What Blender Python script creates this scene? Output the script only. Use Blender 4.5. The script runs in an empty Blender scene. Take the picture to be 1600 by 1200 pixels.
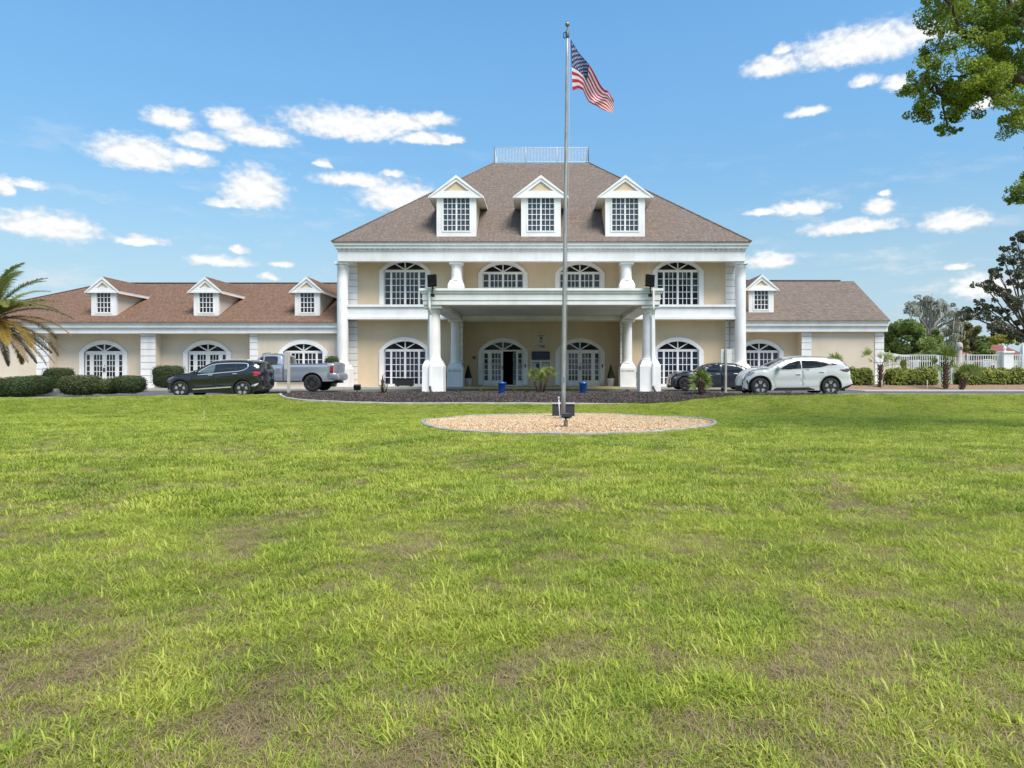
import bpy, bmesh, math, random
import numpy as np
from mathutils import Vector, Matrix, noise as mnoise
from mathutils.geometry import tessellate_polygon, delaunay_2d_cdt
R = math.radians
random.seed(7)
rng = np.random.default_rng(11)
SC = bpy.context.scene
C = SC.collection

# ------------------------------------------------------------------ camera
EYE = 0.93
FPX = 1067.0
cam = bpy.data.cameras.new("camera")
cam.lens = 24.0
cam.sensor_width = 36.0
cam.shift_x = -46 / 1600
cam.shift_y = -18 / 1600
cam.clip_start = 0.05
cam.clip_end = 3000
camo = bpy.data.objects.new("camera", cam)
camo.location = (0, 0, EYE)
camo.rotation_euler = (R(90), 0, 0)
C.objects.link(camo)
SC.camera = camo

# ------------------------------------------------------------------ sky, sun, exposure
SUN_EL, SUN_AZ = 57.0, 140.0          # azimuth from +Y (view direction) towards +X
W = bpy.data.worlds.new("World")
SC.world = W
W.use_nodes = True
wt = W.node_tree
wt.nodes.clear()
def wn(t, **k):
    n = wt.nodes.new(t)
    for a, b in k.items():
        setattr(n, a, b)
    return n
wout = wn('ShaderNodeOutputWorld')
wbg = wn('ShaderNodeBackground')
wbg.inputs['Strength'].default_value = 0.095
wsky = wn('ShaderNodeTexSky', sky_type='NISHITA')
wsky.sun_disc = False
wsky.sun_elevation = R(SUN_EL)
wsky.sun_rotation = R(SUN_AZ)
wsky.air_density = 1.15
wsky.dust_density = 0.35
wsky.ozone_density = 2.2
wtc = wn('ShaderNodeTexCoord')
wsep = wn('ShaderNodeSeparateXYZ')
wt.links.new(wtc.outputs['Generated'], wsep.inputs[0])
def wmath(op, a, b=None):
    n = wn('ShaderNodeMath', operation=op)
    for i, v in enumerate((a, b)):
        if v is None:
            continue
        if isinstance(v, (int, float)):
            n.inputs[i].default_value = v
        else:
            wt.links.new(v, n.inputs[i])
    return n.outputs[0]
waz = wmath('MULTIPLY', wmath('ARCTAN2', wsep.outputs[0], wsep.outputs[1]), 180 / math.pi)
wel = wmath('MULTIPLY', wmath('ARCSINE', wsep.outputs[2]), 180 / math.pi)
wcmb = wn('ShaderNodeCombineXYZ')
wt.links.new(waz, wcmb.inputs[0]); wt.links.new(wel, wcmb.inputs[1])
CLOUDS = [(-28.6,18.1,1.74,0.64),(-24.7,18.6,1.60,0.74),(-22.6,17.8,2.65,0.76),(-26.6,16.9,1.80,0.57),(-30.6,15.5,3.10,1.07),(-27.4,15.6,1.78,0.53),(-15.8,19.3,5.07,1.06),(-12.0,19.8,3.08,0.65),(-9.1,20.1,1.83,0.47),(-10.1,18.7,2.19,0.43),(-7.5,18.7,1.06,0.38),(-22.8,14.0,2.28,1.49),(-24.8,12.7,1.50,0.37),(-17.7,16.2,0.73,0.33),(-15.3,15.2,3.10,0.53),(-12.4,15.9,0.92,0.29),(-11.7,14.2,3.30,1.14),(-35.9,9.9,3.10,0.89),(-30.4,9.5,1.68,0.32),(-25.2,8.4,2.29,0.43),(-24.0,9.4,0.72,0.29),(-20.8,8.4,0.94,0.25),(-38.2,12.2,0.53,0.60),(-36.9,12.5,1.03,0.33),(-21.8,7.4,0.74,0.25),(25.1,23.5,5.07,1.23),(29.1,23.4,1.80,0.59),(18.6,23.1,2.12,0.69),(19.4,24.0,0.81,0.34),(25.4,21.1,1.10,0.38),(27.5,20.7,0.93,0.54),(21.4,19.6,1.49,0.31),(20.7,12.7,2.44,0.53),(17.9,12.6,1.36,0.24),(26.4,12.3,1.21,0.55),(26.6,13.2,0.52,0.23),(24.4,11.0,3.56,0.52),(31.2,10.8,2.20,0.71),(18.5,8.9,1.93,0.70),(31.4,7.5,0.94,0.23),(33.0,6.1,2.26,0.89),(31.5,24.2,0.55,0.30),(33.4,22.4,0.90,0.42),(33.0,18.3,0.91,0.41),
          (-150,30,16,5),(170,26,14,4),(140,34,12,5),(-120,22,14,4),(100,28,14,5),(-80,32,14,5)]
wnz = wn('ShaderNodeTexNoise'); wnz.inputs['Scale'].default_value = 0.75; wnz.inputs['Detail'].default_value = 6
wnz.inputs['Roughness'].default_value = 0.6
wmp = wn('ShaderNodeMapping'); wmp.inputs['Scale'].default_value = (1.0, 1.55, 1.0)
wt.links.new(wcmb.outputs[0], wmp.inputs[0]); wt.links.new(wmp.outputs[0], wnz.inputs['Vector'])
wof = wn('ShaderNodeVectorMath', operation='SUBTRACT'); wof.inputs[1].default_value = (.5, .5, .5)
wt.links.new(wnz.outputs['Color'], wof.inputs[0])
wos = wn('ShaderNodeVectorMath', operation='MULTIPLY'); wos.inputs[1].default_value = (1.25, 0.85, 0)
wt.links.new(wof.outputs[0], wos.inputs[0])
wad = wn('ShaderNodeVectorMath', operation='ADD')
wt.links.new(wcmb.outputs[0], wad.inputs[0]); wt.links.new(wos.outputs[0], wad.inputs[1])
wpos = wad.outputs[0]
wmin = None
for (a, e, ra, re) in CLOUDS:
    ra, re = ra * 1.08, re * 1.18
    s = wn('ShaderNodeVectorMath', operation='SUBTRACT'); s.inputs[1].default_value = (a, e - re * .22, 0)
    wt.links.new(wpos, s.inputs[0])
    k_ = wn('ShaderNodeVectorMath', operation='MULTIPLY'); k_.inputs[1].default_value = (-1, -1.7, 0); wt.links.new(s.outputs[0], k_.inputs[0])
    x_ = wn('ShaderNodeVectorMath', operation='MAXIMUM'); wt.links.new(s.outputs[0], x_.inputs[0]); wt.links.new(k_.outputs[0], x_.inputs[1])   # flatter base than top
    m = wn('ShaderNodeVectorMath', operation='MULTIPLY'); m.inputs[1].default_value = (1 / ra, .82 / re, 0)
    wt.links.new(x_.outputs[0], m.inputs[0])
    l = wn('ShaderNodeVectorMath', operation='LENGTH'); wt.links.new(m.outputs[0], l.inputs[0])
    wmin = l.outputs['Value'] if wmin is None else wmath('SMOOTH_MIN', wmin, l.outputs['Value'])
    if wmin.node.type == 'MATH':
        wmin.node.inputs[2].default_value = 0.12
wn2 = wn('ShaderNodeTexNoise'); wn2.inputs['Scale'].default_value = 1.25; wn2.inputs['Detail'].default_value = 8
wn2.inputs['Roughness'].default_value = 0.56
wt.links.new(wmp.outputs[0], wn2.inputs['Vector'])
wd = wmath('ADD', wmin, wmath('MULTIPLY', wmath('SUBTRACT', wn2.outputs['Fac'], .5), .95))
wmr = wn('ShaderNodeMapRange', interpolation_type='SMOOTHSTEP')
wt.links.new(wd, wmr.inputs[0])
wmr.inputs[1].default_value = 1.22; wmr.inputs[2].default_value = 0.48
wmr.inputs[3].default_value = 0.0; wmr.inputs[4].default_value = 0.97
wn3 = wn('ShaderNodeTexNoise'); wn3.inputs['Scale'].default_value = 0.22; wn3.inputs['Detail'].default_value = 9; wn3.inputs['Roughness'].default_value = .62
wmp3 = wn('ShaderNodeMapping'); wmp3.inputs['Scale'].default_value = (.55, 2.4, 1); wt.links.new(wpos, wmp3.inputs[0]); wt.links.new(wmp3.outputs[0], wn3.inputs['Vector'])
wv = wn('ShaderNodeMapRange', interpolation_type='SMOOTHSTEP'); wt.links.new(wn3.outputs['Fac'], wv.inputs[0])
wv.inputs[1].default_value = .52; wv.inputs[2].default_value = .74; wv.inputs[4].default_value = .55
wve = wn('ShaderNodeMapRange', interpolation_type='SMOOTHSTEP'); wt.links.new(wel, wve.inputs[0])
wve.inputs[1].default_value = 22; wve.inputs[2].default_value = 7
wveil = wmath('MULTIPLY', wv.outputs[0], wve.outputs[0])
wdens = wmath('MAXIMUM', wmr.outputs[0], wveil)
wcr = wn('ShaderNodeMapRange'); wt.links.new(wd, wcr.inputs[0])
wcr.inputs[1].default_value = 1.2; wcr.inputs[2].default_value = 0.1
wcr.inputs[3].default_value = 4.0; wcr.inputs[4].default_value = 4.9
wcc = wn('ShaderNodeMix', data_type='RGBA')
wcc.inputs[0].default_value = 1.0
wcl = wn('ShaderNodeVectorMath', operation='SCALE'); wcl.inputs[0].default_value = (0.97, 0.985, 1.0)
wmp4 = wn('ShaderNodeMapping'); wmp4.inputs['Scale'].default_value = (1, 1.55, 1); wmp4.inputs['Location'].default_value = (.12, .5, 0)
wt.links.new(wcmb.outputs[0], wmp4.inputs[0])
wn4 = wn('ShaderNodeTexNoise'); wn4.inputs['Scale'].default_value = 1.25; wn4.inputs['Detail'].default_value = 5; wt.links.new(wmp4.outputs[0], wn4.inputs['Vector'])
wrel = wmath('MULTIPLY', wmath('SUBTRACT', wn4.outputs['Fac'], wn2.outputs['Fac']), 1.7)      # billows: lit tops, greyer undersides
wt.links.new(wmath('ADD', wcr.outputs[0], wrel), wcl.inputs['Scale'])
wt.links.new(wdens, wcc.inputs[0])
whs = wn('ShaderNodeHueSaturation')
whs.inputs['Saturation'].default_value = 1.2
whs.inputs['Hue'].default_value = 0.491
whv = wn('ShaderNodeMapRange', interpolation_type='SMOOTHSTEP'); wt.links.new(wel, whv.inputs[0])
whv.inputs[1].default_value = -2; whv.inputs[2].default_value = 30; whv.inputs[3].default_value = 0.50; whv.inputs[4].default_value = 1.0
wt.links.new(whv.outputs[0], whs.inputs['Value'])
wt.links.new(wsky.outputs[0], whs.inputs['Color'])
whz = wn('ShaderNodeMapRange', interpolation_type='SMOOTHSTEP'); wt.links.new(wel, whz.inputs[0])
whz.inputs[1].default_value = 17; whz.inputs[2].default_value = -3; whz.inputs[3].default_value = 0.0; whz.inputs[4].default_value = 0.95
whm = wn('ShaderNodeMix', data_type='RGBA'); whm.inputs[7].default_value = (2.25, 3.1, 3.85, 1)
wt.links.new(whz.outputs[0], whm.inputs[0]); wt.links.new(whs.outputs[0], whm.inputs[6])
wt.links.new(whm.outputs[2], wcc.inputs[6])
wt.links.new(wcl.outputs[0], wcc.inputs[7])
wt.links.new(wcc.outputs[2], wbg.inputs['Color'])
wt.links.new(wbg.outputs[0], wout.inputs[0])
W.cycles.sampling_method = 'MANUAL'
W.cycles.sample_map_resolution = 512

sl = bpy.data.lights.new("sun", 'SUN')
sl.energy = 2.3
sl.angle = R(32.0)
sl.color = (1.0, 0.93, 0.82)
so = bpy.data.objects.new("sun", sl)
sd = Vector((math.sin(R(SUN_AZ)) * math.cos(R(SUN_EL)), math.cos(R(SUN_AZ)) * math.cos(R(SUN_EL)), math.sin(R(SUN_EL))))
so.rotation_euler = sd.to_track_quat('Z', 'Y').to_euler()
so.location = (20, -20, 40)
C.objects.link(so)
vs = SC.view_settings
vs.view_transform = 'Standard'
vs.look = 'None'
vs.gamma = 1.0
vs.use_curve_mapping = False
vs.exposure = 1.22
SC.cycles.max_bounces = 6
SC.cycles.transparent_max_bounces = 6

# ------------------------------------------------------------------ helpers
def px(x, y, D):
    return Vector(((x - 846) * D / FPX, D, EYE + (582 - y) * D / FPX))

def tag(o, label=None, cat=None, group=None, kind=None):
    if label: o['label'] = label
    if cat: o['category'] = cat
    if group: o['group'] = group
    if kind: o['kind'] = kind
    return o

def thing(name, label, cat, loc=(0, 0, 0), rz=0.0, group=None):
    o = bpy.data.objects.new(name, None)
    o.empty_display_size = 0.3
    o.location = loc
    o.rotation_euler = (0, 0, rz)
    C.objects.link(o)
    return tag(o, label, cat, group)

class MB:
    """collects polygons; build() links them as ONE mesh object"""
    def __init__(s):
        s.v = []; s.f = []; s.m = []; s.sm = []
    def add(s, vs_, fs, mi=0, smooth=False):
        b = len(s.v)
        s.v.extend([tuple(p) for p in vs_])
        for f in fs:
            s.f.append(tuple(b + i for i in f)); s.m.append(mi); s.sm.append(smooth)
    def box(s, x0, x1, y0, y1, z0, z1, mi=0, M=None):
        vs_ = [(x, y, z) for z in (z0, z1) for y in (y0, y1) for x in (x0, x1)]
        if M is not None:
            vs_ = [M @ Vector(p) for p in vs_]
        s.add(vs_, [(0, 2, 3, 1), (4, 5, 7, 6), (0, 1, 5, 4), (2, 6, 7, 3), (0, 4, 6, 2), (1, 3, 7, 5)], mi)
    def poly(s, pts, mi=0):
        s.add(pts, [tuple(range(len(pts)))], mi)
    def prism_y(s, pts, y0, y1, mi=0):
        """pts (x,z) counter-clockwise seen from -y, extruded y0..y1"""
        n = len(pts)
        vs_ = [(p[0], y0, p[1]) for p in pts] + [(p[0], y1, p[1]) for p in pts]
        fs = [tuple(range(n)), tuple(range(2 * n - 1, n - 1, -1))]
        fs += [(i, i + n, (i + 1) % n + n, (i + 1) % n) for i in range(n)]
        s.add(vs_, fs, mi)
    def tube(s, path, rad, n=8, mi=0, cap=True, smooth=True):
        path = [Vector(p) for p in path]
        if isinstance(rad, (int, float)):
            rad = [rad] * len(path)
        vs_ = []
        up = Vector((0, 0, 1))
        for i, p in enumerate(path):
            t = (path[min(i + 1, len(path) - 1)] - path[max(i - 1, 0)]).normalized()
            a = t.cross(up)
            if a.length < 1e-3:
                a = t.cross(Vector((0, 1, 0)))
            a.normalize(); b = a.cross(t)
            for k in range(n):
                q = 2 * math.pi * k / n
                vs_.append(p + (a * math.cos(q) + b * math.sin(q)) * rad[i])
        fs = []
        for i in range(len(path) - 1):
            for k in range(n):
                fs.append((i * n + k, i * n + (k + 1) % n, (i + 1) * n + (k + 1) % n, (i + 1) * n + k))
        s.add(vs_, fs, mi, smooth)
        if cap:
            b0 = len(s.v) - len(vs_)
            s.f.append(tuple(b0 + k for k in reversed(range(n)))); s.m.append(mi); s.sm.append(False)
            e = b0 + (len(path) - 1) * n
            s.f.append(tuple(e + k for k in range(n))); s.m.append(mi); s.sm.append(False)
    def lathe(s, prof, c=(0, 0, 0), n=24, mi=0, axis='z', smooth=True, M=None):
        """prof: (r, h) list"""
        vs_ = []
        for r, h in prof:
            for k in range(n):
                q = 2 * math.pi * k / n
                a, b = r * math.cos(q), r * math.sin(q)
                p = Vector((a, b, h)) if axis == 'z' else Vector((a, h, b))
                if M is not None:
                    p = M @ p
                vs_.append(p + Vector(c))
        fs = []
        for i in range(len(prof) - 1):
            for k in range(n):
                f = (i * n + k, i * n + (k + 1) % n, (i + 1) * n + (k + 1) % n, (i + 1) * n + k)
                fs.append(f if axis == 'z' else f[::-1])
        s.add(vs_, fs, mi, smooth)
        for i, fl in ((0, True), (len(prof) - 1, False)):
            if prof[i][0] > 1e-4:
                f = [len(s.v) - len(vs_) + i * n + k for k in range(n)]
                if fl != (axis != 'z'):
                    f = f[::-1]
                s.f.append(tuple(f)); s.m.append(mi); s.sm.append(False)
    def build(s, name, mats, parent=None, world=True, bevel=0.0, local=None):
        me = bpy.data.meshes.new(name)
        me.from_pydata(s.v, [], s.f)
        if not isinstance(mats, (list, tuple)):
            mats = [mats]
        for m in mats:
            me.materials.append(m)
        me.polygons.foreach_set('material_index', s.m)
        me.polygons.foreach_set('use_smooth', s.sm)
        me.update()
        o = bpy.data.objects.new(name, me)
        C.objects.link(o)
        if parent is not None:
            o.parent = parent
            if world and parent.type == 'EMPTY':
                o.location = -Vector(parent.location)
        if bevel:
            b = o.modifiers.new('bevel', 'BEVEL'); b.width = bevel; b.segments = 2; b.limit_method = 'ANGLE'
        return o

# ------------------------------------------------------------------ materials
MATS = {}
def srgb(r, g, b):
    f = lambda c: (c / 255 / 12.92) if c / 255 <= .04045 else ((c / 255 + .055) / 1.055) ** 2.4
    return (f(r), f(g), f(b))
def newmat(name):
    m = bpy.data.materials.new(name); m.use_nodes = True
    t = m.node_tree
    p = t.nodes['Principled BSDF']
    return m, t, p
def mat(name, col, col2=None, scale=6.0, rough=0.6, bump=0.0, bscale=None, metal=0.0, spec=0.5, coat=0.0, detail=5.0, lo=.35, hi=.65, stretch=None, transl=0.0, streak=0.0):
    if name in MATS:
        return MATS[name]
    m, t, p = newmat(name)
    L = t.links.new
    p.inputs['Roughness'].default_value = rough
    p.inputs['Metallic'].default_value = metal
    p.inputs['Specular IOR Level'].default_value = spec
    p.inputs['Coat Weight'].default_value = coat
    p.inputs['Coat Roughness'].default_value = 0.03
    tc = t.nodes.new('ShaderNodeTexCoord')
    vec = tc.outputs['Object']
    if stretch:
        mp = t.nodes.new('ShaderNodeMapping'); mp.inputs['Scale'].default_value = stretch
        L(vec, mp.inputs[0]); vec = mp.outputs[0]
    if col2 is None:
        col2 = tuple(c * .82 for c in col)
    n = t.nodes.new('ShaderNodeTexNoise'); n.inputs['Scale'].default_value = scale; n.inputs['Detail'].default_value = detail
    L(vec, n.inputs['Vector'])
    r = t.nodes.new('ShaderNodeMapRange'); r.inputs[1].default_value = lo; r.inputs[2].default_value = hi
    L(n.outputs['Fac'], r.inputs[0])
    x = t.nodes.new('ShaderNodeMix'); x.data_type = 'RGBA'
    x.inputs[6].default_value = (*col, 1); x.inputs[7].default_value = (*col2, 1)
    L(r.outputs[0], x.inputs[0]); L(x.outputs[2], p.inputs['Base Color'])
    if streak:
        mp2 = t.nodes.new('ShaderNodeMapping'); mp2.inputs['Scale'].default_value = (1.7, 1.7, .30); L(tc.outputs['Object'], mp2.inputs[0])
        ns = t.nodes.new('ShaderNodeTexNoise'); ns.inputs['Scale'].default_value = 1.6; ns.inputs['Detail'].default_value = 7; ns.inputs['Roughness'].default_value = .65; L(mp2.outputs[0], ns.inputs['Vector'])
        nb = t.nodes.new('ShaderNodeTexNoise'); nb.inputs['Scale'].default_value = .45; nb.inputs['Detail'].default_value = 5; L(tc.outputs['Object'], nb.inputs['Vector'])
        mu = t.nodes.new('ShaderNodeMath'); mu.operation = 'MULTIPLY'; L(ns.outputs['Fac'], mu.inputs[0]); L(nb.outputs['Fac'], mu.inputs[1])
        rs = t.nodes.new('ShaderNodeMapRange'); rs.inputs[1].default_value = .22; rs.inputs[2].default_value = .42; rs.inputs[4].default_value = streak; L(mu.outputs[0], rs.inputs[0])
        xs_ = t.nodes.new('ShaderNodeMix'); xs_.data_type = 'RGBA'; xs_.inputs[7].default_value = (*[c * k_ for c, k_ in zip(col, (.52, .50, .46))], 1)
        L(rs.outputs[0], xs_.inputs[0]); L(x.outputs[2], xs_.inputs[6]); L(xs_.outputs[2], p.inputs['Base Color'])
    if bump:
        n2 = t.nodes.new('ShaderNodeTexNoise'); n2.inputs['Scale'].default_value = bscale or scale * 6; n2.inputs['Detail'].default_value = 4
        L(vec, n2.inputs['Vector'])
        b = t.nodes.new('ShaderNodeBump'); b.inputs['Strength'].default_value = bump; b.inputs['Distance'].default_value = 0.02
        L(n2.outputs['Fac'], b.inputs['Height']); L(b.outputs[0], p.inputs['Normal'])
    if transl:
        tr = t.nodes.new('ShaderNodeBsdfTranslucent'); L(x.outputs[2], tr.inputs['Color'])
        ms = t.nodes.new('ShaderNodeMixShader'); ms.inputs[0].default_value = transl
        L(p.outputs[0], ms.inputs[1]); L(tr.outputs[0], ms.inputs[2])
        L(ms.outputs[0], t.nodes['Material Output'].inputs[0])
    MATS[name] = m
    return m

def leafmat(name, cols, rough=0.5, transl=0.35, posamt=0.0):
    """leaf colour varies leaf by leaf (vertex attribute 'tint') between several greens"""
    m, t, p = newmat(name)
    L = t.links.new
    a = t.nodes.new('ShaderNodeAttribute'); a.attribute_name = 'tint'
    cr = t.nodes.new('ShaderNodeValToRGB')
    el = cr.color_ramp.elements
    while len(el) < len(cols):
        el.new(0.5)
    for i, c in enumerate(cols):
        el[i].position = i / max(1, len(cols) - 1); el[i].color = (*c, 1)
    L(a.outputs['Fac'], cr.inputs[0])
    L(cr.outputs[0], p.inputs['Base Color'])
    p.inputs['Roughness'].default_value = rough
    p.inputs['Specular IOR Level'].default_value = 0.35
    tr = t.nodes.new('ShaderNodeBsdfTranslucent'); L(cr.outputs[0], tr.inputs['Color'])
    ms = t.nodes.new('ShaderNodeMixShader'); ms.inputs[0].default_value = transl
    L(p.outputs[0], ms.inputs[1]); L(tr.outputs[0], ms.inputs[2])
    L(ms.outputs[0], t.nodes['Material Output'].inputs[0])
    return m

def shingles(name, ca, cb, cm, patch):
    m, t, p = newmat(name)
    L = t.links.new
    tc = t.nodes.new('ShaderNodeTexCoord')
    sp = t.nodes.new('ShaderNodeSeparateXYZ'); L(tc.outputs['Object'], sp.inputs[0])
    ad = t.nodes.new('ShaderNodeMath'); ad.operation = 'ADD'; L(sp.outputs[0], ad.inputs[0]); L(sp.outputs[1], ad.inputs[1])
    cb_ = t.nodes.new('ShaderNodeCombineXYZ'); L(ad.outputs[0], cb_.inputs[0]); L(sp.outputs[2], cb_.inputs[1])
    b = t.nodes.new('ShaderNodeTexBrick'); b.offset = 0.37; b.squash = 0.8; b.squash_frequency = 3
    L(cb_.outputs[0], b.inputs['Vector'])
    b.inputs['Color1'].default_value = (*ca, 1); b.inputs['Color2'].default_value = (*cb, 1); b.inputs['Mortar'].default_value = (*cm, 1)
    b.inputs['Scale'].default_value = 1.0; b.inputs['Mortar Size'].default_value = 0.011; b.inputs['Mortar Smooth'].default_value = 0.3
    b.inputs['Bias'].default_value = 0.0; b.inputs['Brick Width'].default_value = 0.26; b.inputs['Row Height'].default_value = 0.105
    n = t.nodes.new('ShaderNodeTexNoise'); n.inputs['Scale'].default_value = 0.5; n.inputs['Detail'].default_value = 8; n.inputs['Roughness'].default_value = .7
    L(tc.outputs['Object'], n.inputs['Vector'])
    r = t.nodes.new('ShaderNodeMapRange'); r.inputs[1].default_value = .38; r.inputs[2].default_value = .68; r.inputs[4].default_value = 0.55
    L(n.outputs['Fac'], r.inputs[0])
    x = t.nodes.new('ShaderNodeMix'); x.data_type = 'RGBA'; x.inputs[7].default_value = (*patch, 1)
    L(b.outputs['Color'], x.inputs[6]); L(r.outputs[0], x.inputs[0])
    n3 = t.nodes.new('ShaderNodeTexNoise'); n3.inputs['Scale'].default_value = 9; n3.inputs['Detail'].default_value = 3
    L(cb_.outputs[0], n3.inputs['Vector'])
    h = t.nodes.new('ShaderNodeHueSaturation'); L(x.outputs[2], h.inputs['Color'])
    r3 = t.nodes.new('ShaderNodeMapRange'); r3.inputs[1].default_value = .3; r3.inputs[2].default_value = .7; r3.inputs[3].default_value = .70; r3.inputs[4].default_value = 1.30
    L(n3.outputs['Fac'], r3.inputs[0]); L(r3.outputs[0], h.inputs['Value'])
    L(h.outputs[0], p.inputs['Base Color'])
    p.inputs['Roughness'].default_value = .9; p.inputs['Specular IOR Level'].default_value = .2
    bp = t.nodes.new('ShaderNodeBump'); bp.inputs['Strength'].default_value = .6; bp.inputs['Distance'].default_value = .015
    L(b.outputs['Fac'], bp.inputs['Height']); bp.invert = True
    L(bp.outputs[0], p.inputs['Normal'])
    return m

def glassmat(name, col, rough=0.04, spec=0.6):
    """opaque pane: unlit room put into its dark colour; mirrors sky and trees"""
    m, t, p = newmat(name)
    L = t.links.new
    tc = t.nodes.new('ShaderNodeTexCoord')
    n = t.nodes.new('ShaderNodeTexNoise'); n.inputs['Scale'].default_value = 1.3; n.inputs['Detail'].default_value = 2
    L(tc.outputs['Object'], n.inputs['Vector'])
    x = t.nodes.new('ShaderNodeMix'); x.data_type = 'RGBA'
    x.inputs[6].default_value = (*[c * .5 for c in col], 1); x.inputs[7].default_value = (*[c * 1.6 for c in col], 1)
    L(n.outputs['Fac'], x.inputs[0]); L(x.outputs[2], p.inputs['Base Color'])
    p.inputs['Roughness'].default_value = rough
    p.inputs['IOR'].default_value = 1.52
    p.inputs['Specular IOR Level'].default_value = spec
    n2 = t.nodes.new('ShaderNodeTexNoise'); n2.inputs['Scale'].default_value = 1.1; n2.inputs['Detail'].default_value = 1
    L(tc.outputs['Object'], n2.inputs['Vector'])
    b = t.nodes.new('ShaderNodeBump'); b.inputs['Strength'].default_value = .12; b.inputs['Distance'].default_value = .03
    L(n2.outputs['Fac'], b.inputs['Height']); L(b.outputs[0], p.inputs['Normal'])
    return m

WHITE = mat('white_paint', (.86, .845, .83), (.77, .755, .74), scale=1.3, rough=.55, bump=.05, bscale=30, streak=.26)
WHITE_QUOIN = mat('white_quoin', (.83, .815, .80), (.74, .725, .71), scale=2.0, rough=.6, streak=.28)
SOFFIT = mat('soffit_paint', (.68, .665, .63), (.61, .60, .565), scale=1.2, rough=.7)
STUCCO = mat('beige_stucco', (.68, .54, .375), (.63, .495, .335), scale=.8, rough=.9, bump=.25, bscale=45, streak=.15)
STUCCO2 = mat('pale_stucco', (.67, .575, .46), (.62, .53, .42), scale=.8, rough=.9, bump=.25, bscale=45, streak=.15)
ROOF_MAIN = shingles('grey_brown_shingles', (.225, .175, .142), (.165, .128, .106), (.095, .074, .062), (.185, .15, .128))
ROOF_LEFT = shingles('red_brown_shingles', (.225, .132, .088), (.165, .098, .066), (.09, .054, .038), (.175, .112, .08))
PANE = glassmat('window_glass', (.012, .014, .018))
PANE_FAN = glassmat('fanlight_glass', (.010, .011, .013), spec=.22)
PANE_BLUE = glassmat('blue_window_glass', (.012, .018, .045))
PANE_SKYGREY = glassmat('sky_reflection_grey_glass', (.045, .052, .065))  # sky reflection of the dormer panes put into the grey base colour
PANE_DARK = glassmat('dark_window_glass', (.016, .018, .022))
BLACK = mat('black_metal', (.012, .012, .013), (.02, .02, .02), rough=.45)
CONC = mat('pale_concrete', (.46, .43, .39), (.36, .34, .31), scale=2.5, rough=.9, bump=.15)
KERB = mat('kerb_concrete', (.46, .44, .39), (.32, .30, .26), scale=3.0, rough=.9, bump=.2)
YELLOW = mat('yellow_paint', (.62, .46, .12), (.52, .38, .12), scale=5, rough=.7)
METAL = mat('galvanised_metal', (.50, .50, .50), (.38, .38, .38), scale=4, rough=.42, metal=.55)
# ------------------------------------------------------------------ ground
def sstep(a, b, x):
    t = max(0.0, min(1.0, (x - a) / (b - a)))
    return t * t * (3 - 2 * t)
def interp(x, tab):
    if x <= tab[0][0]: return tab[0][1]
    for (a, b), (c, d) in zip(tab, tab[1:]):
        if x <= c:
            return b + (d - b) * (x - a) / (c - a)
    return tab[-1][1]
YC = [(-60, 28.6), (-30, 29.3), (-17, 29.5), (-12.6, 30.2), (-11.6, 31.0), (5.6, 31.1), (6.6, 30.6), (7.6, 28.4), (8.4, 27.9), (12, 27.4), (20, 27.2), (30, 27.4), (60, 28)]
ZC = [(-40, -.20), (-21, -.16), (-16, -.09), (-10, -.03), (-6, 0.0), (5, 0.0), (9, .045), (14, .06), (22, .05), (40, .05)]
ZD = [(-40, -.24), (-21, -.22), (-14, -.17), (-9, -.06), (-5, -.02), (6, -.02), (60, -.02)]
MULCH_F = [(-11.7, 30.6), (-11.3, 29.6), (-10.6, 28.5), (-9.5, 27.7), (-7.8, 27.2), (-5, 27.0), (0, 26.9), (4.0, 26.95), (5.4, 27.4), (6.4, 28.1), (7.6, 27.55), (9.0, 27.2), (10.6, 27.15), (12.2, 27.3)]
GRAVEL_C, GRAVEL_R, GRAVEL_S = (0.72, 19.95), 4.27, .87
def yc(x): return interp(x, YC)
def zc(x): return interp(x, ZC)
def zd(x, y):
    z = interp(x, ZD)
    return z * (1 - sstep(33, 40, y) * .6)
def und(x, y):
    return .035 * mnoise.noise(Vector((x * .35, y * .35, 3.1))) + .02 * mnoise.noise(Vector((x * 1.1, y * 1.1, 7.7)))
def ground(x, y):
    c = yc(x)
    if y <= c:
        t = sstep(23.4, c, y) if y > 23.4 else 0.0
        # a rounded shoulder just before the kerb rather than a flat top
        return -.55 + (zc(x) + .55) * t + und(x, y) * (1 - sstep(c - 3, c, y))
    if y < c + .25:
        k = (y - c) / .25
        return zc(x) * (1 - k) + (zd(x, y) - .012) * k
    return zd(x, y) - .012

def grid_mesh(xs, ys, zf):
    mb = MB()
    vs_ = [(x, y, zf(x, y)) for y in ys for x in xs]
    nx = len(xs)
    fs = [(j * nx + i, j * nx + i + 1, (j + 1) * nx + i + 1, (j + 1) * nx + i) for j in range(len(ys) - 1) for i in range(nx - 1)]
    mb.add(vs_, fs, 0, True)
    return mb

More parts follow.
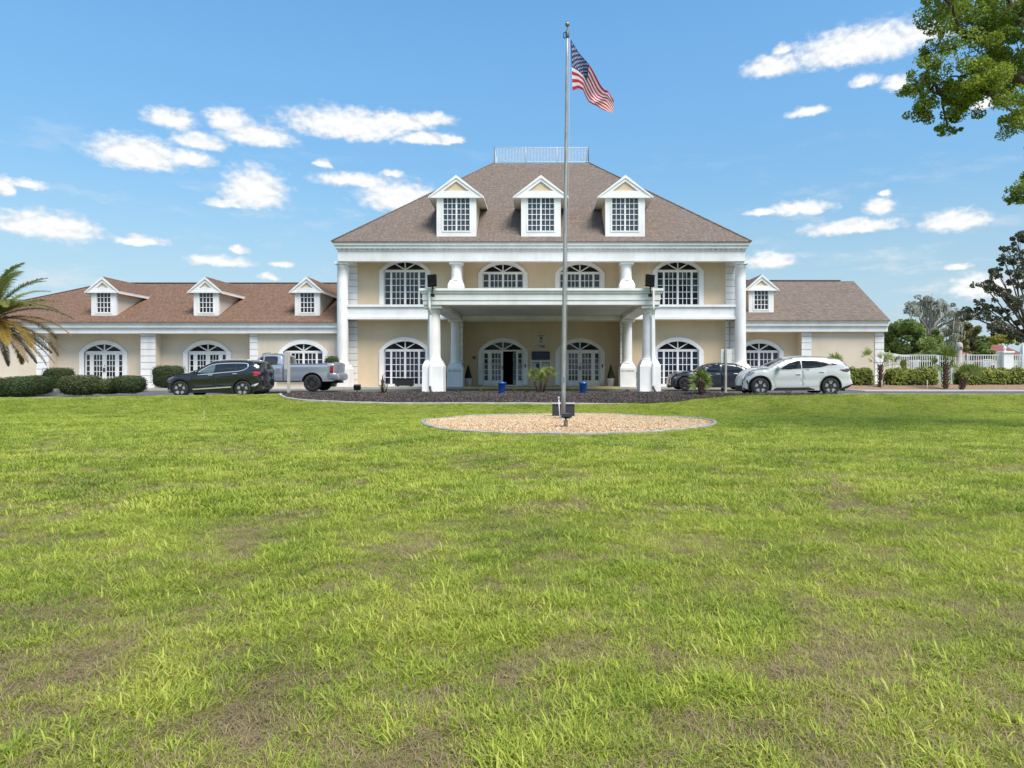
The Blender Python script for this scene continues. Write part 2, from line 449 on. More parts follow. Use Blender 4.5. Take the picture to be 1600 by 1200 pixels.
def lawn_material():
    m, t, p = newmat('lawn_thatch')
    L = t.links.new
    tc = t.nodes.new('ShaderNodeTexCoord')
    def nz(scale, detail, rough=.6):
        n = t.nodes.new('ShaderNodeTexNoise'); n.inputs['Scale'].default_value = scale
        n.inputs['Detail'].default_value = detail; n.inputs['Roughness'].default_value = rough
        L(tc.outputs['Object'], n.inputs['Vector']); return n.outputs['Fac']
    def ramp(f, lo, hi):
        r = t.nodes.new('ShaderNodeMapRange'); r.inputs[1].default_value = lo; r.inputs[2].default_value = hi; L(f, r.inputs[0]); return r.outputs[0]
    def mix(f, a, b):
        x = t.nodes.new('ShaderNodeMix'); x.data_type = 'RGBA'
        L(f, x.inputs[0])
        for i, c in ((6, a), (7, b)):
            if isinstance(c, tuple): x.inputs[i].default_value = (*c, 1)
            else: L(c, x.inputs[i])
        return x.outputs[2]
    straw = mix(ramp(nz(60, 4), .3, .7), (.13, .09, .06), (.28, .20, .125))  # straw toned darker, putting the shade between tufts into its colour
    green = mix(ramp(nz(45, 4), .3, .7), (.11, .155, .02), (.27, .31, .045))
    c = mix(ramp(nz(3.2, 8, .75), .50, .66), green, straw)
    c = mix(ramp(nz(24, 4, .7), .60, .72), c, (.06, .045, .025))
    L(c, p.inputs['Base Color'])
    p.inputs['Roughness'].default_value = .95; p.inputs['Specular IOR Level'].default_value = .1
    b = t.nodes.new('ShaderNodeBump'); b.inputs['Strength'].default_value = .8; b.inputs['Distance'].default_value = .03
    L(nz(30, 5), b.inputs['Height']); L(b.outputs[0], p.inputs['Normal'])
    return m
xs = [-600, -300, -150, -90] + [-60 + i * 1.0 for i in range(0, 30)] + [-30 + i * .4 for i in range(150)] + [30 + i * 1.0 for i in range(31)] + [90, 150, 300, 600]
ys = [-120, -60, -30] + [-15 + i * 1.0 for i in range(15)] + [i * .25 for i in range(0, 150)] + [38 + i for i in range(0, 20)] + [70, 100, 160, 300, 700, 1500]
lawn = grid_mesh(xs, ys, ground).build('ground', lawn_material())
tag(lawn, 'wide patchy green lawn rising gently towards the driveway', 'lawn', kind='structure')

# asphalt drive, concrete gutter, walk
ASPH = mat('grey_asphalt', (.115, .112, .108), (.085, .083, .08), scale=3, rough=.9, bump=.3, bscale=80)
dm = MB()
dx = [-75 + i * 1.0 for i in range(64)] + [-11 + i * .25 for i in range(90)] + [11.5 + i * 1.0 for i in range(65)]
rows = [0, .02, .5, 1.0]
vs_ = []
for x in dx:
    y0 = yc(x) + .26
    for k in range(8):
        y = y0 + (39.0 - y0) * k / 7
        vs_.append((x, y, zd(x, y) + .004))
dm.add(vs_, [(i * 8 + k, (i + 1) * 8 + k, (i + 1) * 8 + k + 1, i * 8 + k + 1) for i in range(len(dx) - 1) for k in range(7)], 0, True)
drive = dm.build('driveway_road', ASPH)
tag(drive, 'grey asphalt drive passing under the entrance canopy', 'road', kind='structure')
km = MB()
vs_ = []
for x in dx:
    y0 = yc(x) + .12
    for dy, dz in ((0, -.2), (0, .03), (.16, .035), (.2, .012), (.75, .012), (.76, -.05)):
        z = zd(x, y0 + dy) if dy > .18 else max(zc(x) - .02, zd(x, y0))
        vs_.append((x, y0 + dy, z + dz))
km.add(vs_, [(i * 6 + k, (i + 1) * 6 + k, (i + 1) * 6 + k + 1, i * 6 + k + 1) for i in range(len(dx) - 1) for k in range(5)])
kb = km.build('kerb', KERB)
tag(kb, 'pale concrete kerb and gutter between lawn and drive', 'kerb', kind='structure')
wm = MB()
wm.box(-45, -12.6, 38.7, 44, -.5, .015)
wm.box(-12.6, 12.9, 39.6, 44, -.5, .09)
wm.box(12.9, 22.0, 38.9, 44, -.5, .02)
wm.box(16.2, 32.0, 34.2, 36.2, -.4, .02)
tag(wm.build('pavement', CONC, bevel=.01), 'pale concrete walk along the foot of the building', 'pavement', kind='structure')
ym = MB()
ym.box(-4.5, 4.5, 39.45, 39.595, -.2, .095)
tag(ym.build('painted_kerb', YELLOW, bevel=.01), 'yellow painted kerb in front of the entrance doors', 'kerb', kind='structure')

# mulch bed and its edging
def mulch_front(x): return interp(x, MULCH_F)
def in_mulch(x, y):
    return -11.7 < x < 12.2 and y > mulch_front(x) and y < yc(x) + .1
MULCH = mat('dark_mulch', (.055, .035, .027), (.02, .014, .012), scale=22, rough=.95, bump=1.0, bscale=60)
mm = MB()
vs_ = []
n = 80
for i in range(n + 1):
    x = -11.7 + 23.85 * i / n
    y0, y1 = mulch_front(x), yc(x) + .1
    y1 = max(y1, y0 + .05)
    for k in range(9):
        y = y0 + (y1 - y0) * k / 8
        vs_.append((x, y, ground(x, min(y, yc(x))) + .012 + .05 * math.sin(math.pi * k / 8) * min(1, (y1 - y0) / 2)))
mm.add(vs_, [(i * 9 + k, (i + 1) * 9 + k, (i + 1) * 9 + k + 1, i * 9 + k + 1) for i in range(n) for k in range(8)], 0, True)
tag(mm.build('mulch_bed', MULCH), 'dark bark mulch bed in front of the canopy', 'mulch bed', kind='structure')
em = MB()
path = []
for i in range(len(MULCH_F) - 1):
    (a, b), (c, d) = MULCH_F[i], MULCH_F[i + 1]
    for k in range(6):
        path.append((a + (c - a) * k / 6, b + (d - b) * k / 6))
def edging(path, w, h, closed=False):
    mb = MB(); m_ = len(path); vs_ = []
    for i, (x, y) in enumerate(path):
        a = path[(i - 1) % m_] if closed or i > 0 else path[i]
        b = path[(i + 1) % m_] if closed or i < m_ - 1 else path[i]
        t = Vector((b[0] - a[0], b[1] - a[1], 0)).normalized(); nn = Vector((-t.y, t.x, 0))
        j = .012 * mnoise.noise(Vector((x * 2, y * 2, 0)))
        for o, hh in ((-w / 2, -.1), (-w / 2, h * .75), (-w * .3, h), (w * .3, h), (w / 2, h * .75), (w / 2, -.1)):
            q = Vector((x, y, 0)) + nn * o
            vs_.append((q.x, q.y, ground(x, min(y, yc(x))) + (hh if closed else hh - .10 * sstep(.5, 5.5, x)) + j))
    k_ = m_ if closed else m_ - 1
    mb.add(vs_, [(i * 6 + k, i * 6 + k + 1, ((i + 1) % m_) * 6 + k + 1, ((i + 1) % m_) * 6 + k) for i in range(k_) for k in range(5)], 0, False)
    return mb
tag(edging(path[:44], .12, .06).build('bed_edging', KERB), 'pale concrete edging curving along the front of the mulch bed', 'edging', kind='structure')

# gravel ring round the flagpole
GRAVELB = mat('gravel_bed_base', (.42, .29, .19), (.24, .15, .10), scale=25, rough=.95, bump=1, bscale=60)
def gravel_r(q):
    return GRAVEL_R * (1 + .03 * math.sin(3 * q + .6) + .012 * math.sin(7 * q))
gm = MB()
vs_ = [(GRAVEL_C[0], GRAVEL_C[1], -.46)]
for r_ in (.25, .5, .75, 1.0):
    for k in range(64):
        q = 2 * math.pi * k / 64
        x, y = GRAVEL_C[0] + gravel_r(q) * r_ * math.cos(q), GRAVEL_C[1] + gravel_r(q) * r_ * math.sin(q) * GRAVEL_S
        vs_.append((x, y, ground(x, y) + .02 + .06 * (1 - r_ * r_)))
fs = [(0, 1 + k, 1 + (k + 1) % 64) for k in range(64)]
for j in range(3):
    fs += [(1 + j * 64 + k, 1 + (j + 1) * 64 + k, 1 + (j + 1) * 64 + (k + 1) % 64, 1 + j * 64 + (k + 1) % 64) for k in range(64)]
gm.add(vs_, fs, 0, True)
tag(gm.build('gravel_bed', GRAVELB), 'round bed of tan gravel round the flagpole', 'gravel bed', kind='structure')
gp = [(GRAVEL_C[0] + gravel_r(2 * math.pi * k / 96) * math.cos(2 * math.pi * k / 96), GRAVEL_C[1] + gravel_r(2 * math.pi * k / 96) * math.sin(2 * math.pi * k / 96) * GRAVEL_S) for k in range(96)]
tag(edging(gp, .12, .065, True).build('gravel_edging', mat('stone_edging', (.36, .36, .31), (.22, .22, .18), scale=5, rough=.9, bump=.3)), 'grey concrete ring edging round the flagpole gravel', 'edging', kind='structure')

# ------------------------------------------------------------------ scattered stuff: grass, gravel, mulch chips
def hidden_collection(name, objs):
    c = bpy.data.collections.new(name)
    for o in objs:
        c.objects.link(o)
    return c
def raw_mesh(name, v, f, mats, tint=None):
    me = bpy.data.meshes.new(name)
    me.from_pydata(v, [], f)
    for m in mats: me.materials.append(m)
    if tint is not None:
        a = me.attributes.new('tint', 'FLOAT', 'POINT'); a.data.foreach_set('value', tint)
    me.polygons.foreach_set('use_smooth', [True] * len(me.polygons))
    me.update()
    return bpy.data.objects.new(name, me)
def scatter(name, pts, rot, scl, idx, protos):
    me = bpy.data.meshes.new(name)
    me.from_pydata([tuple(p) for p in pts], [], [])
    a = me.attributes.new('rot', 'FLOAT_VECTOR', 'POINT'); a.data.foreach_set('vector', np.asarray(rot, dtype=np.float32).ravel())
    a = me.attributes.new('scl', 'FLOAT_VECTOR', 'POINT'); a.data.foreach_set('vector', np.asarray(scl, dtype=np.float32).ravel())
    a = me.attributes.new('idx', 'INT', 'POINT'); a.data.foreach_set('value', np.asarray(idx, dtype=np.int32))
    o = bpy.data.objects.new(name, me); C.objects.link(o)
    g = bpy.data.node_groups.new(name + '_nodes', 'GeometryNodeTree')
    g.interface.new_socket('Geometry', in_out='INPUT', socket_type='NodeSocketGeometry')
    g.interface.new_socket('Geometry', in_out='OUTPUT', socket_type='NodeSocketGeometry')
    N = g.nodes.new; L = g.links.new
    gi, go = N('NodeGroupInput'), N('NodeGroupOutput')
    ci = N('GeometryNodeCollectionInfo'); ci.inputs['Collection'].default_value = hidden_collection(name + '_kinds', protos)
    ci.inputs['Separate Children'].default_value = True; ci.inputs['Reset Children'].default_value = True
    ip = N('GeometryNodeInstanceOnPoints'); ip.inputs['Pick Instance'].default_value = True
    def att(nm, ty):
        n_ = N('GeometryNodeInputNamedAttribute'); n_.data_type = ty; n_.inputs['Name'].default_value = nm
        return n_.outputs['Attribute']
    L(gi.outputs[0], ip.inputs['Points']); L(ci.outputs[0], ip.inputs['Instance'])
    L(att('idx', 'INT'), ip.inputs['Instance Index'])
    e2r = N('FunctionNodeEulerToRotation'); L(att('rot', 'FLOAT_VECTOR'), e2r.inputs[0]); L(e2r.outputs[0], ip.inputs['Rotation'])
    L(att('scl', 'FLOAT_VECTOR'), ip.inputs['Scale'])
    L(ip.outputs[0], go.inputs[0])
    md = o.modifiers.new('scatter', 'NODES'); md.node_group = g
    return o

def grass_material(name, cols, dark):
    m, t, p = newmat(name)
    L = t.links.new
    oi = t.nodes.new('ShaderNodeObjectInfo')
    a = t.nodes.new('ShaderNodeAttribute'); a.attribute_name = 'tint'
    n = t.nodes.new('ShaderNodeTexNoise'); n.inputs['Scale'].default_value = .9; n.inputs['Detail'].default_value = 5
    L(oi.outputs['Location'], n.inputs['Vector'])
    def mm_(op, x, y):
        k = t.nodes.new('ShaderNodeMath'); k.operation = op
        for i, v in enumerate((x, y)):
            if isinstance(v, (int, float)): k.inputs[i].default_value = v
            else: L(v, k.inputs[i])
        return k.outputs[0]
    f = mm_('ADD', mm_('MULTIPLY', a.outputs['Fac'], .42), mm_('MULTIPLY', oi.outputs['Random'], .22))
    f = mm_('ADD', f, mm_('MULTIPLY', mm_('SUBTRACT', n.outputs['Fac'], .32), 1.0))
    cr = t.nodes.new('ShaderNodeValToRGB'); el = cr.color_ramp.elements
    while len(el) < len(cols): el.new(.5)
    for i, c in enumerate(cols):
        el[i].position = i / (len(cols) - 1); el[i].color = (*c, 1)
    L(f, cr.inputs[0]); L(cr.outputs[0], p.inputs['Base Color'])
    p.inputs['Roughness'].default_value = .55; p.inputs['Specular IOR Level'].default_value = .3
    tr = t.nodes.new('ShaderNodeBsdfTranslucent'); L(cr.outputs[0], tr.inputs['Color'])
    ms = t.nodes.new('ShaderNodeMixShader'); ms.inputs[0].default_value = .4
    L(p.outputs[0], ms.inputs[1]); L(tr.outputs[0], ms.inputs[2]); L(ms.outputs[0], t.nodes['Material Output'].inputs[0])
    return m
GRASS_G = grass_material('green_blades', [(.125, .19, .042), (.31, .40, .055), (.50, .54, .08), (.66, .64, .22)], None)
GRASS_D = grass_material('straw_blades', [(.20, .14, .085), (.33, .24, .145), (.43, .33, .20), (.36, .33, .10)], None)
def tuft(name, nb, l0, l1, w, spread, lean, mat_, seed, flat=0.0):
    r = random.Random(seed)
    v, f, ti = [], [], []
    for b in range(nb):
        q = r.uniform(0, 2 * math.pi); rr = spread * math.sqrt(r.random())
        bx, by = rr * math.cos(q), rr * math.sin(q)
        d = q + r.uniform(-.9, .9)
        le = r.uniform(l0, l1); ln = lean * r.uniform(.3, 1.3)
        ww = w * r.uniform(.6, 1.2)
        tn = r.random()
        dirv = Vector((math.cos(d), math.sin(d), 0)); side = Vector((-math.sin(d + r.uniform(-.7, .7)), math.cos(d), 0)).normalized()
        p_ = Vector((bx, by, -.005)); ang = .12 + flat * r.uniform(.4, 1.2)
        seg = 4 if le > .07 else 3
        i0 = len(v)
        for s_ in range(seg):
            wd_ = ww * (1 - s_ / seg) ** .6
            v.append(tuple(p_ - side * wd_ / 2)); v.append(tuple(p_ + side * wd_ / 2)); ti += [tn, tn]
            ang += ln / seg
            p_ = p_ + (dirv * math.sin(ang) + Vector((0, 0, 1)) * math.cos(ang)) * (le / seg)
        v.append(tuple(p_)); ti.append(tn)
        for s_ in range(seg - 1):
            k = i0 + s_ * 2
            f.append((k, k + 1, k + 3, k + 2))
        k = i0 + (seg - 1) * 2
        f.append((k, k + 1, k + 2))
    return raw_mesh(name, v, f, [mat_], ti)
near_g = [tuft('lush_tuft', 20, .03, .07, .006, .06, 1.4, GRASS_G, 1), tuft('fine_tuft', 30, .02, .055, .0032, .08, 1.5, GRASS_G, 2),
          tuft('broad_tuft', 13, .04, .092, .0078, .055, 1.8, GRASS_G, 3), tuft('low_tuft', 20, .02, .05, .005, .08, 1.8, GRASS_G, 4)]
near_d = [tuft('straw_tuft', 26, .03, .085, .0032, .08, 1.7, GRASS_D, 5, .7), tuft('flat_straw', 22, .03, .08, .0032, .09, 1.2, GRASS_D, 6, 1.2)]
far_g = [tuft('far_tuft', 16, .04, .085, .013, .12, 1.3, GRASS_G, 7), tuft('far_low_tuft', 18, .025, .055, .012, .15, 1.7, GRASS_G, 8)]
far_d = [tuft('far_straw', 14, .03, .06, .012, .14, 1.6, GRASS_D, 9, .7)]
KINDS = near_g + near_d + far_g + far_d
for i, o in enumerate(KINDS):
    o.name = 'kind_%02d_%s' % (i, o.name)     # collection children are picked in name order
def fbm(x, y, s, o=0.0):
    v = 0; a = .5; f_ = s
    for k in range(4):
        v += a * mnoise.noise(Vector((x * f_ + o, y * f_ - o, o))); a *= .55; f_ *= 2.1
    return v
pts, rot, scl, idx = [], [], [], []
BANDS = [(1.7, 4.0, 2000, 0), (4.0, 7.0, 1250, 0), (7.0, 12.0, 600, 1), (12.0, 20.0, 240, 2), (20.0, 31.2, 140, 2)]
for y0, y1, rho, lvl in BANDS:
    hw0 = y1 * .86 + 5.0
    n_ = int(rho * (y1 - y0) * 2 * hw0)
    X = rng.uniform(-hw0, hw0, n_); Y = rng.uniform(y0, y1, n_); U = rng.random((n_, 6))
    for x, y, u in zip(X, Y, U):
        if abs(x + .02) > y * .86 + 5.0 or (abs(x + .02) > y * .86 + 1.2 and u[5] < .45): continue
        if y > yc(x) - .02 or (-11.75 < x < 12.25 and y > mulch_front(x) - .06): continue
        gx_, gy_ = x - GRAVEL_C[0], (y - GRAVEL_C[1]) / GRAVEL_S
        if math.hypot(gx_, gy_) < gravel_r(math.atan2(gy_, gx_)) + .05 + .03 * (u[0] - .5): continue
        lush = .34 * fbm(x, y, .42) + .50 * fbm(x, y, 1.3, 5.0) + .075          # patches of thick green and of worn straw
        lush += .24 * sstep(8, 20, y) - .13 * (1 - sstep(2.6, 4.4, y))
        lush += .55 * fbm(x, y, 4.0, 2.0)
        dry = lush < -.0 + .55 * (u[0] - .5)
        bare = lush < -.30
        if bare and u[1] < .35: continue
        g = .92 + .38 * max(-.7, min(.9, lush * 2.0))
        if dry and u[2] < .86 or u[2] > .90 + .08 * sstep(10, 20, y):
            k = 8 if lvl == 2 else 4 + int(u[3] * 2)
            if lvl == 1 and u[4] < .5: k = 8
            g = .8 + .4 * u[4]
        else:
            if lvl == 0: k = (0 if u[3] < .35 else 2 if u[3] < .55 else 3 if u[3] < .8 else 1) if lush > .02 else (1 if u[3] < .45 else 3 if u[3] < .9 else 0)
            elif lvl == 1: k = (0 if u[3] < .3 else 2 if u[3] < .5 else 6) if lush > .02 else (3 if u[3] < .5 else 7)
            else: k = 6 if (lush > .04 and u[3] < .6) else 7
        g *= .75 + .5 * u[4]
        if y > 12: g *= .85 - .2 * sstep(14, 24, y)
        pts.append((x, y, ground(x, y))); idx.append(k)
        rot.append(((u[5] - .5) * .35, (u[1] - .5) * .35, u[2] * 6.283 + u[3] * 6.283))
        scl.append((g * (1.0 + .12 * lvl), g * (1.0 + .12 * lvl), g * (.85 + .3 * u[0])))
gr = scatter('grass', pts, rot, scl, idx, KINDS)
tag(gr, 'patchy green and straw coloured grass blades covering the lawn', 'grass', kind='stuff')

def pebble(name, cols, seed, sq):
    r = random.Random(seed)
    bm = bmesh.new(); bmesh.ops.create_icosphere(bm, subdivisions=1, radius=1.0)
    for v in bm.verts:
        v.co *= 1 + r.uniform(-.25, .2)
        v.co.x *= sq[0]; v.co.y *= sq[1]; v.co.z *= sq[2]
    me = bpy.data.meshes.new(name); bm.to_mesh(me); bm.free()
    m, t, p = newmat(name + '_stone')
    oi = t.nodes.new('ShaderNodeObjectInfo'); cr = t.nodes.new('ShaderNodeValToRGB'); el = cr.color_ramp.elements
    while len(el) < len(cols): el.new(.5)
    for i, c in enumerate(cols): el[i].position = i / (len(cols) - 1); el[i].color = (*c, 1)
    t.links.new(oi.outputs['Random'], cr.inputs[0]); t.links.new(cr.outputs[0], p.inputs['Base Color'])
    p.inputs['Roughness'].default_value = .85
    me.materials.append(m)
    return bpy.data.objects.new(name, me)
GC = [(.62, .46, .27), (.50, .32, .165), (.70, .54, .34), (.36, .20, .10), (.58, .39, .22), (.75, .63, .44), (.22, .12, .07)]
peb = [pebble('kind_0_pebble', GC, 1, (1, .8, .55)), pebble('kind_1_pebble', GC[::-1], 2, (1.2, .7, .6))]
pts, rot, scl, idx = [], [], [], []
for i in range(26000):
    q = rng.uniform(0, 2 * math.pi); rr = math.sqrt(rng.random()) * (gravel_r(q) - .09)
    x, y = GRAVEL_C[0] + rr * math.cos(q), GRAVEL_C[1] + rr * math.sin(q) * GRAVEL_S
    pts.append((x, y, ground(x, y) + .028 + .06 * (1 - (rr / GRAVEL_R) ** 2))); rot.append(rng.uniform(0, 6.28, 3) * (.3, .3, 1))
    s_ = rng.uniform(.014, .034); scl.append((s_, s_, s_)); idx.append(int(rng.integers(0, 2)))
tag(scatter('gravel', pts, rot, scl, idx, peb), 'loose tan and pink gravel filling the flagpole ring', 'gravel', kind='stuff')
MC = [(.055, .042, .037), (.10, .078, .068), (.03, .024, .022), (.17, .135, .12), (.065, .045, .04), (.04, .031, .028)]
chips = [pebble('kind_0_chip', MC, 3, (1.6, .5, .3)), pebble('kind_1_chip', MC[::-1], 4, (1.2, .6, .35))]
pts, rot, scl, idx = [], [], [], []
while len(pts) < 24000:
    x = rng.uniform(-11.6, 12.1); y = rng.uniform(26.8, 31.2)
    if not in_mulch(x, y) or y < mulch_front(x) + .1: continue
    y0, y1 = mulch_front(x), yc(x) + .1
    pts.append((x, y, ground(x, min(y, yc(x))) + .022 + .05 * math.sin(math.pi * (y - y0) / (y1 - y0)) * min(1, (y1 - y0) / 2))); rot.append(rng.uniform(0, 6.28, 3) * (.2, .2, 1))
    s_ = rng.uniform(.02, .05); scl.append((s_, s_, s_)); idx.append(int(rng.integers(0, 2)))
tag(scatter('mulch_chips', pts, rot, scl, idx, chips), 'loose dark bark chips over the bed before the canopy', 'mulch', kind='stuff')
# ------------------------------------------------------------------ the clubhouse
HOUSE = thing('clubhouse', 'long beige stucco clubhouse with white columned two-storey centre, entrance canopy and shingled wings', 'building', (0, 41, 0))

def arch_pts(cx, w, z0, zs, rise, n=18):
    """opening outline (x,z), counter-clockwise from bottom left... seen from the front"""
    h = w / 2
    rad = (h * h + rise * rise) / (2 * rise); zcen = zs + rise - rad
    a0 = math.asin(h / rad)
    pts = [(cx - h, z0), (cx + h, z0)]
    for k in range(n + 1):
        a = a0 - 2 * a0 * k / n
        pts.append((cx + rad * math.sin(a), zcen + rad * math.cos(a)))
    return pts
def wall_front(mb, x0, x1, z0, z1, y, holes, depth, mi=0, reveal=0):
    outer = [(x0, z0), (x1, z0), (x1, z1), (x0, z1)]
    loops = [outer] + holes
    flat = [p for l in loops for p in l]
    tris = tessellate_polygon([[Vector((p[0], p[1], 0)) for p in l] for l in loops])
    vs_ = [(p[0], y, p[1]) for p in flat]
    fs = []
    for t_ in tris:
        a, b, c = (flat[i] for i in t_)
        cr = (b[0] - a[0]) * (c[1] - a[1]) - (b[1] - a[1]) * (c[0] - a[0])
        fs.append(t_ if cr > 0 else t_[::-1])
    mb.add(vs_, fs, mi)
    for h in holes:
        n = len(h)
        mb.add([(p[0], y, p[1]) for p in h] + [(p[0], y + depth, p[1]) for p in h],
               [(i, i + n, (i + 1) % n + n, (i + 1) % n)[::-1] for i in range(n)], reveal)

W_IN = 2.56
def window_unit(y, cx, z0, zt, rise, w=W_IN, door=False, rows=5, tw=.28, pane=None, open_leaf=False, name=None, reflect=0.0):
    """arched white surround proud of the wall; frame bars and panes are its sub-parts"""
    mb = MB()
    inner = arch_pts(cx, w, z0, zt, rise)
    h = w / 2
    outer = arch_pts(cx, w + 2 * tw, z0, zt - .05, rise + tw + .03)
    n = len(inner)
    for yy0, yy1, ins in ((y - .075, y + .13, 0),):
        vo = [(p[0], yy0, p[1]) for p in outer] + [(p[0], yy0, p[1]) for p in inner]
        vo += [(p[0], y + .02, p[1]) for p in outer] + [(p[0], yy1, p[1]) for p in inner]
        fs = []
        for i in range(1, n):
            j = (i + 1) % n
            fs.append((i, j, n + j, n + i)); fs.append((2 * n + i, 2 * n + j, j, i)); fs.append((n + i, n + j, 3 * n + j, 3 * n + i))
        mb.add(vo, fs)
    if z0 > .4:
        mb.box(cx - h - tw - .05, cx + h + tw + .05, y - .14, y + .1, z0 - .09, z0 - .002)
    else:
        mb.box(cx - h, cx + h, y - .02, y + .14, z0 - .1, z0 + .0)
    win = mb.build(name or ('door_unit' if door else 'window'), WHITE, HOUSE)
    fb = MB(); y0, y1 = y + .06, y + .115
    k = w / W_IN
    def vbar(xa, xb, za, zb, yo=0.0): fb.box(xa, xb, y0 + yo, y1, za, zb)
    vbar(cx - h, cx + h, zt - .05, zt + .05, -.01)
    # fan bars
    rad = (h * h + rise * rise) / (2 * rise); zcen = zt + rise - rad
    for ang in (-59, 0, 59):
        d = Vector((math.sin(R(ang)), math.cos(R(ang))))
        o_ = Vector((cx, zt + .05))
        # meet the arch
        b_ = (o_ - Vector((cx, zcen))).dot(d); c_ = (o_ - Vector((cx, zcen))).length_squared - rad * rad
        l_ = -b_ + math.sqrt(b_ * b_ - c_)
        s_ = Vector((-d.y, d.x)) * .032
        e = o_ + d * l_
        q = [o_ - s_, e - s_, e + s_, o_ + s_]
        if (q[1] - q[0]).x * (q[2] - q[0]).y - (q[1] - q[0]).y * (q[2] - q[0]).x < 0: q = q[::-1]
        fb.prism_y([tuple(p) for p in q], y0 + .004, y1 - .004)
    za, zb = z0, zt - .05
    mtn = .038
    def leaf(xa, xb, cols, rws, st, bot, top):
        """a glazed leaf between xa..xb: stiles, rails, muntins"""
        vbar(xa, xa + st, za, zb); vbar(xb - st, xb, za, zb)
        vbar(xa + st, xb - st, za, za + bot); vbar(xa + st, xb - st, zb - top, zb)
        gx0, gx1, gz0, gz1 = xa + st, xb - st, za + bot, zb - top
        for c_ in range(1, cols):
            x = gx0 + (gx1 - gx0) * c_ / cols
            fb.box(x - mtn / 2, x + mtn / 2, y0 + .02, y1 - .01, gz0, gz1)
        for r_ in range(1, rws):
            z = gz0 + (gz1 - gz0) * r_ / rws
            for c_ in range(cols):
                xa_ = gx0 + (gx1 - gx0) * c_ / cols + (mtn / 2 if c_ else 0)
                xb_ = gx0 + (gx1 - gx0) * (c_ + 1) / cols - (mtn / 2 if c_ < cols - 1 else 0)
                fb.box(xa_, xb_, y0 + .02, y1 - .01, z - mtn / 2, z + mtn / 2)
    if not door:
        leaf(cx - h, cx - .86 * k, 1, rows, .055, .06, .05)
        leaf(cx - .86 * k, cx, 3, rows, .065, .06, .05)
        leaf(cx, cx + .86 * k, 3, rows, .065, .06, .05)
        leaf(cx + .86 * k, cx + h, 1, rows, .055, .06, .05)
    else:
        leaf(cx - h, cx - .86 * k, 1, rows, .10, .28, .12)
        leaf(cx - .84 * k, cx - .005, 3, rows, .13, .28, .12)
        if not open_leaf:
            leaf(cx + .005, cx + .84 * k, 3, rows, .13, .28, .12)
        leaf(cx + .86 * k, cx + h, 1, rows, .10, .28, .12)
        vbar(cx - .86 * k, cx - .84 * k, za, zb, .01); vbar(cx + .84 * k, cx + .86 * k, za, zb, .01)
        fb.box(cx - .05, cx - .02, y0 - .06, y0, z0 + .95, z0 + 1.2, 1)
        if not open_leaf:
            fb.box(cx + .03, cx + .06, y0 - .06, y0, z0 + .95, z0 + 1.2, 1)
            fb.box(cx + .03, cx + .06, y0 - .05, y0, z0 + 1.3, z0 + 1.36, 1)
    fb.build('frame', [WHITE, BLACK], win)
    gb = MB(); yg = y + .092
    tx, tz = random.uniform(-.012, .012), random.uniform(-.02, .02) + reflect
    def gp_(x, z): return (x, yg + (x - cx) * tx * .3 + (z - zt) * tz * .3, z)
    if open_leaf:
        gb.add([gp_(cx - h, z0), gp_(cx, z0), gp_(cx, zt), gp_(cx - h, zt)], [(0, 1, 2, 3)])
        gb.add([gp_(cx + .85 * k, z0), gp_(cx + h, z0), gp_(cx + h, zt), gp_(cx + .85 * k, zt)], [(0, 1, 2, 3)])
    else:
        gb.add([gp_(cx - h, z0), gp_(cx + h, z0), gp_(cx + h, zt), gp_(cx - h, zt)], [(0, 1, 2, 3)])
    top = [p for p in inner[2:]]
    gb.add([(p[0], yg + .002, p[1]) for p in top], [tuple(range(len(top)))], 1)
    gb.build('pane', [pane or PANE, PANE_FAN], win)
    return win

ZU0, ZUT, RU = 5.02, 7.19, .50       # upper windows
ZL0, ZLT, RL = .17, 2.31, .53        # lower windows
SOFZ = 8.0
side_holes = {}
# --- main walls
mw = MB()
YM, YR = 41.9, 43.1
for sgn in (-1, 1):
    x0, x1 = sorted((sgn * 11.82, sgn * 4.85))
    cx = sgn * 8.38
    wall_front(mw, x0, x1, -.3, SOFZ, YM, [arch_pts(cx, W_IN, ZL0, ZLT, RL), arch_pts(cx, W_IN, ZU0, ZUT, RU)], .13, 0, 1)
    s_ = sgn
    xr = sgn * 4.85
    q = [(xr, YM, -.3), (xr, YR, -.3), (xr, YR, SOFZ), (xr, YM, SOFZ)]
    mw.poly(q if sgn < 0 else q[::-1], 0)
    xo = sgn * 11.82
    q = [(xo, YM, -.3), (xo, 64.5, -.3), (xo, 64.5, SOFZ), (xo, YM, SOFZ)]
    mw.poly(q[::-1] if sgn < 0 else q, 0)
CD = 2.43
wall_front(mw, -4.85, 4.85, -.3, SOFZ, YR, [arch_pts(c, W_IN, ZL0 - .02, ZLT, RL) for c in (-CD, CD)] + [arch_pts(c, W_IN, ZU0, ZUT + .05, RU) for c in (-CD, CD)], .13, 0, 1)
mw.poly([(11.82, 64.5, -.3), (-11.82, 64.5, -.3), (-11.82, 64.5, SOFZ), (11.82, 64.5, SOFZ)], 0)
mw.build('wall', [STUCCO, WHITE], HOUSE)
sm_ = MB()
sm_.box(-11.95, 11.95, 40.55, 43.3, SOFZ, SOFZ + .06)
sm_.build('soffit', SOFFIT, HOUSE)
for sgn in (-1, 1):
    window_unit(YM, sgn * 8.38, ZL0, ZLT, RL, pane=PANE_BLUE)
    window_unit(YM, sgn * 8.38, ZU0, ZUT, RU, pane=PANE_DARK, reflect=-.05)
    window_unit(YR, sgn * CD, ZU0, ZUT + .05, RU, pane=PANE)
window_unit(YR, -CD, ZL0 - .02, ZLT, RL, door=True, pane=PANE_DARK, open_leaf=True)
window_unit(YR, CD, ZL0 - .02, ZLT, RL, door=True, pane=PANE_DARK)
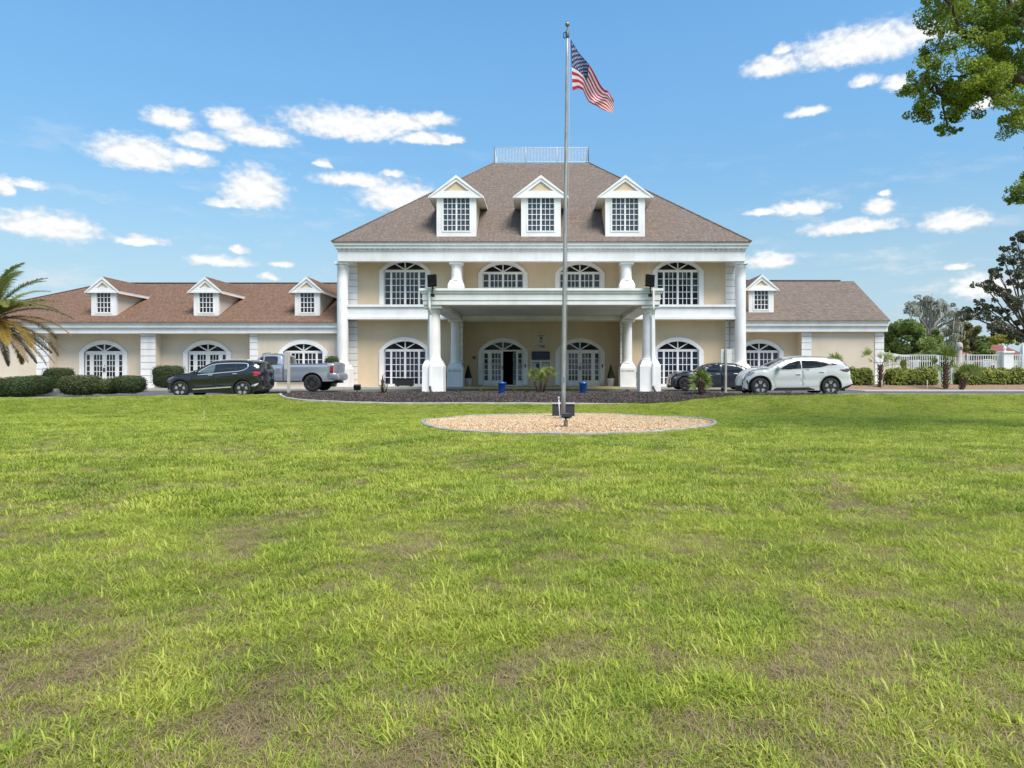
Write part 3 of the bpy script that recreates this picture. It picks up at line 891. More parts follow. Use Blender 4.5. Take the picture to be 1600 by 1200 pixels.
# the dark hall behind the open leaf, and the leaf itself swung inwards
hb = MB()
hx0, hx1, hy0, hy1 = -CD - .02, -CD + .9, YR + .14, YR + 4.0
hz1 = ZLT
hb.poly([(hx0 - 1.5, hy1, .1), (hx1 + 1.5, hy1, .1), (hx1 + 1.5, hy1, hz1 + .3), (hx0 - 1.5, hy1, hz1 + .3)])
hb.poly([(hx0 - 1.5, hy0, .14), (hx1 + 1.5, hy0, .14), (hx1 + 1.5, hy1, .14), (hx0 - 1.5, hy1, .14)], 1)
hb.poly([(hx0 - 1.5, hy0, hz1 + .3), (hx0 - 1.5, hy1, hz1 + .3), (hx1 + 1.5, hy1, hz1 + .3), (hx1 + 1.5, hy0, hz1 + .3)])
hb.poly([(hx0 - 1.5, hy0, .1), (hx0 - 1.5, hy1, .1), (hx0 - 1.5, hy1, hz1 + .3), (hx0 - 1.5, hy0, hz1 + .3)])
hb.poly([(hx1 + 1.5, hy0, .1), (hx1 + 1.5, hy0, hz1 + .3), (hx1 + 1.5, hy1, hz1 + .3), (hx1 + 1.5, hy1, .1)])
hb.build('entrance_hall', [mat('hall_wall', (.06, .055, .05), rough=.9), mat('hall_floor', (.04, .03, .03), rough=.6)], HOUSE)
ol = MB()
Mo = Matrix.Translation((-CD + .84, YR + .10, 0)) @ Matrix.Rotation(R(-72), 4, 'Z')
lw = .82
ol.box(-lw, -lw + .13, 0, .05, .17, 2.24, 0, Mo); ol.box(-.13, 0, 0, .05, .17, 2.24, 0, Mo)
ol.box(-lw + .13, -.13, 0, .05, .17, .45, 0, Mo); ol.box(-lw + .13, -.13, 0, .05, 2.12, 2.24, 0, Mo)
for r_ in range(1, 5): ol.box(-lw + .13, -.13, .012, .038, .45 + 1.67 * r_ / 5 - .02, .45 + 1.67 * r_ / 5 + .02, 0, Mo)
for c_ in (1, 2): ol.box(-lw + .13 + .56 * c_ / 3 - .02, -lw + .13 + .56 * c_ / 3 + .02, .014, .036, .45, 2.12, 0, Mo)
dl = ol.build('open_door', WHITE, HOUSE)
og = MB(); og.box(-lw + .13, -.13, .022, .028, .45, 2.12, 0, Mo); og.build('pane', PANE_SKYGREY, dl)

# --- quoins
def quoin(name_y, x0, x1, z0, z1, course=.40, proud=.045):
    mb = MB(); z = z0
    while z < z1 - .05:
        t = min(z + course - .028, z1)
        mb.box(x0, x1, name_y - proud, name_y + .03, z, t)
        z += course
    mb.box(x0 + .015, x1 - .015, name_y - .012, name_y + .02, z0, z1, 1)
    return mb.build('quoin', [WHITE_QUOIN, mat('quoin_joint', (.24, .25, .27), rough=.9)], HOUSE)
for sgn in (-1, 1):
    for (za, zb) in ((.1, 4.12), (5.02, 7.95)):
        a, b = sorted((sgn * 11.84, sgn * 11.3)); quoin(YM, a, b, za, zb)
        a, b = sorted((sgn * 4.83, sgn * 5.4)); quoin(YM, a, b, za, zb)
# --- balcony band
bm_ = MB()
for x0, x1, yb in ((-11.66, 11.66, 42.0),):
    bm_.box(x0, x1, 40.86, YM - .002, 4.86, 5.0)
    bm_.box(x0 + .05, x1 - .05, 40.95, YM - .002, 4.28, 4.86)
    bm_.box(x0, x1, 40.89, YM - .002, 4.12, 4.28)
bm_.box(-4.84, 4.84, YM + .002, YR - .002, 4.14, 4.98)
bm_.box(-4.9, 4.9, 40.97, 41.0, 4.0, 4.12)
bm_.build('balcony_slab', WHITE, HOUSE)
# --- entablature with dentils
em_ = MB()
em_.box(-12.08, 12.08, 40.50, 40.95, 7.54, 8.12)
em_.box(-12.12, 12.12, 40.46, 40.9, 8.12, 8.17)
em_.box(-12.06, 12.06, 40.52, 40.9, 8.17, 8.27)
em_.box(-12.22, 12.22, 40.34, 41.2, 8.27, 8.46)
em_.box(-12.30, 12.30, 40.25, 41.2, 8.46, 8.66)
for sgn in (-1, 1):
    for xa, xb, z0, z1 in ((11.5, 12.08, 7.54, 8.12), (11.4, 12.12, 8.12, 8.17), (11.5, 12.06, 8.17, 8.27), (11.4, 12.22, 8.27, 8.46), (11.3, 12.30, 8.46, 8.66)):
        a, b = sorted((sgn * xa, sgn * xb))
        em_.box(a, b, 41.2 if z0 > 8.2 else 40.95, 64.8, z0, z1)
for k in range(80):
    x = -12.0 + 24.0 * k / 79
    em_.box(x - .09, x + .09, 40.44, 40.518, 8.172, 8.266)
em_.build('entablature', WHITE, HOUSE)

# --- columns
def lettering(text, size, loc, m, parent, offset=0.0):
    cu = bpy.data.curves.new('lettering', 'FONT'); cu.body = text; cu.size = size; cu.align_x = 'CENTER'
    cu.extrude = .003; cu.offset = offset
    tmp = bpy.data.objects.new('tmp_text', cu)
    me = bpy.data.meshes.new_from_object(tmp)
    bpy.data.objects.remove(tmp)
    me.materials.clear(); me.materials.append(m)
    me.transform(Matrix.Translation(loc) @ Matrix.Rotation(R(90), 4, 'X'))
    o = bpy.data.objects.new('lettering', me); C.objects.link(o); o.parent = parent
    if parent.type == 'EMPTY': o.location = -Vector(parent.location)
    return o
def column(x, y, z0, zp, z1, r=.315, ph=.49, capw=.40, text=None):
    mb = MB()
    zs = zp; ze = z1 - .15
    prof = [(r * 1.22, zs), (r * 1.22, zs + .05), (r * 1.08, zs + .08), (r * 1.03, zs + .12), (r, zs + .3)]
    for k in range(1, 8):
        t = k / 8
        prof.append((r * (1 - .07 * t * t), zs + .3 + (ze - .2 - zs - .3) * t))
    prof += [(r * .92, ze - .17), (r * 1.0, ze - .15), (r * 1.0, ze - .11), (r * .93, ze - .10), (r * .96, ze - .05), (r * 1.18, ze)]
    mb.lathe(prof, (x, y, 0), 28)
    c = mb.build('column', WHITE, HOUSE)
    pb = MB()
    def ring(h, z): return [(x - h, y - h, z), (x + h, y - h, z), (x + h, y + h, z), (x - h, y + h, z)]
    levels = [(ph, z0), (ph, zp - .27), (ph - .015, zp - .25), (ph * .80, zp - .05), (ph * .76, zp - .035), (ph * .76, zp + .003)]
    vs_ = [p for h, z in levels for p in ring(h, z)]
    fs = []
    for l in range(len(levels) - 1):
        for k in range(4):
            fs.append((l * 4 + k, l * 4 + (k + 1) % 4, (l + 1) * 4 + (k + 1) % 4, (l + 1) * 4 + k))
    e = (len(levels) - 1) * 4
    fs.append((e, e + 1, e + 2, e + 3)); pb.add(vs_, fs)
    ped = pb.build('pedestal', WHITE, c, bevel=.012)
    cb = MB(); cb.box(x - capw, x + capw, y - capw, y + capw, ze, z1)
    cb.build('capital', WHITE, c, bevel=.012)
    if text:
        for wd_, dx_ in (('NO', -.305), ('PARKING', .10)): lettering(wd_, .125, (x + dx_, y - ph - .004, z0 + 1.0), mat('grey_blue_lettering', (.09, .14, .17), rough=.7), c)
    return c
YCOL = 41.0
for sgn in (-1, 1):
    column(sgn * 11.94, YCOL, -.05, 1.42, 7.54, r=.335, ph=.52)
    column(sgn * 5.1, YCOL - .35, -.02, 1.46, 4.08, r=.30, ph=.47, text='NO PARKING')
    column(sgn * 5.1, YCOL, 5.0, 6.42, 7.54, r=.32, ph=.47)
YF = 32.3
for sgn in (-1, 1):
    column(sgn * 5.08, YF, -.08, 1.50, 4.08, r=.305, ph=.49, capw=.41)

# --- entrance canopy
cm = MB()
xo = 5.58; yf = 31.75; yb = 40.84
def ring_beam(z0, z1, out, depth_in=.62):
    o_ = out
    cm.box(-xo - o_, xo + o_, yf - o_, yf + depth_in, z0, z1)
    for sgn in (-1, 1):
        a, b = sorted((sgn * (xo + o_), sgn * (xo - depth_in)))
        cm.box(a, b, yf + depth_in, yb, z0, z1)
ring_beam(4.09, 4.27, -.06, .84)
ring_beam(4.27, 4.30, -.09, .84)
ring_beam(4.30, 4.58, -.03, .84)
ring_beam(4.58, 4.61, -.06, .84)
ring_beam(4.61, 4.73, .02, .84)
ring_beam(4.73, 4.84, .09, .84)
cm.box(-4.7, 4.7, yb - .45, yb, 4.06, 4.3)
can = cm.build('canopy', WHITE, HOUSE)
cc = MB()
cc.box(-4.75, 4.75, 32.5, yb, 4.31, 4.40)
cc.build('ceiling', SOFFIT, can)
cr_ = MB()
cr_.box(-5.0, 5.0, 32.2, 41.0, 4.70, 4.76)
cr_.build('flat_roof', mat('flat_roof_gravel', (.42, .41, .39), rough=.95), can)

# --- downspouts on the two front canopy columns
for sgn, dxx in ((-1, -.10), (1, .12)):
    x = sgn * 5.08 + dxx
    mb = MB()
    mb.box(x - .045, x + .045, YF - .70, YF - .61, 3.95, 4.78)
    mb.tube([(x, YF - .66, 3.97), (x, YF - .60, 3.85), (x, YF - .40, 3.72), (x, YF - .37, 3.6)], .045, 6)
    mb.box(x - .045, x + .045, YF - .415, YF - .33, 1.46, 3.62)
    mb.tube([(x, YF - .37, 1.5), (x, YF - .42, 1.42), (x, YF - .53, 1.3), (x, YF - .535, 1.2)], .045, 6)
    mb.box(x - .045, x + .045, YF - .58, YF - .495, .28, 1.24)
    d = mb.build('downspout', WHITE, HOUSE)
    mb = MB()
    mb.tube([(x, YF - .54, .30), (x + .01, YF - .57, .20), (x + .05, YF - .66, .08), (x + .12, YF - .82, -.02)], .05, 8)
    mb.build('elbow', BLACK, d)
# thin downspouts on the corner columns
mb = MB(); mb.tube([(11.52, YM - .1, 4.1), (11.52, YM - .1, .15)], .035, 6); mb.build('downspout', METAL, HOUSE)

# --- main hip roof
PIT = .822
XE, YE0, ZE = 12.36, 40.18, 8.66
RUN = 8.92
XT, YT0, YT1, ZT = XE - RUN, YE0 + RUN, YE0 + RUN + 6.6, ZE + PIT * RUN
YE1 = YT1 + RUN
rm = MB()
E4 = [(-XE, YE0, ZE), (XE, YE0, ZE), (XE, YE1, ZE), (-XE, YE1, ZE)]
T4 = [(-XT, YT0, ZT), (XT, YT0, ZT), (XT, YT1, ZT), (-XT, YT1, ZT)]
rm.add(E4 + T4, [(0, 1, 5, 4), (1, 2, 6, 5), (2, 3, 7, 6), (3, 0, 4, 7), (4, 5, 6, 7)])
E4b = [(p[0], p[1], p[2] - .05) for p in E4]
rm.add(E4 + E4b, [(0, 4, 5, 1), (1, 5, 6, 2), (2, 6, 7, 3), (3, 7, 4, 0), (4, 7, 6, 5)])
mroof = rm.build('roof', ROOF_MAIN, HOUSE)
for a, b in zip(E4, T4):
    hp = MB(); hp.tube([a, b], .06, 6)
    hp.build('hip_cap', ROOF_MAIN, mroof)
# roof-top railing
rr = MB()
h_ = 1.14
for sgn in (-1, 1):
    pass
cor = [(-XT + .05, YT0 + .08), (XT - .05, YT0 + .08), (XT - .05, YT1 - .08), (-XT + .05, YT1 - .08)]
for i in range(4):
    a, b = Vector((*cor[i], 0)), Vector((*cor[(i + 1) % 4], 0))
    ln = (b - a).length; d = (b - a).normalized()
    for z, r_ in ((ZT + h_, .022), (ZT + .12, .018)):
        rr.tube([a + Vector((0, 0, z)), b + Vector((0, 0, z))], r_, 6)
    k = 0
    n_ = int(ln / .105)
    for k in range(n_ + 1):
        p = a + d * ln * k / n_
        rr.tube([p + Vector((0, 0, ZT + .1)), p + Vector((0, 0, ZT + h_))], .019, 4, cap=False)
    for k in range(4):
        p = a + d * ln * k / 3
        rr.tube([p + Vector((0, 0, ZT - .1)), p + Vector((0, 0, ZT + h_ + .06))], .024, 6, mi=1)
rail = rr.build('roof_railing', [mat('white_railing', (.80, .82, .85), rough=.4), mat('grey_railing_post', (.45, .48, .52), rough=.4)], HOUSE)

# --- dormers
def dormer(cx, yf_, zb, ze, zp, wf, wg, y0, z0, pit, roofmat, ncol, nrow, wwin, wz0, wz1, split=False, cheek=STUCCO):
    hf, hg = wf / 2, wg / 2
    yb_ = lambda z: y0 + (z - z0) / pit + .12
    mb = MB()
    hole = [(cx - wwin / 2, wz0), (cx + wwin / 2, wz0), (cx + wwin / 2, wz1), (cx - wwin / 2, wz1)]
    wall_front(mb, cx - hf, cx + hf, zb, ze + .05, yf_, [hole], .09, 0, 0)
    for sgn in (-1, 1):
        x = cx + sgn * hf
        q = [(x, yf_ + .16, zb), (x, yb_(ze), ze + .05), (x, yf_ + .16, ze + .05)]
        q2 = [(x, yf_, zb), (x, yf_ + .16, zb), (x, yf_ + .16, ze + .05), (x, yf_, ze + .05)]
        mb.poly(q if sgn > 0 else q[::-1], 1); mb.poly(q2 if sgn > 0 else q2[::-1], 0)
    # casing boards round the window
    cw = .07
    for a, b, c, d in ((cx - wwin / 2 - cw, cx - wwin / 2, wz0 - cw, wz1), (cx + wwin / 2, cx + wwin / 2 + cw, wz0 - cw, wz1), (cx - wwin / 2, cx + wwin / 2, wz0 - cw, wz0)):
        mb.box(a, b, yf_ - .025, yf_ + .01, c, d)
    # pediment with recessed triangle
    yp = yf_ - .14
    th = (zp - ze)
    outer = [(cx - hg + .06, ze), (cx + hg - .06, ze), (cx, zp - .05)]
    s_ = .46 if split else .36
    zc_ = ze + th * .28
    inner = [(cx - hg * s_, zc_), (cx + hg * s_, zc_), (cx, zc_ + th * s_ * .98)]
    fl = outer + inner
    mb.add([(p[0], yp, p[1]) for p in fl], [(0, 1, 4, 3), (1, 2, 5, 4), (2, 0, 3, 5)], 0)
    mb.add([(p[0], yp, p[1]) for p in inner] + [(p[0], yp + .08, p[1]) for p in inner], [(0, 1, 4, 3), (1, 2, 5, 4), (2, 0, 3, 5)], 0)
    mb.add([(p[0], yp + .08, p[1]) for p in inner], [(0, 1, 2)], 1)
    mb.box(cx - hg + .06, cx + hg - .06, yp - .02, yf_ + .01, ze - .05, ze + .06)
    for sgn in (-1, 1):      # eave boxes running back along the cheeks
        a, b = sorted((cx + sgn * (hf - .02), cx + sgn * (hg - .03)))
        zt_ = ze + .07
        vs_ = [(a, yf_ + .011, ze - .05), (b, yf_ + .011, ze - .05), (b, yb_(ze) , ze - .05), (a, yb_(ze), ze - .05), (a, yf_ + .011, zt_), (b, yf_ + .011, zt_), (b, yb_(zt_), zt_), (a, yb_(zt_), zt_)]
        mb.add(vs_, [(0, 3, 2, 1), (0, 1, 5, 4), (1, 2, 6, 5), (3, 0, 4, 7)], 0)
    d = mb.build('dormer', [WHITE, cheek], HOUSE)
    rb = MB()
    t_ = .07
    sl_ = (zp - ze) / hg
    for sgn in (-1, 1):
        e0 = (cx + sgn * hg, yp - .035, ze + .02); r0 = (cx, yp - .035, zp + .02)
        r1 = (cx, yb_(zp) + .1, zp + .02); e1 = (cx + sgn * hg, yb_(ze) + .15, ze + .02)
        q = [e0, r0, r1, e1]
        qb = [(p[0], p[1], p[2] - t_ - .05) for p in q]
        rb.poly(q if sgn < 0 else q[::-1], 0)
        rb.poly(qb[::-1] if sgn < 0 else qb, 1)
        f1 = [e0, qb[0], qb[1], r0]; rb.poly(f1 if sgn < 0 else f1[::-1], 1)
        f2 = [e0, e1, qb[3], qb[0]]; rb.poly(f2 if sgn < 0 else f2[::-1], 1)
        # raking fascia board
        b0 = [(cx + sgn * hg, yp - .045, ze - .07), (cx + sgn * hg, yp - .045, ze + .01), (cx, yp - .045, zp + .01), (cx, yp - .045, zp - .16)]
        rb.poly(b0 if sgn < 0 else b0[::-1], 1)
    rb.build('gable_roof', [roofmat, WHITE], d)
    fb = MB(); y0_, y1_ = yf_ + .02, yf_ + .07
    xa, xb = cx - wwin / 2, cx + wwin / 2
    m_ = .036
    cols = [xa + (xb - xa) * k / ncol for k in range(ncol + 1)]
    for k, x in enumerate(cols):
        w_ = .05 if k in (0, ncol) else (.10 if split and k == ncol // 2 else m_)
        a, b = max(xa, x - w_ / 2), min(xb, x + w_ / 2)
        fb.box(a, b, y0_, y1_, wz0, wz1)
    for r_ in range(nrow + 1):
        z = wz0 + (wz1 - wz0) * r_ / nrow
        w_ = m_
        fb.box(xa + .026, xb - .026, y0_ + .008, y1_ - .008, max(wz0, z - w_ / 2), min(wz1, z + w_ / 2))
    fb.build('window_frame', WHITE, d)
    gb = MB(); yy = yf_ + .06; tz = random.uniform(-.03, .03)
    gb.poly([(xa, yy, wz0), (xb, yy, wz0), (xb, yy + tz, wz1), (xa, yy + tz, wz1)])
    gb.build('pane', PANE_SKYGREY if split else PANE, d)
    return d
for cx in (-5.06, -.03, 4.98):
    dormer(cx, 40.62, 9.0, 11.34, 12.62, 2.36, 3.3, YE0, ZE, PIT, ROOF_MAIN, 6, 6, 1.58, 9.36, 11.32, True)

# --- wings
YW = 41.55; RC = .72
WING_L = -37.3
ZLE = 3.97; PL = .468; YLE = 41.0
lw_ = MB()
wall_l = [(-30.0, -24.35, -27.1, True), (-23.5, -17.72, -20.68, True)]
wall_front(lw_, WING_L + .4, -30.0, -.3, 3.6, YW, [], .1)
for x0, x1, cx, dr in wall_l:
    wall_front(lw_, x0, x1, -.3, 3.6, YW + RC, [arch_pts(cx, 2.4, .02, 2.2, .47)], .13, 1, 2)
    lw_.poly([(x0, YW, -.3), (x0, YW + RC, -.3), (x0, YW + RC, 3.6), (x0, YW, 3.6)][::1], 1)
    lw_.poly([(x1, YW, -.3), (x1, YW + RC, -.3), (x1, YW + RC, 3.6), (x1, YW, 3.6)][::-1], 1)
lw_.poly([(-24.35, YW, -.3), (-23.5, YW, -.3), (-23.5, YW, 3.6), (-24.35, YW, 3.6)], 0)
wall_front(lw_, -17.72, -11.82, -.3, 3.6, YW, [arch_pts(-14.5, 2.4, .5, 2.2, .47)], .13, 0, 2)
lw_.poly([(WING_L + .4, YW, -.3), (WING_L + .4, YW, 3.6), (WING_L + .4, 54, 3.6), (WING_L + .4, 54, -.3)], 0)
lw_.build('wall', [STUCCO2, STUCCO2, WHITE], HOUSE)
window_unit(YW + RC, -27.1, .02, 2.2, .47, w=2.4, door=True)
window_unit(YW + RC, -20.68, .02, 2.2, .47, w=2.4, door=True)
window_unit(YW, -14.5, .5, 2.2, .47, w=2.4, rows=4)
quoin(YW, -30.72, -29.98, -.05, 3.28); quoin(YW, -24.37, -23.48, -.05, 3.28, proud=.05); quoin(YW, -17.74, -17.27, -.05, 3.28)
fm = MB()
def fascia(x0, x1, yw, z0, z1):
    h = (z1 - z0)
    fm.box(x0, x1, yw - .30, yw + RC + .05, z0, z0 + h * .50)
    fm.box(x0, x1, yw - .42, yw + .1, z0 + h * .50 + .015, z1 - .03)
    fm.box(x0 , x1, yw - .33, yw + .1, z0 + h * .50, z0 + h * .50 + .015)
    fm.box(x0, x1, yw - .52, yw + .1, z1 - .03, z1)
fascia(WING_L + .1, -12.2, YW, 3.30, 3.95)
fm.build('fascia', WHITE, HOUSE)
fm = MB()
fascia(12.2, 20.93, YW, 3.40, 4.06)
fm.build('fascia', WHITE, HOUSE)
YLR = YLE + 6.8; ZLR = ZLE + PL * 6.8
lr = MB()
xl = WING_L
lr.add([(xl, YLE, ZLE), (-11.8, YLE, ZLE), (-11.8, YLR, ZLR), (xl + 6.8, YLR, ZLR), (xl, YLR + 6.8, ZLE), (-11.8, YLR + 6.8, ZLE)],
       [(0, 1, 2, 3), (0, 3, 4), (3, 2, 5, 4)])
lr.add([(xl, YLE, ZLE), (-11.8, YLE, ZLE), (-11.8, YLE, ZLE - .05), (xl, YLE, ZLE - .05)], [(0, 3, 2, 1)])
lroof = lr.build('roof', ROOF_LEFT, HOUSE)
rc = MB(); rc.tube([(xl + 6.8, YLR, ZLR + .02), (-11.9, YLR, ZLR + .02)], .07, 6); rc.tube([(xl, YLE, ZLE), (xl + 6.8, YLR, ZLR + .02)], .05, 6)
rc.build('ridge_cap', mat('dark_ridge_shingle', (.07, .05, .045), rough=.9), lroof)
for cx in (-26.92, -20.62, -14.4):
    dormer(cx, 41.98, 4.43, 5.86, 6.80, 1.53, 2.14, YLE, ZLE, PL, ROOF_LEFT, 4, 4, .86, 4.62, 5.86, cheek=STUCCO2)
# right wing: gable end
ZRE = 4.08; PR = .62; YRR = YLE + 4.8; ZRR = ZRE + PR * 4.8; XR = 20.95
rw = MB()
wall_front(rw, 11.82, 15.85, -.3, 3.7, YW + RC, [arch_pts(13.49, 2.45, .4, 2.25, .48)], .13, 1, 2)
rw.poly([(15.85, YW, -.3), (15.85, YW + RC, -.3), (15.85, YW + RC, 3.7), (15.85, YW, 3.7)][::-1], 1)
wall_front(rw, 15.85, 20.8, -.3, 3.7, YW, [], .1, 0)
rw.add([(20.8, YW, -.3), (20.8, 50.0, -.3), (20.8, 50.0, 4.0), (20.8, YRR, ZRR - .1), (20.8, YW, 4.0)], [(0, 1, 2, 3, 4)], 0)
rw.build('wall', [STUCCO2, STUCCO, WHITE], HOUSE)  # recess and its return take darker stucco, their shade put into the colour
window_unit(YW + RC, 13.49, .4, 2.25, .48, w=2.45, rows=4)
quoin(YW, 15.83, 16.42, -.05, 3.38); quoin(YW, 20.28, 20.83, -.05, 3.38)
rr2 = MB()
rr2.add([(11.8, YLE, ZRE), (XR, YLE, ZRE), (XR, YRR, ZRR), (11.8, YRR, ZRR), (11.8, YRR + 4.8, ZRE), (XR, YRR + 4.8, ZRE)], [(0, 1, 2, 3), (3, 2, 5, 4)])
rr2.add([(11.8, YLE, ZRE), (XR, YLE, ZRE), (XR, YLE, ZRE - .05), (11.8, YLE, ZRE - .05)], [(0, 3, 2, 1)])
rr2.add([(XR, YLE, ZRE), (XR, YRR, ZRR), (XR, YRR + 4.8, ZRE), (XR, YLE, ZRE - .14), (XR, YRR, ZRR - .14), (XR, YRR + 4.8, ZRE - .14)], [(0, 3, 4, 1), (1, 4, 5, 2)], 1)
rroof = rr2.build('roof', [ROOF_MAIN, WHITE], HOUSE)
rc = MB(); rc.tube([(11.9, YRR, ZRR + .02), (XR - .9, YRR, ZRR + .02)], .07, 6); rc.build('ridge_cap', mat('dark_ridge_shingle', (.07, .05, .045)), rroof)
dormer(13.48, 41.86, 4.62, 5.98, 6.92, 1.53, 2.1, YLE, ZRE, PR, ROOF_MAIN, 4, 4, .86, 4.80, 5.98)
# ------------------------------------------------------------------ vehicles
def paint(name, col, metal=.0, rough=.28):
    m = mat(name, col, tuple(c * .93 for c in col), scale=.7, rough=rough, metal=metal, coat=1.0)
    return m
TYRE = mat('tyre_rubber', (.014, .014, .015), (.024, .023, .022), scale=12, rough=.85)
RIM = mat('silver_rim', (.66, .67, .69), (.55, .56, .58), rough=.35, metal=.15)
RIMB = mat('black_rim', (.012, .012, .013), (.02, .02, .02), rough=.3)
CARGLASS = glassmat('tinted_car_glass', (.014, .017, .022), rough=.02)
CARGLASS2 = glassmat('clear_car_glass', (.10, .135, .15), rough=.02)
TRIM = mat('black_plastic_trim', (.013, .013, .014), (.022, .022, .022), rough=.6)
CHROME = mat('chrome_trim', (.70, .71, .72), (.62, .63, .64), rough=.25, metal=.45)
RED = mat('red_lamp', (.42, .012, .015), (.25, .005, .01), scale=14, rough=.15, coat=.8)
DRED = mat('dark_red_lamp', (.10, .02, .022), (.05, .01, .012), scale=14, rough=.15, coat=.8)
LAMP = mat('clear_lamp', (.30, .32, .34), (.08, .085, .09), scale=18, rough=.1, coat=1)
DARKIN = mat('dark_interior', (.008, .008, .009), rough=.9)

def catmull(pts, step):
    out = []
    n = len(pts)
    for i in range(n - 1):
        p0, p1, p2, p3 = (Vector(pts[max(0, i - 1)]), Vector(pts[i]), Vector(pts[i + 1]), Vector(pts[min(n - 1, i + 2)]))
        k = max(1, int((p2 - p1).length / step))
        for j in range(k):
            t = j / k
            out.append(.5 * ((2 * p1) + (p2 - p0) * t + (2 * p0 - 5 * p1 + 4 * p2 - p3) * t * t + (3 * p1 - p0 - 3 * p2 + p3) * t ** 3))
    out.append(Vector(pts[-1]))
    return out
def inside(p, poly):
    c = False; n = len(poly); x, y = p[0], p[1]
    for i in range(n):
        a, b = poly[i], poly[(i + 1) % n]
        if (a[1] > y) != (b[1] > y) and x < (b[0] - a[0]) * (y - a[1]) / (b[1] - a[1]) + a[0]:
            c = not c
    return c

def make_car(S):
    root = thing(S['name'], S['label'], S['cat'], S['loc'], S.get('rz', 0))
    Wd = S['W']; hw = Wd / 2
    nose, tail, zk = S.get('nose', 1), S.get('tail', 1), S.get('zk', 1)
    w0_, w1_ = S['wheels']
    def rm(p):
        x, z = p[0], p[1] * zk
        if x < w0_: x = w0_ - (w0_ - x) * nose
        if x > w1_: x = w1_ + (x - w1_) * tail
        return (x, z)
    S['top'] = [rm(p) for p in S['top']]
    S['regions'] = [(a, [rm(q) for q in b], c, {**e, **({'handle': rm(e['handle'])} if 'handle' in e else {})}) for a, b, c, e in S['regions']]
    S['lines'] = [([rm(q) for q in a], b, c) for a, b, c in S.get('lines', [])]
    S['across'] = [(rm(a), rm(b), c, e) for a, b, c, e in S['across']]
    S['mirror'] = [rm(q) for q in S.get('mirror', [])]
    S['belt'] = [rm(q) for q in S['belt']]
    nose_x = min(p[0] for p in S['top'])
    top = catmull(S['top'], .07)
    L = max(p.x for p in top); zmax = max(p.y for p in top)
    rw_, cl = S['wr'], S['clear']
    ar = rw_ + S.get('arch', .055)
    def arc(cx):
        a0 = math.asin(max(-1, min(1, (cl - rw_) / ar)))
        k = 18
        return [Vector((cx + ar * math.cos(a0 + (math.pi - 2 * a0) * i / k), rw_ + ar * math.sin(a0 + (math.pi - 2 * a0) * i / k))) for i in range(k + 1)]
    bottom = [Vector((top[-1].x - .12, cl + .02))] + arc(S['wheels'][1]) + [Vector((S['wheels'][1] - ar - .1, cl)), Vector((S['wheels'][0] + ar + .1, cl))] + arc(S['wheels'][0]) + [Vector((top[0].x + .10, cl + .02))]
    outline = top + bottom
    ntop = len(top)
    belt = S['belt']
    def beltz(s): return interp(s, belt)
    def dtop(p):
        d = 9
        for i in range(ntop - 1):
            a, b = top[i], top[i + 1]
            ab = b - a; t = max(0, min(1, (p - a).dot(ab) / max(1e-9, ab.length_squared)))
            d = min(d, (p - (a + ab * t)).length)
        return d
    fr, rr_ = S.get('front_taper', .24), S.get('rear_taper', .14)
    def width(p):
        s, z = p.x, p.y
        w = hw
        sn = s - nose_x
        if sn < .9: w -= fr * ((.9 - sn) / .9) ** 2.2
        if s > L - .9: w -= rr_ * ((s - L + .9) / .9) ** 2
        zb = beltz(s)
        if z > zb: w -= S.get('tumble', .20) * ((z - zb) / max(.2, zmax - zb)) ** 1.15 + .012
        else:
            t = (z - cl) / (zb - cl)
            w -= .055 * max(0, .32 - t) / .32                    # tuck under the sill
            w -= .030 * max(0, (t - .74)) / .26                  # shoulder
            w -= .022 * math.exp(-((t - .42) / .16) ** 2)        # scallop along the doors
        d = dtop(p); r_ = S.get('round', .13)
        if d < r_: w -= .8 * r_ * (1 - math.sqrt(max(0, 1 - (1 - d / r_) ** 2)))
        return w
    regions = S['regions']            # (name, polygon, material, flags)
    verts = list(outline); n0 = len(outline)
    edges = [(i, (i + 1) % n0) for i in range(n0)]
    for (nm, poly, m_, fl) in regions:
        b = len(verts); pl = [Vector(p) for p in poly]
        verts += pl; edges += [(b + i, b + (i + 1) % len(pl)) for i in range(len(pl))]
    st = .085
    s = st
    while s < L:
        z = cl + .04
        while z < zmax:
            p = Vector((s, z))
            if inside(p, outline) and dtop(p) > .05: verts.append(p)
            z += st
        s += st
    vo, eo, fo, *_ = delaunay_2d_cdt(verts, edges, [], 0, 1e-5)
    sets = {}
    for f in fo:
        c = sum((vo[i] for i in f), Vector((0, 0))) / len(f)
        if not inside(c, outline): continue
        key = -1
        for i, (nm, poly, m_, fl) in enumerate(regions):
            if inside(c, poly): key = i; break
        sets.setdefault(key, []).append(f)
    wv = [width(p) for p in vo]
    def side_mesh(fs, sgn, off=0.0, tf=None):
        used = sorted({i for f in fs for i in f}); mp = {u: k for k, u in enumerate(used)}
        v = [(vo[u].x, sgn * (wv[u] + off), vo[u].y) for u in used]
        if tf: v = [tf(Vector(q)) for q in v]
        ff = []
        for f in fs:
            a, b, c = (vo[i] for i in f[:3])
            ccw = (b.x - a.x) * (c.y - a.y) - (b.y - a.y) * (c.x - a.x) > 0
            g = [mp[i] for i in f]
            ff.append(tuple(g if ccw == (sgn < 0) else g[::-1]))
        return v, ff
    mats = [S['paint'], TRIM, CHROME, DARKIN, SEAM]
    body = MB()
    for sgn in (-1, 1):
        v, f = side_mesh(sets.get(-1, []), sgn); body.add(v, f, 0, True)
    # skin across the car, from nose over roof to tail
    NA = 10
    glass = {}
    gl = S['across']                   # list of (i_from s,z -> s,z, name, material): stretches of the top line that are glass
    def nearest(q): return min(range(ntop), key=lambda i: (top[i] - Vector(q)).length)
    flags = [None] * ntop
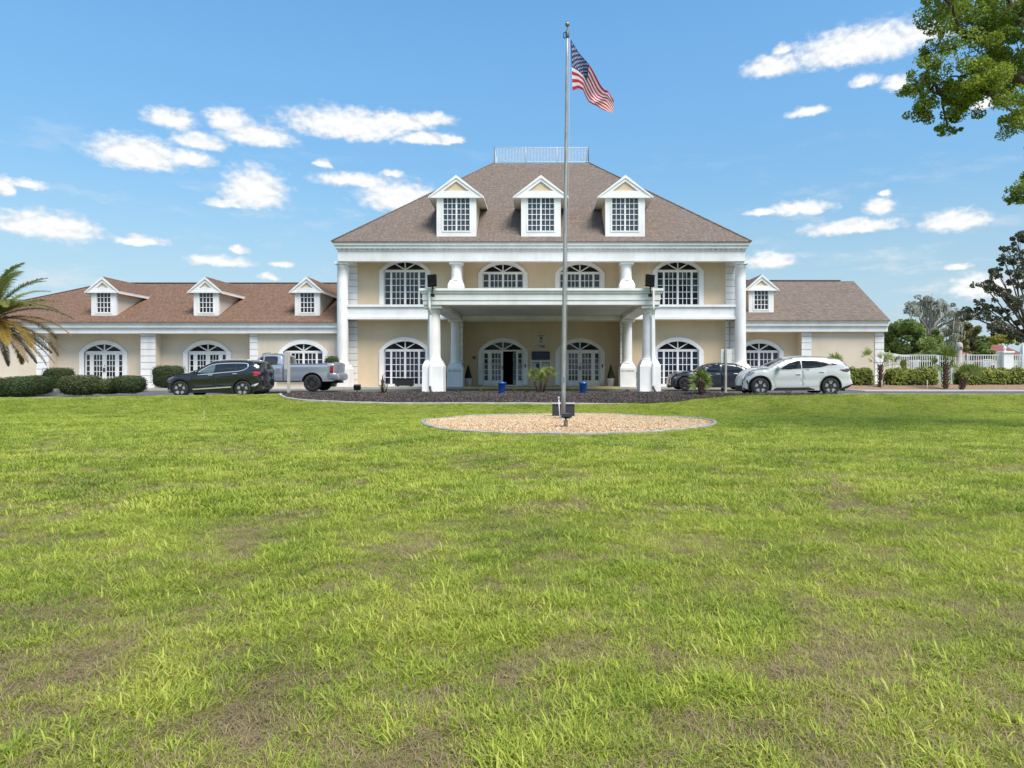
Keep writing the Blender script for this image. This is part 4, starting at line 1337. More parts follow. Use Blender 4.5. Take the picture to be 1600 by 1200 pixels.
    for gi, (qa, qb, nm, m_) in enumerate(gl):
        a, b = nearest(qa), nearest(qb)
        for i in range(a, b): flags[i] = gi
    rows_ = []
    wt_ = [width(p) for p in top]
    for i in range(ntop):
        t = (top[min(i + 1, ntop - 1)] - top[max(i - 1, 0)]).normalized(); nrm = Vector((-t.y, t.x))
        cx = S.get('crown', .05); k = abs(nrm.x)
        bulge = cx * (1 - k) + S.get('bow', .05) * k
        row = []
        for j in range(NA + 1):
            u = -1 + 2 * j / NA
            o = bulge * (1 - u * u)
            row.append((top[i].x + nrm.x * o, u * wt_[i], top[i].y + nrm.y * o))
        rows_.append(row)
    for i in range(ntop - 1):
        for j in range(NA):
            q = [rows_[i][j], rows_[i + 1][j], rows_[i + 1][j + 1], rows_[i][j + 1]]
            q = q[::-1] if False else q
            fl = flags[i]
            if fl is not None and 0 < j < NA - 1:
                glass.setdefault(fl, []).append(q)
            else:
                body.add(q, [(0, 3, 2, 1)], S['bands'](top[i]) if 'bands' in S else 0, True)
    # arch lips and sill trim
    for sgn in (-1, 1):
        for cx in S['wheels']:
            a = arc(cx)
            for i in range(len(a) - 1):
                p, q = a[i], a[i + 1]; c = Vector((cx, rw_))
                po, qo = c + (p - c) * (1 + S.get('lip', .045) / ar), c + (q - c) * (1 + S.get('lip', .045) / ar)
                vv = [(p.x, sgn * (width(p) + .004), p.y), (q.x, sgn * (width(q) + .004), q.y), (qo.x, sgn * (width(qo) + .012), qo.y), (po.x, sgn * (width(po) + .012), po.y),
                      (p.x, sgn * (width(p) - .25), p.y), (q.x, sgn * (width(q) - .25), q.y)]
                body.add(vv, [(0, 1, 2, 3) if sgn > 0 else (3, 2, 1, 0), (0, 4, 5, 1) if sgn > 0 else (1, 5, 4, 0)], S.get('lipmat', 1))
        for pl, wd_, mi in S.get('lines', []):
            if wd_ > .013: pl = catmull([Vector(p) for p in pl], .06)
            else: pl = [Vector(a).lerp(Vector(b), k / 6) for a, b in zip(pl, pl[1:]) for k in range(6)] + [Vector(pl[-1])]
            for i in range(len(pl) - 1):
                p, q = pl[i], pl[i + 1]; t = (q - p).normalized(); nn = Vector((-t.y, t.x)) * wd_ / 2
                vv = [(a_.x, sgn * (width(a_) + .006), a_.y) for a_ in (p - nn, q - nn, q + nn, p + nn)]
                body.add(vv, [(0, 1, 2, 3) if sgn < 0 else (3, 2, 1, 0)], mi)
    merge = body
    bo = merge.build('body', mats, root, world=False)
    bmx = bmesh.new(); bmx.from_mesh(bo.data); bmesh.ops.remove_doubles(bmx, verts=bmx.verts, dist=.0015); bmx.to_mesh(bo.data); bmx.free()
    ub = MB()
    zc_ = cl + .03
    ub.box(nose_x + .25, L - .3, -hw + .29, hw - .29, cl - .02, min(beltz(L * .5), beltz(L * .8)) - .12)
    ub.build('underbody', DARKIN, root, world=False)
    for gi, qs in glass.items():
        g = MB()
        for q in qs: g.add(q, [(0, 3, 2, 1)], 0, True)
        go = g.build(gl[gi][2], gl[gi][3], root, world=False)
        bmx = bmesh.new(); bmx.from_mesh(go.data); bmesh.ops.remove_doubles(bmx, verts=bmx.verts, dist=.002); bmx.to_mesh(go.data); bmx.free()
    for i, (nm, poly, m_, fl) in enumerate(regions):
        if i not in sets: continue
        for sgn in (-1, 1):
            tf = None
            if fl.get('open') and sgn < 0:
                hs = min(p[0] for p in poly) ; M = Matrix.Translation((hs, -hw + .05, 0)) @ Matrix.Rotation(R(-fl['open']), 4, 'Z') @ Matrix.Translation((-hs, hw - .05, 0))
                tf = lambda q, M=M: M @ q
            g = MB(); v, f = side_mesh(sets[i], sgn, fl.get('off', 0.0), tf); g.add(v, f, 0, True)
            if fl.get('open') and sgn < 0:
                v2, f2 = side_mesh(sets[i], sgn, -.10, tf); g.add(v2, [q[::-1] for q in f2], 1, False)
                # edge of the open door
                xe = max(p[0] for p in poly); ed = sorted([p for p in poly if p[0] > xe - .12], key=lambda p: p[1])
                for a_, b_ in zip(ed, ed[1:]):
                    q = []
                    for (pp, o_) in ((a_, 0), (b_, 0), (b_, -.1), (a_, -.1)):
                        P = Vector(pp); q.append(tf(Vector((P.x, -(width(P) + o_), P.y))))
                    g.add(q, [(0, 1, 2, 3), (3, 2, 1, 0)][:1], 0)
            part = g.build(nm, [m_, DARKIN], root, world=False)
            if fl.get('label'): part['label'] = fl['label']
            if fl.get('handle'):
                hx, hz = fl['handle']; P = Vector((hx, hz)); y = sgn * (width(P) + .018)
                h = MB(); h.box(hx - .10, hx + .10, y - .016, y + .016, hz - .017, hz + .017)
                if tf: h.v = [tuple(tf(Vector(q))) for q in h.v]
                h.build('handle', S.get('handlemat', CHROME), part, world=False, bevel=.01)
    # wheels
    for k, cx in enumerate(S['wheels']):
        for sgn in (-1, 1):
            tw = S.get('tyre', .235); yo = sgn * (hw - .02 - S.get('wheel_in', 0)); rr2 = rw_ * S.get('rimf', .70)
            w = MB()
            pr = [(rr2 - .01, -tw / 2 + .01), (rr2 + .01, -tw / 2 - .004), (rw_ - .035, -tw / 2 - .006), (rw_ - .008, -tw / 2 + .022), (rw_, -tw / 4), (rw_, tw / 4), (rw_ - .008, tw / 2 - .022), (rw_ - .035, tw / 2), (rr2, tw / 2 - .01)]
            yc_ = yo - sgn * tw / 2
            Mx = Matrix.Scale(-sgn, 4, Vector((0, 1, 0))) if sgn > 0 else Matrix.Identity(4)
            w.lathe([(r_, h if sgn < 0 else -h) for r_, h in pr], (cx, yc_, rw_), 36, 0, 'y')
            wo = w.build('wheel', TYRE, root, world=False)
            r2 = MB(); out = yo + sgn * .004
            r2.lathe([(rr2 + .002, out - sgn * .03), (rr2, out), (rr2 - .022, out), (rr2 - .03, out - sgn * .05), (rr2 - .04, out - sgn * .10), (.02, out - sgn * .11)], (cx, 0, rw_), 36, 1, 'y')
            n_, sp = S['spokes'], S.get('spoke_w', .035)
            for q in range(n_):
                for tw_ in S.get('spoke_split', (0,)):
                    a = 2 * math.pi * q / n_ + .3
                    d0 = Vector((math.cos(a), 0, math.sin(a))); a2 = a + tw_; d1 = Vector((math.cos(a2), 0, math.sin(a2)))
                    t0 = Vector((-d0.z, 0, d0.x))
                    c0 = Vector((cx, out - sgn * .018, rw_)); c1 = Vector((cx, out - sgn * .006, rw_))
                    pts_ = [c0 + d0 * .05 - t0 * sp * .7, c0 + d0 * .05 + t0 * sp * .7, c1 + d1 * (rr2 - .015) + t0 * sp, c1 + d1 * (rr2 - .015) - t0 * sp]
                    back = [p + Vector((0, -sgn * .04, 0)) for p in pts_]
                    v8 = pts_ + back
                    r2.add(v8, [(0, 1, 2, 3), (3, 2, 1, 0), (0, 4, 5, 1), (1, 5, 6, 2), (2, 6, 7, 3), (3, 7, 4, 0)], 0)
            r2.lathe([(.0, out - sgn * .012), (.035, out - sgn * .014), (.045, out - sgn * .03)], (cx, 0, rw_), 18, 1, 'y')
            rg = MB()
            r2.build('rim', [S['rim'], RIMB], wo, world=False)
    for (mx, mz) in S.get('mirror', []):
        for sgn in (-1, 1):
            P = Vector((mx, mz)); y = sgn * (width(P) + .10)
            m_ = MB()
            Ms = Matrix.Translation((mx, y, mz + .03)) @ Matrix.Diagonal((.10, .11, .085, 1))
            m_.lathe([(.02, -1), (.6, -.85), (.95, -.4), (1, 0), (.95, .45), (.6, .85), (.02, 1)], (0, 0, 0), 14, 0, 'z', True, Ms)
            m_.box(mx - .03, mx + .03, *sorted((sgn * (hw - .14), y)), mz - .04, mz + .0, 1)
            m_.build('wing_mirror', [S.get('mirrormat', S['paint']), TRIM], root, world=False)
    S['width'] = width; S['L'] = L; S['hw'] = hw
    return root

# white crossover: side traced at 287 units per metre
def cv(pts, x0, k, y0): return [((x - x0) / k, (y0 - y) / k) for x, y in pts]
a_ = lambda pts: cv(pts, 95, 287, 545)
WP = paint('pearl_white_paint', (.60, .61, .61), rough=.25)
SEAM = mat('panel_gap', (.10, .10, .10), rough=.8)
S = dict(name='parked_crossover', label='white crossover with tinted glass parked in front of the dark grey sedan', cat='car', loc=(8.18, 28.35 + .96, -.025), W=1.92, nose=.70, tail=.97, bow=.13, front_taper=.36,
         top=a_([(112, 492), (100, 455), (96, 400), (104, 365), (125, 330), (180, 282), (270, 243), (380, 224), (475, 212), (600, 150), (700, 108), (800, 88), (920, 78), (1040, 80), (1180, 92), (1300, 108), (1366, 130), (1372, 158), (1440, 200), (1462, 250), (1470, 310), (1478, 350), (1500, 380), (1500, 405), (1445, 452), (1340, 478)]),
         wheels=(.93, 3.85), wr=.37, clear=.21, belt=[(0, .80), (1.2, 1.06), (2.8, 1.12), (3.5, 1.19), (4.3, 1.25), (4.9, 1.1)], paint=WP, rim=RIM, spokes=5, spoke_w=.035, spoke_split=(-.18, .22),
         across=[(a_([(480, 210)])[0], a_([(690, 112)])[0], 'windscreen', CARGLASS), (a_([(1374, 162)])[0], a_([(1438, 200)])[0], 'rear_window', CARGLASS)],
         regions=[('side_window', a_([(590, 236), (645, 196), (720, 154), (800, 134), (845, 128), (850, 226), (740, 232)]), CARGLASS, {}),
                  ('side_window', a_([(860, 128), (930, 126), (1030, 130), (1130, 143), (1262, 168), (1282, 183), (1170, 186), (1090, 208), (960, 221), (860, 226)]), CARGLASS, {}),
                  ('headlight', a_([(138, 326), (165, 292), (258, 263), (274, 268), (222, 303), (160, 326)]), LAMP, {'off': .004}),
                  ('fog_lamp_vent', a_([(152, 362), (166, 368), (190, 428), (172, 424), (152, 388)]), TRIM, {'off': .004}),
                  ('taillight', a_([(1300, 236), (1380, 232), (1440, 222), (1450, 250), (1405, 268), (1345, 258)]), DRED, {'off': .004}),
                  ('door', a_([(525, 300), (560, 250), (855, 234), (860, 440), (545, 446), (520, 380)]), WP, {'handle': a_([(810, 288)])[0], 'off': .002}),
                  ('door', a_([(867, 234), (1085, 216), (1150, 215), (1150, 310), (1085, 340), (1050, 420), (1040, 436), (870, 440)]), WP, {'handle': a_([(1090, 262)])[0], 'off': .002}),
                  ('sill_trim', a_([(520, 468), (560, 455), (940, 449), (1010, 470), (1012, 480), (520, 484)]), TRIM, {'off': .006}),
                  ('bumper_trim', a_([(1342, 452), (1440, 420), (1488, 405), (1480, 425), (1440, 450), (1345, 476)]), TRIM, {'off': .006}),
                  ('bumper_trim', a_([(105, 452), (150, 468), (235, 476), (235, 484), (120, 484)]), TRIM, {'off': .006})],
         lines=[(a_([(525, 300), (560, 250), (855, 234), (860, 440), (545, 446), (520, 380), (525, 300)]), .006, 4), (a_([(867, 234), (868, 330), (870, 440), (950, 438), (1040, 436), (1085, 340), (1150, 310)]), .006, 4),
                (a_([(545, 452), (750, 448), (940, 444)]), .02, 2)],
         mirror=[a_([(572, 222)])[0]], handlemat=WP, bands=lambda p: 1 if p.y < .36 else 0)
white_car = make_car(S)
wx = MB()
q = a_([(1150, 98), (1190, 80), (1215, 94)])
wx.add([(q[0][0], -.02, q[0][1]), (q[1][0], 0, q[1][1] + .03), (q[2][0], -.02, q[2][1]), (q[0][0], .02, q[0][1]), (q[2][0], .02, q[2][1])], [(0, 2, 1), (3, 1, 4), (2, 4, 1), (0, 1, 3)])
wx.build('roof_antenna', WP, white_car, world=False)
sp = MB()
q = a_([(1270, 158), (1366, 132), (1362, 150), (1345, 168), (1290, 172)])
sp.prism_y(q, -.70, .70); sp.build('spoiler', TRIM, white_car, world=False)

# black crossover
b_ = lambda pts: cv(pts, 45, 300, 705)
BP = paint('black_paint', (.010, .011, .016), rough=.15)
S = dict(name='parked_crossover', label='black crossover with chrome window line parked before the silver pickup', cat='car', loc=(-16.75, 30.15 + .95, -.17), W=1.90, zk=.94, tail=.74, nose=.95,
         top=b_([(62, 640), (47, 605), (45, 525), (52, 455), (118, 410), (250, 378), (400, 360), (425, 350), (530, 285), (640, 227), (720, 202), (850, 190), (1000, 187), (1120, 188), (1230, 196), (1330, 208), (1372, 218), (1376, 236), (1410, 310), (1416, 345), (1410, 400), (1418, 450), (1425, 490), (1410, 560), (1335, 612)]),
         wheels=(.77, 3.53), wr=.37, clear=.21, belt=[(0, .80), (1.3, 1.12), (2.5, 1.22), (3.4, 1.30), (3.8, 1.42), (4.6, 1.2)], paint=BP, rim=RIM, spokes=5, spoke_w=.04, spoke_split=(-.2, .2),
         across=[(b_([(432, 347)])[0], b_([(650, 222)])[0], 'windscreen', CARGLASS), (b_([(1377, 240)])[0], b_([(1409, 308)])[0], 'rear_window', CARGLASS)],
         regions=[('side_window', b_([(522, 357), (580, 310), (680, 260), (735, 246), (722, 352), (600, 368)]), CARGLASS2, {'label': 'clear front side window'}),
                  ('side_window', b_([(748, 244), (820, 236), (905, 234), (1005, 234), (1008, 325), (860, 340), (738, 350)]), CARGLASS, {}),
                  ('side_window', b_([(1020, 234), (1150, 234), (1185, 250), (1186, 270), (1150, 298), (1090, 315), (1022, 323)]), CARGLASS, {}),
                  ('headlight', b_([(58, 470), (75, 440), (160, 415), (190, 420), (120, 450), (70, 480)]), LAMP, {'off': .004}),
                  ('taillight', b_([(1268, 345), (1330, 335), (1400, 340), (1410, 372), (1380, 385), (1340, 405), (1300, 400), (1310, 375)]), RED, {'off': .006}),
                  ('door', b_([(440, 400), (520, 372), (722, 358), (730, 545), (470, 560), (440, 480)]), BP, {'handle': b_([(682, 390)])[0], 'off': .002}),
                  ('door', b_([(740, 356), (1010, 330), (1070, 325), (1060, 400), (985, 450), (955, 530), (742, 545)]), BP, {'handle': b_([(1006, 372)])[0], 'off': .002}),
                  ('bumper_trim', b_([(1250, 535), (1380, 500), (1372, 520), (1330, 545), (1255, 555)]), CHROME, {'off': .008}),
                  ('bumper_trim', b_([(52, 600), (130, 600), (130, 618), (60, 622)]), CHROME, {'off': .008})],
         lines=[(b_([(505, 368), (560, 318), (660, 258), (740, 234), (905, 222), (1130, 222), (1195, 240), (1202, 270), (1165, 303), (1060, 334), (860, 352), (640, 376), (505, 385)]), .028, 2),
                (b_([(445, 592), (700, 575), (958, 558)]), .05, 2), (b_([(440, 400), (440, 480), (470, 560), (730, 545), (722, 358)]), .010, 3), (b_([(740, 356), (742, 545), (955, 530), (985, 450), (1060, 400)]), .010, 3)],
         mirror=[b_([(500, 358)])[0]], lip=.075, bands=lambda p: 1 if p.y < .42 else 0)
black_car = make_car(S)
for sgn in (-1, 1):
    r_ = MB(); pth = b_([(640, 222), (720, 192), (850, 178), (1000, 175), (1130, 176), (1215, 190)])
    r_.tube([(p[0] - (.25 * max(0, p[0] - 3.53)), sgn * .66, p[1] * .94 + .015) for p in pth], .02, 6); r_.build('roof_rail', CHROME, black_car, world=False)
sp = MB(); sp.prism_y([(3.53 + (x - 3.53) * .74, z * .94) for x, z in b_([(1250, 206), (1370, 214), (1395, 222), (1372, 236), (1300, 238)])], -.68, .68); sp.build('spoiler', TRIM, black_car, world=False)
ht = MB(); ht.box(4.2, 4.42, -.14, .14, .40, .47); ht.box(4.345, 4.36, -.26, .26, .60, .72, 1)
ht.build('number_plate', [TRIM, mat('pale_plate', (.6, .6, .55))], black_car, world=False)

# silver pickup
t_ = lambda pts: [(6.04 - (1345 - x) / 275.6, (635 - y) / 275.6) for x, y in pts]
SP_ = paint('silver_paint', (.42, .45, .51), metal=.45, rough=.3)
S = dict(name='pickup_truck', label='silver crew cab pickup truck with black wheels behind the black crossover', cat='truck', loc=(-16.19, 34.4 + 1.0, -.03), W=2.0, tail=.80,
         top=[(.10, .50), (.02, .62), (0, .95), (.04, 1.12), (.22, 1.24), (.7, 1.29), (1.28, 1.32), (1.44, 1.36), (1.72, 1.58), (1.98, 1.80), (2.12, 1.865), (2.5, 1.90), (2.9, 1.88), (3.08, 1.84), (3.13, 1.78), (3.17, 1.58), (3.19, 1.44), (3.23, 1.40), (3.6, 1.385), (4.6, 1.40), (5.4, 1.43), (5.98, 1.455), (6.03, 1.42), (6.02, 1.2), (6.0, .95), (6.0, .92), (6.20, .90), (6.22, .62), (6.05, .56)],
         wheels=(.86, 4.62), wr=.425, clear=.50, arch=.085, belt=[(0, 1.2), (1.4, 1.32), (3.2, 1.36), (3.25, 1.6), (6.1, 1.6)], paint=SP_, rim=RIMB, spokes=8, spoke_w=.028, rimf=.60, tyre=.30, wheel_in=-.04, tumble=.17, round=.09, bow=.03, crown=.04, front_taper=.12, rear_taper=.03,
         across=[((1.46, 1.37), (1.96, 1.79), 'windscreen', CARGLASS), ((3.135, 1.77), (3.185, 1.46), 'rear_window', CARGLASS)],
         regions=[('side_window', [(1.66, 1.36), (1.86, 1.58), (2.02, 1.73), (2.14, 1.765), (2.14, 1.36)], CARGLASS, {}),
                  ('side_window', [(2.20, 1.36), (2.20, 1.77), (2.5, 1.785), (2.78, 1.78), (2.88, 1.72), (2.88, 1.40), (2.85, 1.36)], CARGLASS, {}),
                  ('headlight', [(.03, .92), (.10, 1.08), (.45, 1.12), (.45, .98), (.2, .92)], LAMP, {'off': .004}),
                  ('taillight', [(5.76, .94), (5.76, 1.26), (5.84, 1.30), (5.96, 1.29), (5.96, .95)], RED, {'off': .008}),
                  ('door', [(1.34, .62), (1.36, 1.28), (2.16, 1.33), (2.16, .60)], SP_, {'handle': (2.05, 1.17), 'off': .002}),
                  ('door', [(2.18, .60), (2.18, 1.33), (3.05, 1.34), (3.08, 1.2), (3.08, .60)], SP_, {'handle': (2.92, 1.17), 'off': .002}),
                  ('bumper', [(5.66, .60), (5.64, .90), (6.0, .895), (6.19, .88), (6.20, .63), (6.05, .58)], mat('grey_bumper', (.30, .33, .37), rough=.3, metal=.5), {'off': .01}),
                  ('rocker_trim', [(1.42, .50), (1.42, .545), (4.05, .545), (4.05, .50)], TRIM, {'off': .004})],
         lines=[([(3.17, .52), (3.17, .9), (3.17, 1.40)], .035, 3), ([(1.4, .565), (2.6, .565), (4.05, .565)], .018, 2), ([(2.17, .6), (2.17, 1.33)], .012, 3), ([(1.34, .62), (1.36, 1.28)], .012, 3), ([(5.63, .6), (5.62, .92), (6.0, .92)], .02, 3),
                ([(5.55, 1.4), (5.72, 1.2), (5.72, .92)], .008, 3)],
         mirror=[(1.62, 1.33)], lip=.03, bands=lambda p: 1 if p.x > 5.97 and p.y > .93 else (2 if p.x > 5.97 else 0))
truck = make_car(S)
an = MB(); an.tube([(1.9, -.45, 1.90), (2.2, -.45, 1.96), (2.35, -.45, 1.95)], .02, 6); an.tube([(1.9, .45, 1.90), (2.2, .45, 1.96), (2.35, .45, 1.95)], .02, 6)
an.build('roof_lights', TRIM, truck, world=False)
ax = MB(); ax.lathe([(.08, -.85), (.08, .85)], (4.62, 0, .43), 10, 0, 'y'); ax.tube([(4.9, .4, .45), (5.5, .45, .45), (5.72, -.75, .47)], .045, 8); ax.box(5.6, 5.84, -.3, .3, .42, .52)
ax.build('axle', TRIM, truck, world=False)

# dark grey sedan, its driver door ajar
s_ = lambda pts: cv(pts, 97, 312, 637)
GP = paint('dark_grey_paint', (.040, .046, .062), metal=.35, rough=.25)
S = dict(name='parked_sedan', label='dark grey sedan with black wheels and its driver door ajar', cat='car', loc=(6.40, 34.2 + .93, 0.03), W=1.87, nose=.84,
         top=s_([(112, 592), (98, 560), (97, 500), (106, 450), (150, 402), (250, 366), (400, 345), (540, 333), (600, 312), (680, 260), (760, 228), (850, 213), (960, 210), (1090, 214), (1200, 236), (1300, 277), (1375, 308), (1470, 318), (1548, 330), (1560, 345), (1570, 420), (1575, 500), (1545, 585)]),
         wheels=(.81, 3.78), wr=.335, clear=.16, belt=[(0, .62), (1.6, .97), (2.6, .955), (3.7, .95), (4.7, .98)], paint=GP, rim=RIMB, spokes=5, spoke_w=.03, spoke_split=(-.2, .2), tumble=.13,
         across=[(s_([(606, 308)])[0], s_([(770, 224)])[0], 'windscreen', CARGLASS), (s_([(1205, 238)])[0], s_([(1370, 306)])[0], 'rear_window', CARGLASS)],
         regions=[('side_window', s_([(645, 337), (720, 280), (800, 246), (880, 235), (886, 340)]), CARGLASS, {'open': 24}),
                  ('side_window', s_([(925, 237), (1000, 236), (1100, 240), (1195, 268), (1250, 330), (1245, 343), (922, 346)]), CARGLASS, {}),
                  ('door', s_([(600, 350), (905, 346), (912, 430), (905, 585), (620, 590), (600, 480)]), GP, {'open': 24, 'handle': s_([(860, 380)])[0], 'label': 'dark grey front door standing ajar'}),
                  ('door', s_([(918, 350), (1200, 348), (1190, 420), (1140, 520), (1120, 585), (918, 588)]), GP, {'handle': s_([(1140, 376)])[0], 'off': .002}),
                  ('headlight', s_([(150, 432), (250, 405), (275, 415), (215, 440), (160, 455)]), LAMP, {'off': .004}),
                  ('taillight', s_([(1470, 345), (1555, 345), (1562, 400), (1500, 395)]), RED, {'off': .004}),
                  ('sill_trim', s_([(470, 590), (900, 588), (1090, 588), (1090, 570), (470, 572)]), TRIM, {'off': .004})],
         lines=[(s_([(918, 350), (918, 588), (1120, 585)]), .010, 3), (s_([(630, 348), (715, 272), (800, 236), (960, 224), (1100, 228), (1205, 256), (1265, 335), (1240, 350), (900, 352)]), .018, 3)],
         mirror=[s_([(650, 335)])[0]], bands=lambda p: 1 if p.y < .24 else 0)
sedan = make_car(S)
for ex in ('black_car', 'white_car', 'truck', 'sedan'):
    pass
# ------------------------------------------------------------------ flagpole, flag and the things beside it
PX, PY = .64, 20.2
PZ = ground(PX, PY) + .03
POLE = thing('flagpole', 'tall grey metal flagpole with ball top standing in the gravel ring', 'flagpole', (PX, PY, PZ))
LEAN = .13 / 11.8
def pole_at(z): return Vector((PX + LEAN * z, PY, PZ + z))
PH = 11.55
POLEM = mat('weathered_aluminium', (.40, .40, .395), (.27, .27, .265), scale=2.5, rough=.5, metal=.25, stretch=(6, 6, 1))
mb = MB(); mb.tube([pole_at(PH * k / 14) for k in range(15)], [.066 - .030 * max(0, (k / 14 - .25) / .75) for k in range(15)], 20)
mb.build('pole', POLEM, POLE)
mb = MB(); mb.lathe([(.15, -.03), (.15, .04), (.11, .06), (.10, .14), (.068, .18)], (PX, PY, PZ), 24); mb.build('base_collar', POLEM, POLE)
mb = MB(); t = pole_at(PH)
mb.lathe([(.0, .11), (.035, .12), (.06, .145), (.068, .18), (.06, .215), (.035, .24), (.0, .248)], t, 18); mb.tube([t, t + Vector((0, 0, .12))], .016, 8)
mb.build('ball_finial', mat('bronze_ball', (.30, .25, .14), (.2, .17, .1), rough=.35, metal=.6), POLE)
mb = MB(); mb.lathe([(.045, -.22), (.055, -.2), (.055, -.02), (.03, .0)], t, 12); mb.tube([t + Vector((-.02, 0, -.05)), t + Vector((-.11, -.02, -.08)), t + Vector((-.11, -.02, -.2)), t + Vector((-.06, -.02, -.24))], .02, 6)
mb.build('truck', mat('dark_truck', (.10, .12, .16), rough=.5, metal=.4), POLE)
mb = MB(); mb.tube([pole_at(PH - .25) + Vector((.055, -.03, 0)), pole_at(8) + Vector((.085, -.04, 0)), pole_at(1.3) + Vector((.08, -.06, 0))], .006, 5)
mb.build('halyard', mat('white_rope', (.6, .6, .58), rough=.9), POLE)
mb = MB(); c_ = pole_at(1.25) + Vector((.02, -.07, 0)); mb.tube([c_ + Vector((0, 0, -.09)), c_ + Vector((0, -.03, -.05)), c_ + Vector((0, -.03, .05)), c_ + Vector((0, 0, .09))], .012, 6); mb.build('cleat', METAL, POLE)

# flag: cloth hanging from the hoist, drooping to the right
FRED = mat('flag_red', (.70, .02, .04), (.60, .018, .035), scale=3, rough=.8, transl=.4)
FWH = mat('flag_white', (.88, .86, .86), (.80, .78, .79), scale=3, rough=.8, transl=.4)
FBL = mat('flag_blue', (.022, .04, .17), (.016, .03, .13), scale=3, rough=.8, transl=.15)
K = 1 / 52.8
TOP = [(0, 0, 0), (.2, 14, 22), (.4, 28, 42), (.6, 41, 60), (.8, 53, 79), (.92, 57, 84), (1, 66, 101)]
BOT = [(0, 0, 0), (.15, 9, -4), (.3, 17, -3), (.42, 21, 4), (.55, 27, 15), (.7, 31, 20), (.85, 44, 21), (1, 63, 22)]
def lin(tab, u):
    for (a, b, c), (d, e, f) in zip(tab, tab[1:]):
        if u <= d:
            t = (u - a) / (d - a); return Vector((b + (e - b) * t, c + (f - c) * t))
    return Vector(tab[-1][1:])
def flag_pt(u, v):
    h = Vector((891.5 + 3.2 * v, 66 + 80 * v))
    a, b = lin(TOP, u), lin(BOT, u)
    w = v ** (1 + .35 * u)
    d = a * (1 - w) + b * w
    q = h + d
    x = (q.x - 880) * K; z = (660 - q.y) * K
    y = -.05 + .20 * u * math.sin(5.2 * u * 2.0 + 3.4 * v + .4) + .34 * u * v - .10 * u * (1 - v) + .04 * math.sin(14 * u - 5 * v) * u
    return Vector((PX + x, PY + y, PZ + z + .02))
NU, NV = 60, 52
mb = MB(); vs_ = [flag_pt(i / NU, j / NV) for j in range(NV + 1) for i in range(NU + 1)]
mb.v = [tuple(p) for p in vs_]
for j in range(NV):
    for i in range(NU):
        s_ = j * 13 // NV
        mi = 2 if (i < NU * .4 and s_ < 7) else (0 if s_ % 2 == 0 else 1)
        mb.f.append((j * (NU + 1) + i, (j + 1) * (NU + 1) + i, (j + 1) * (NU + 1) + i + 1, j * (NU + 1) + i + 1)); mb.m.append(mi); mb.sm.append(True)
for r_ in range(9):
    for c_ in range(6 if r_ % 2 == 0 else 5):
        u0 = .4 * ((c_ * 2 + 1 + (r_ % 2)) / 12); v0 = 7 / 13 * ((r_ + 1) / 10)
        for off in (-.006, .006):
            pts_ = []
            for k in range(10):
                q = math.pi * k / 5; rr = 1 if k % 2 == 0 else .42
                p = flag_pt(max(0, u0 + .0185 * rr * math.sin(q)), v0 - .033 * rr * math.cos(q)); pts_.append((p.x, p.y + off, p.z))
            c0 = flag_pt(u0, v0); b_ = len(mb.v)
            mb.v += pts_ + [(c0.x, c0.y + off, c0.z)]
            for k in range(10):
                mb.f.append((b_ + 10, b_ + k, b_ + (k + 1) % 10)); mb.m.append(1); mb.sm.append(True)
fl = mb.build('flag', [FRED, FWH, FBL])
tag(fl, 'red white and blue stars and stripes flag drooping from the flagpole', 'flag')

# dark box behind the pole
bx = px(880.5, 651.5, 21.6)
BOX = thing('utility_box', 'low dark grey box with pale top edge behind the flagpole foot', 'box', (bx.x, 21.6, ground(bx.x, 21.6)))
z0 = ground(bx.x, 21.6); zt = px(0, 630.5, 21.6).z
mb = MB(); mb.box(bx.x - .35, bx.x + .35, 21.55, 21.95, z0 - .02, zt - .02); mb.build('box_body', mat('charcoal_box', (.045, .046, .05), (.03, .03, .034), scale=4, rough=.6), BOX, bevel=.015)
mb = MB(); mb.box(bx.x - .37, bx.x + .37, 21.52, 21.98, zt - .02, zt + .015); mb.build('lid', mat('pale_box_lid', (.5, .52, .48), rough=.6), BOX, bevel=.008)
# thin white pipe
pp = px(874, 657, 19.9); zg = ground(pp.x, 19.9) + .05
PIPE = thing('standpipe', 'thin white plastic pipe with cap beside the flagpole', 'pipe', (pp.x, 19.9, zg))
PVC = mat('white_pvc', (.72, .73, .72), rough=.35)
mb = MB(); mb.tube([(pp.x + .02, 19.9, zg - .1), (pp.x - .02, 19.9, px(0, 621, 19.9).z)], .014, 8); mb.build('riser', PVC, PIPE)
mb = MB(); mb.lathe([(.024, -.05), (.026, 0), (.02, .02)], (pp.x - .02, 19.9, px(0, 621, 19.9).z), 10); mb.build('cap', PVC, PIPE)
# flag uplight on its concrete stub
ul = px(884, 672, 17.6); zg = ground(ul.x, 17.6) + .04
UL = thing('flood_light', 'dark floodlight tilted up on a short concrete stub in the gravel', 'floodlight', (ul.x, 17.6, zg))
zt = px(0, 656.5, 17.6).z
mb = MB(); mb.lathe([(.058, -.1), (.056, zt - zg - .02), (.046, zt - zg)], (ul.x, 17.6, zg), 16); mb.build('stub', mat('brown_stub', (.25, .20, .155), (.17, .135, .1), scale=9, rough=.9), UL)
mb = MB(); mb.tube([(ul.x, 17.6, zt - .01), (ul.x + .01, 17.6, zt + .07)], .022, 8); mb.build('bracket', BLACK, UL)
mb = MB(); M = Matrix.Translation((ul.x + .02, 17.6, zt + .12)) @ Matrix.Rotation(R(-12), 4, 'X')
mb.box(-.135, .135, -.10, .10, -.05, .035, 0, M); mb.box(-.11, .11, -.08, .08, .036, .042, 1, M); mb.box(-.08, .08, -.06, .06, -.075, -.05, 0, M)
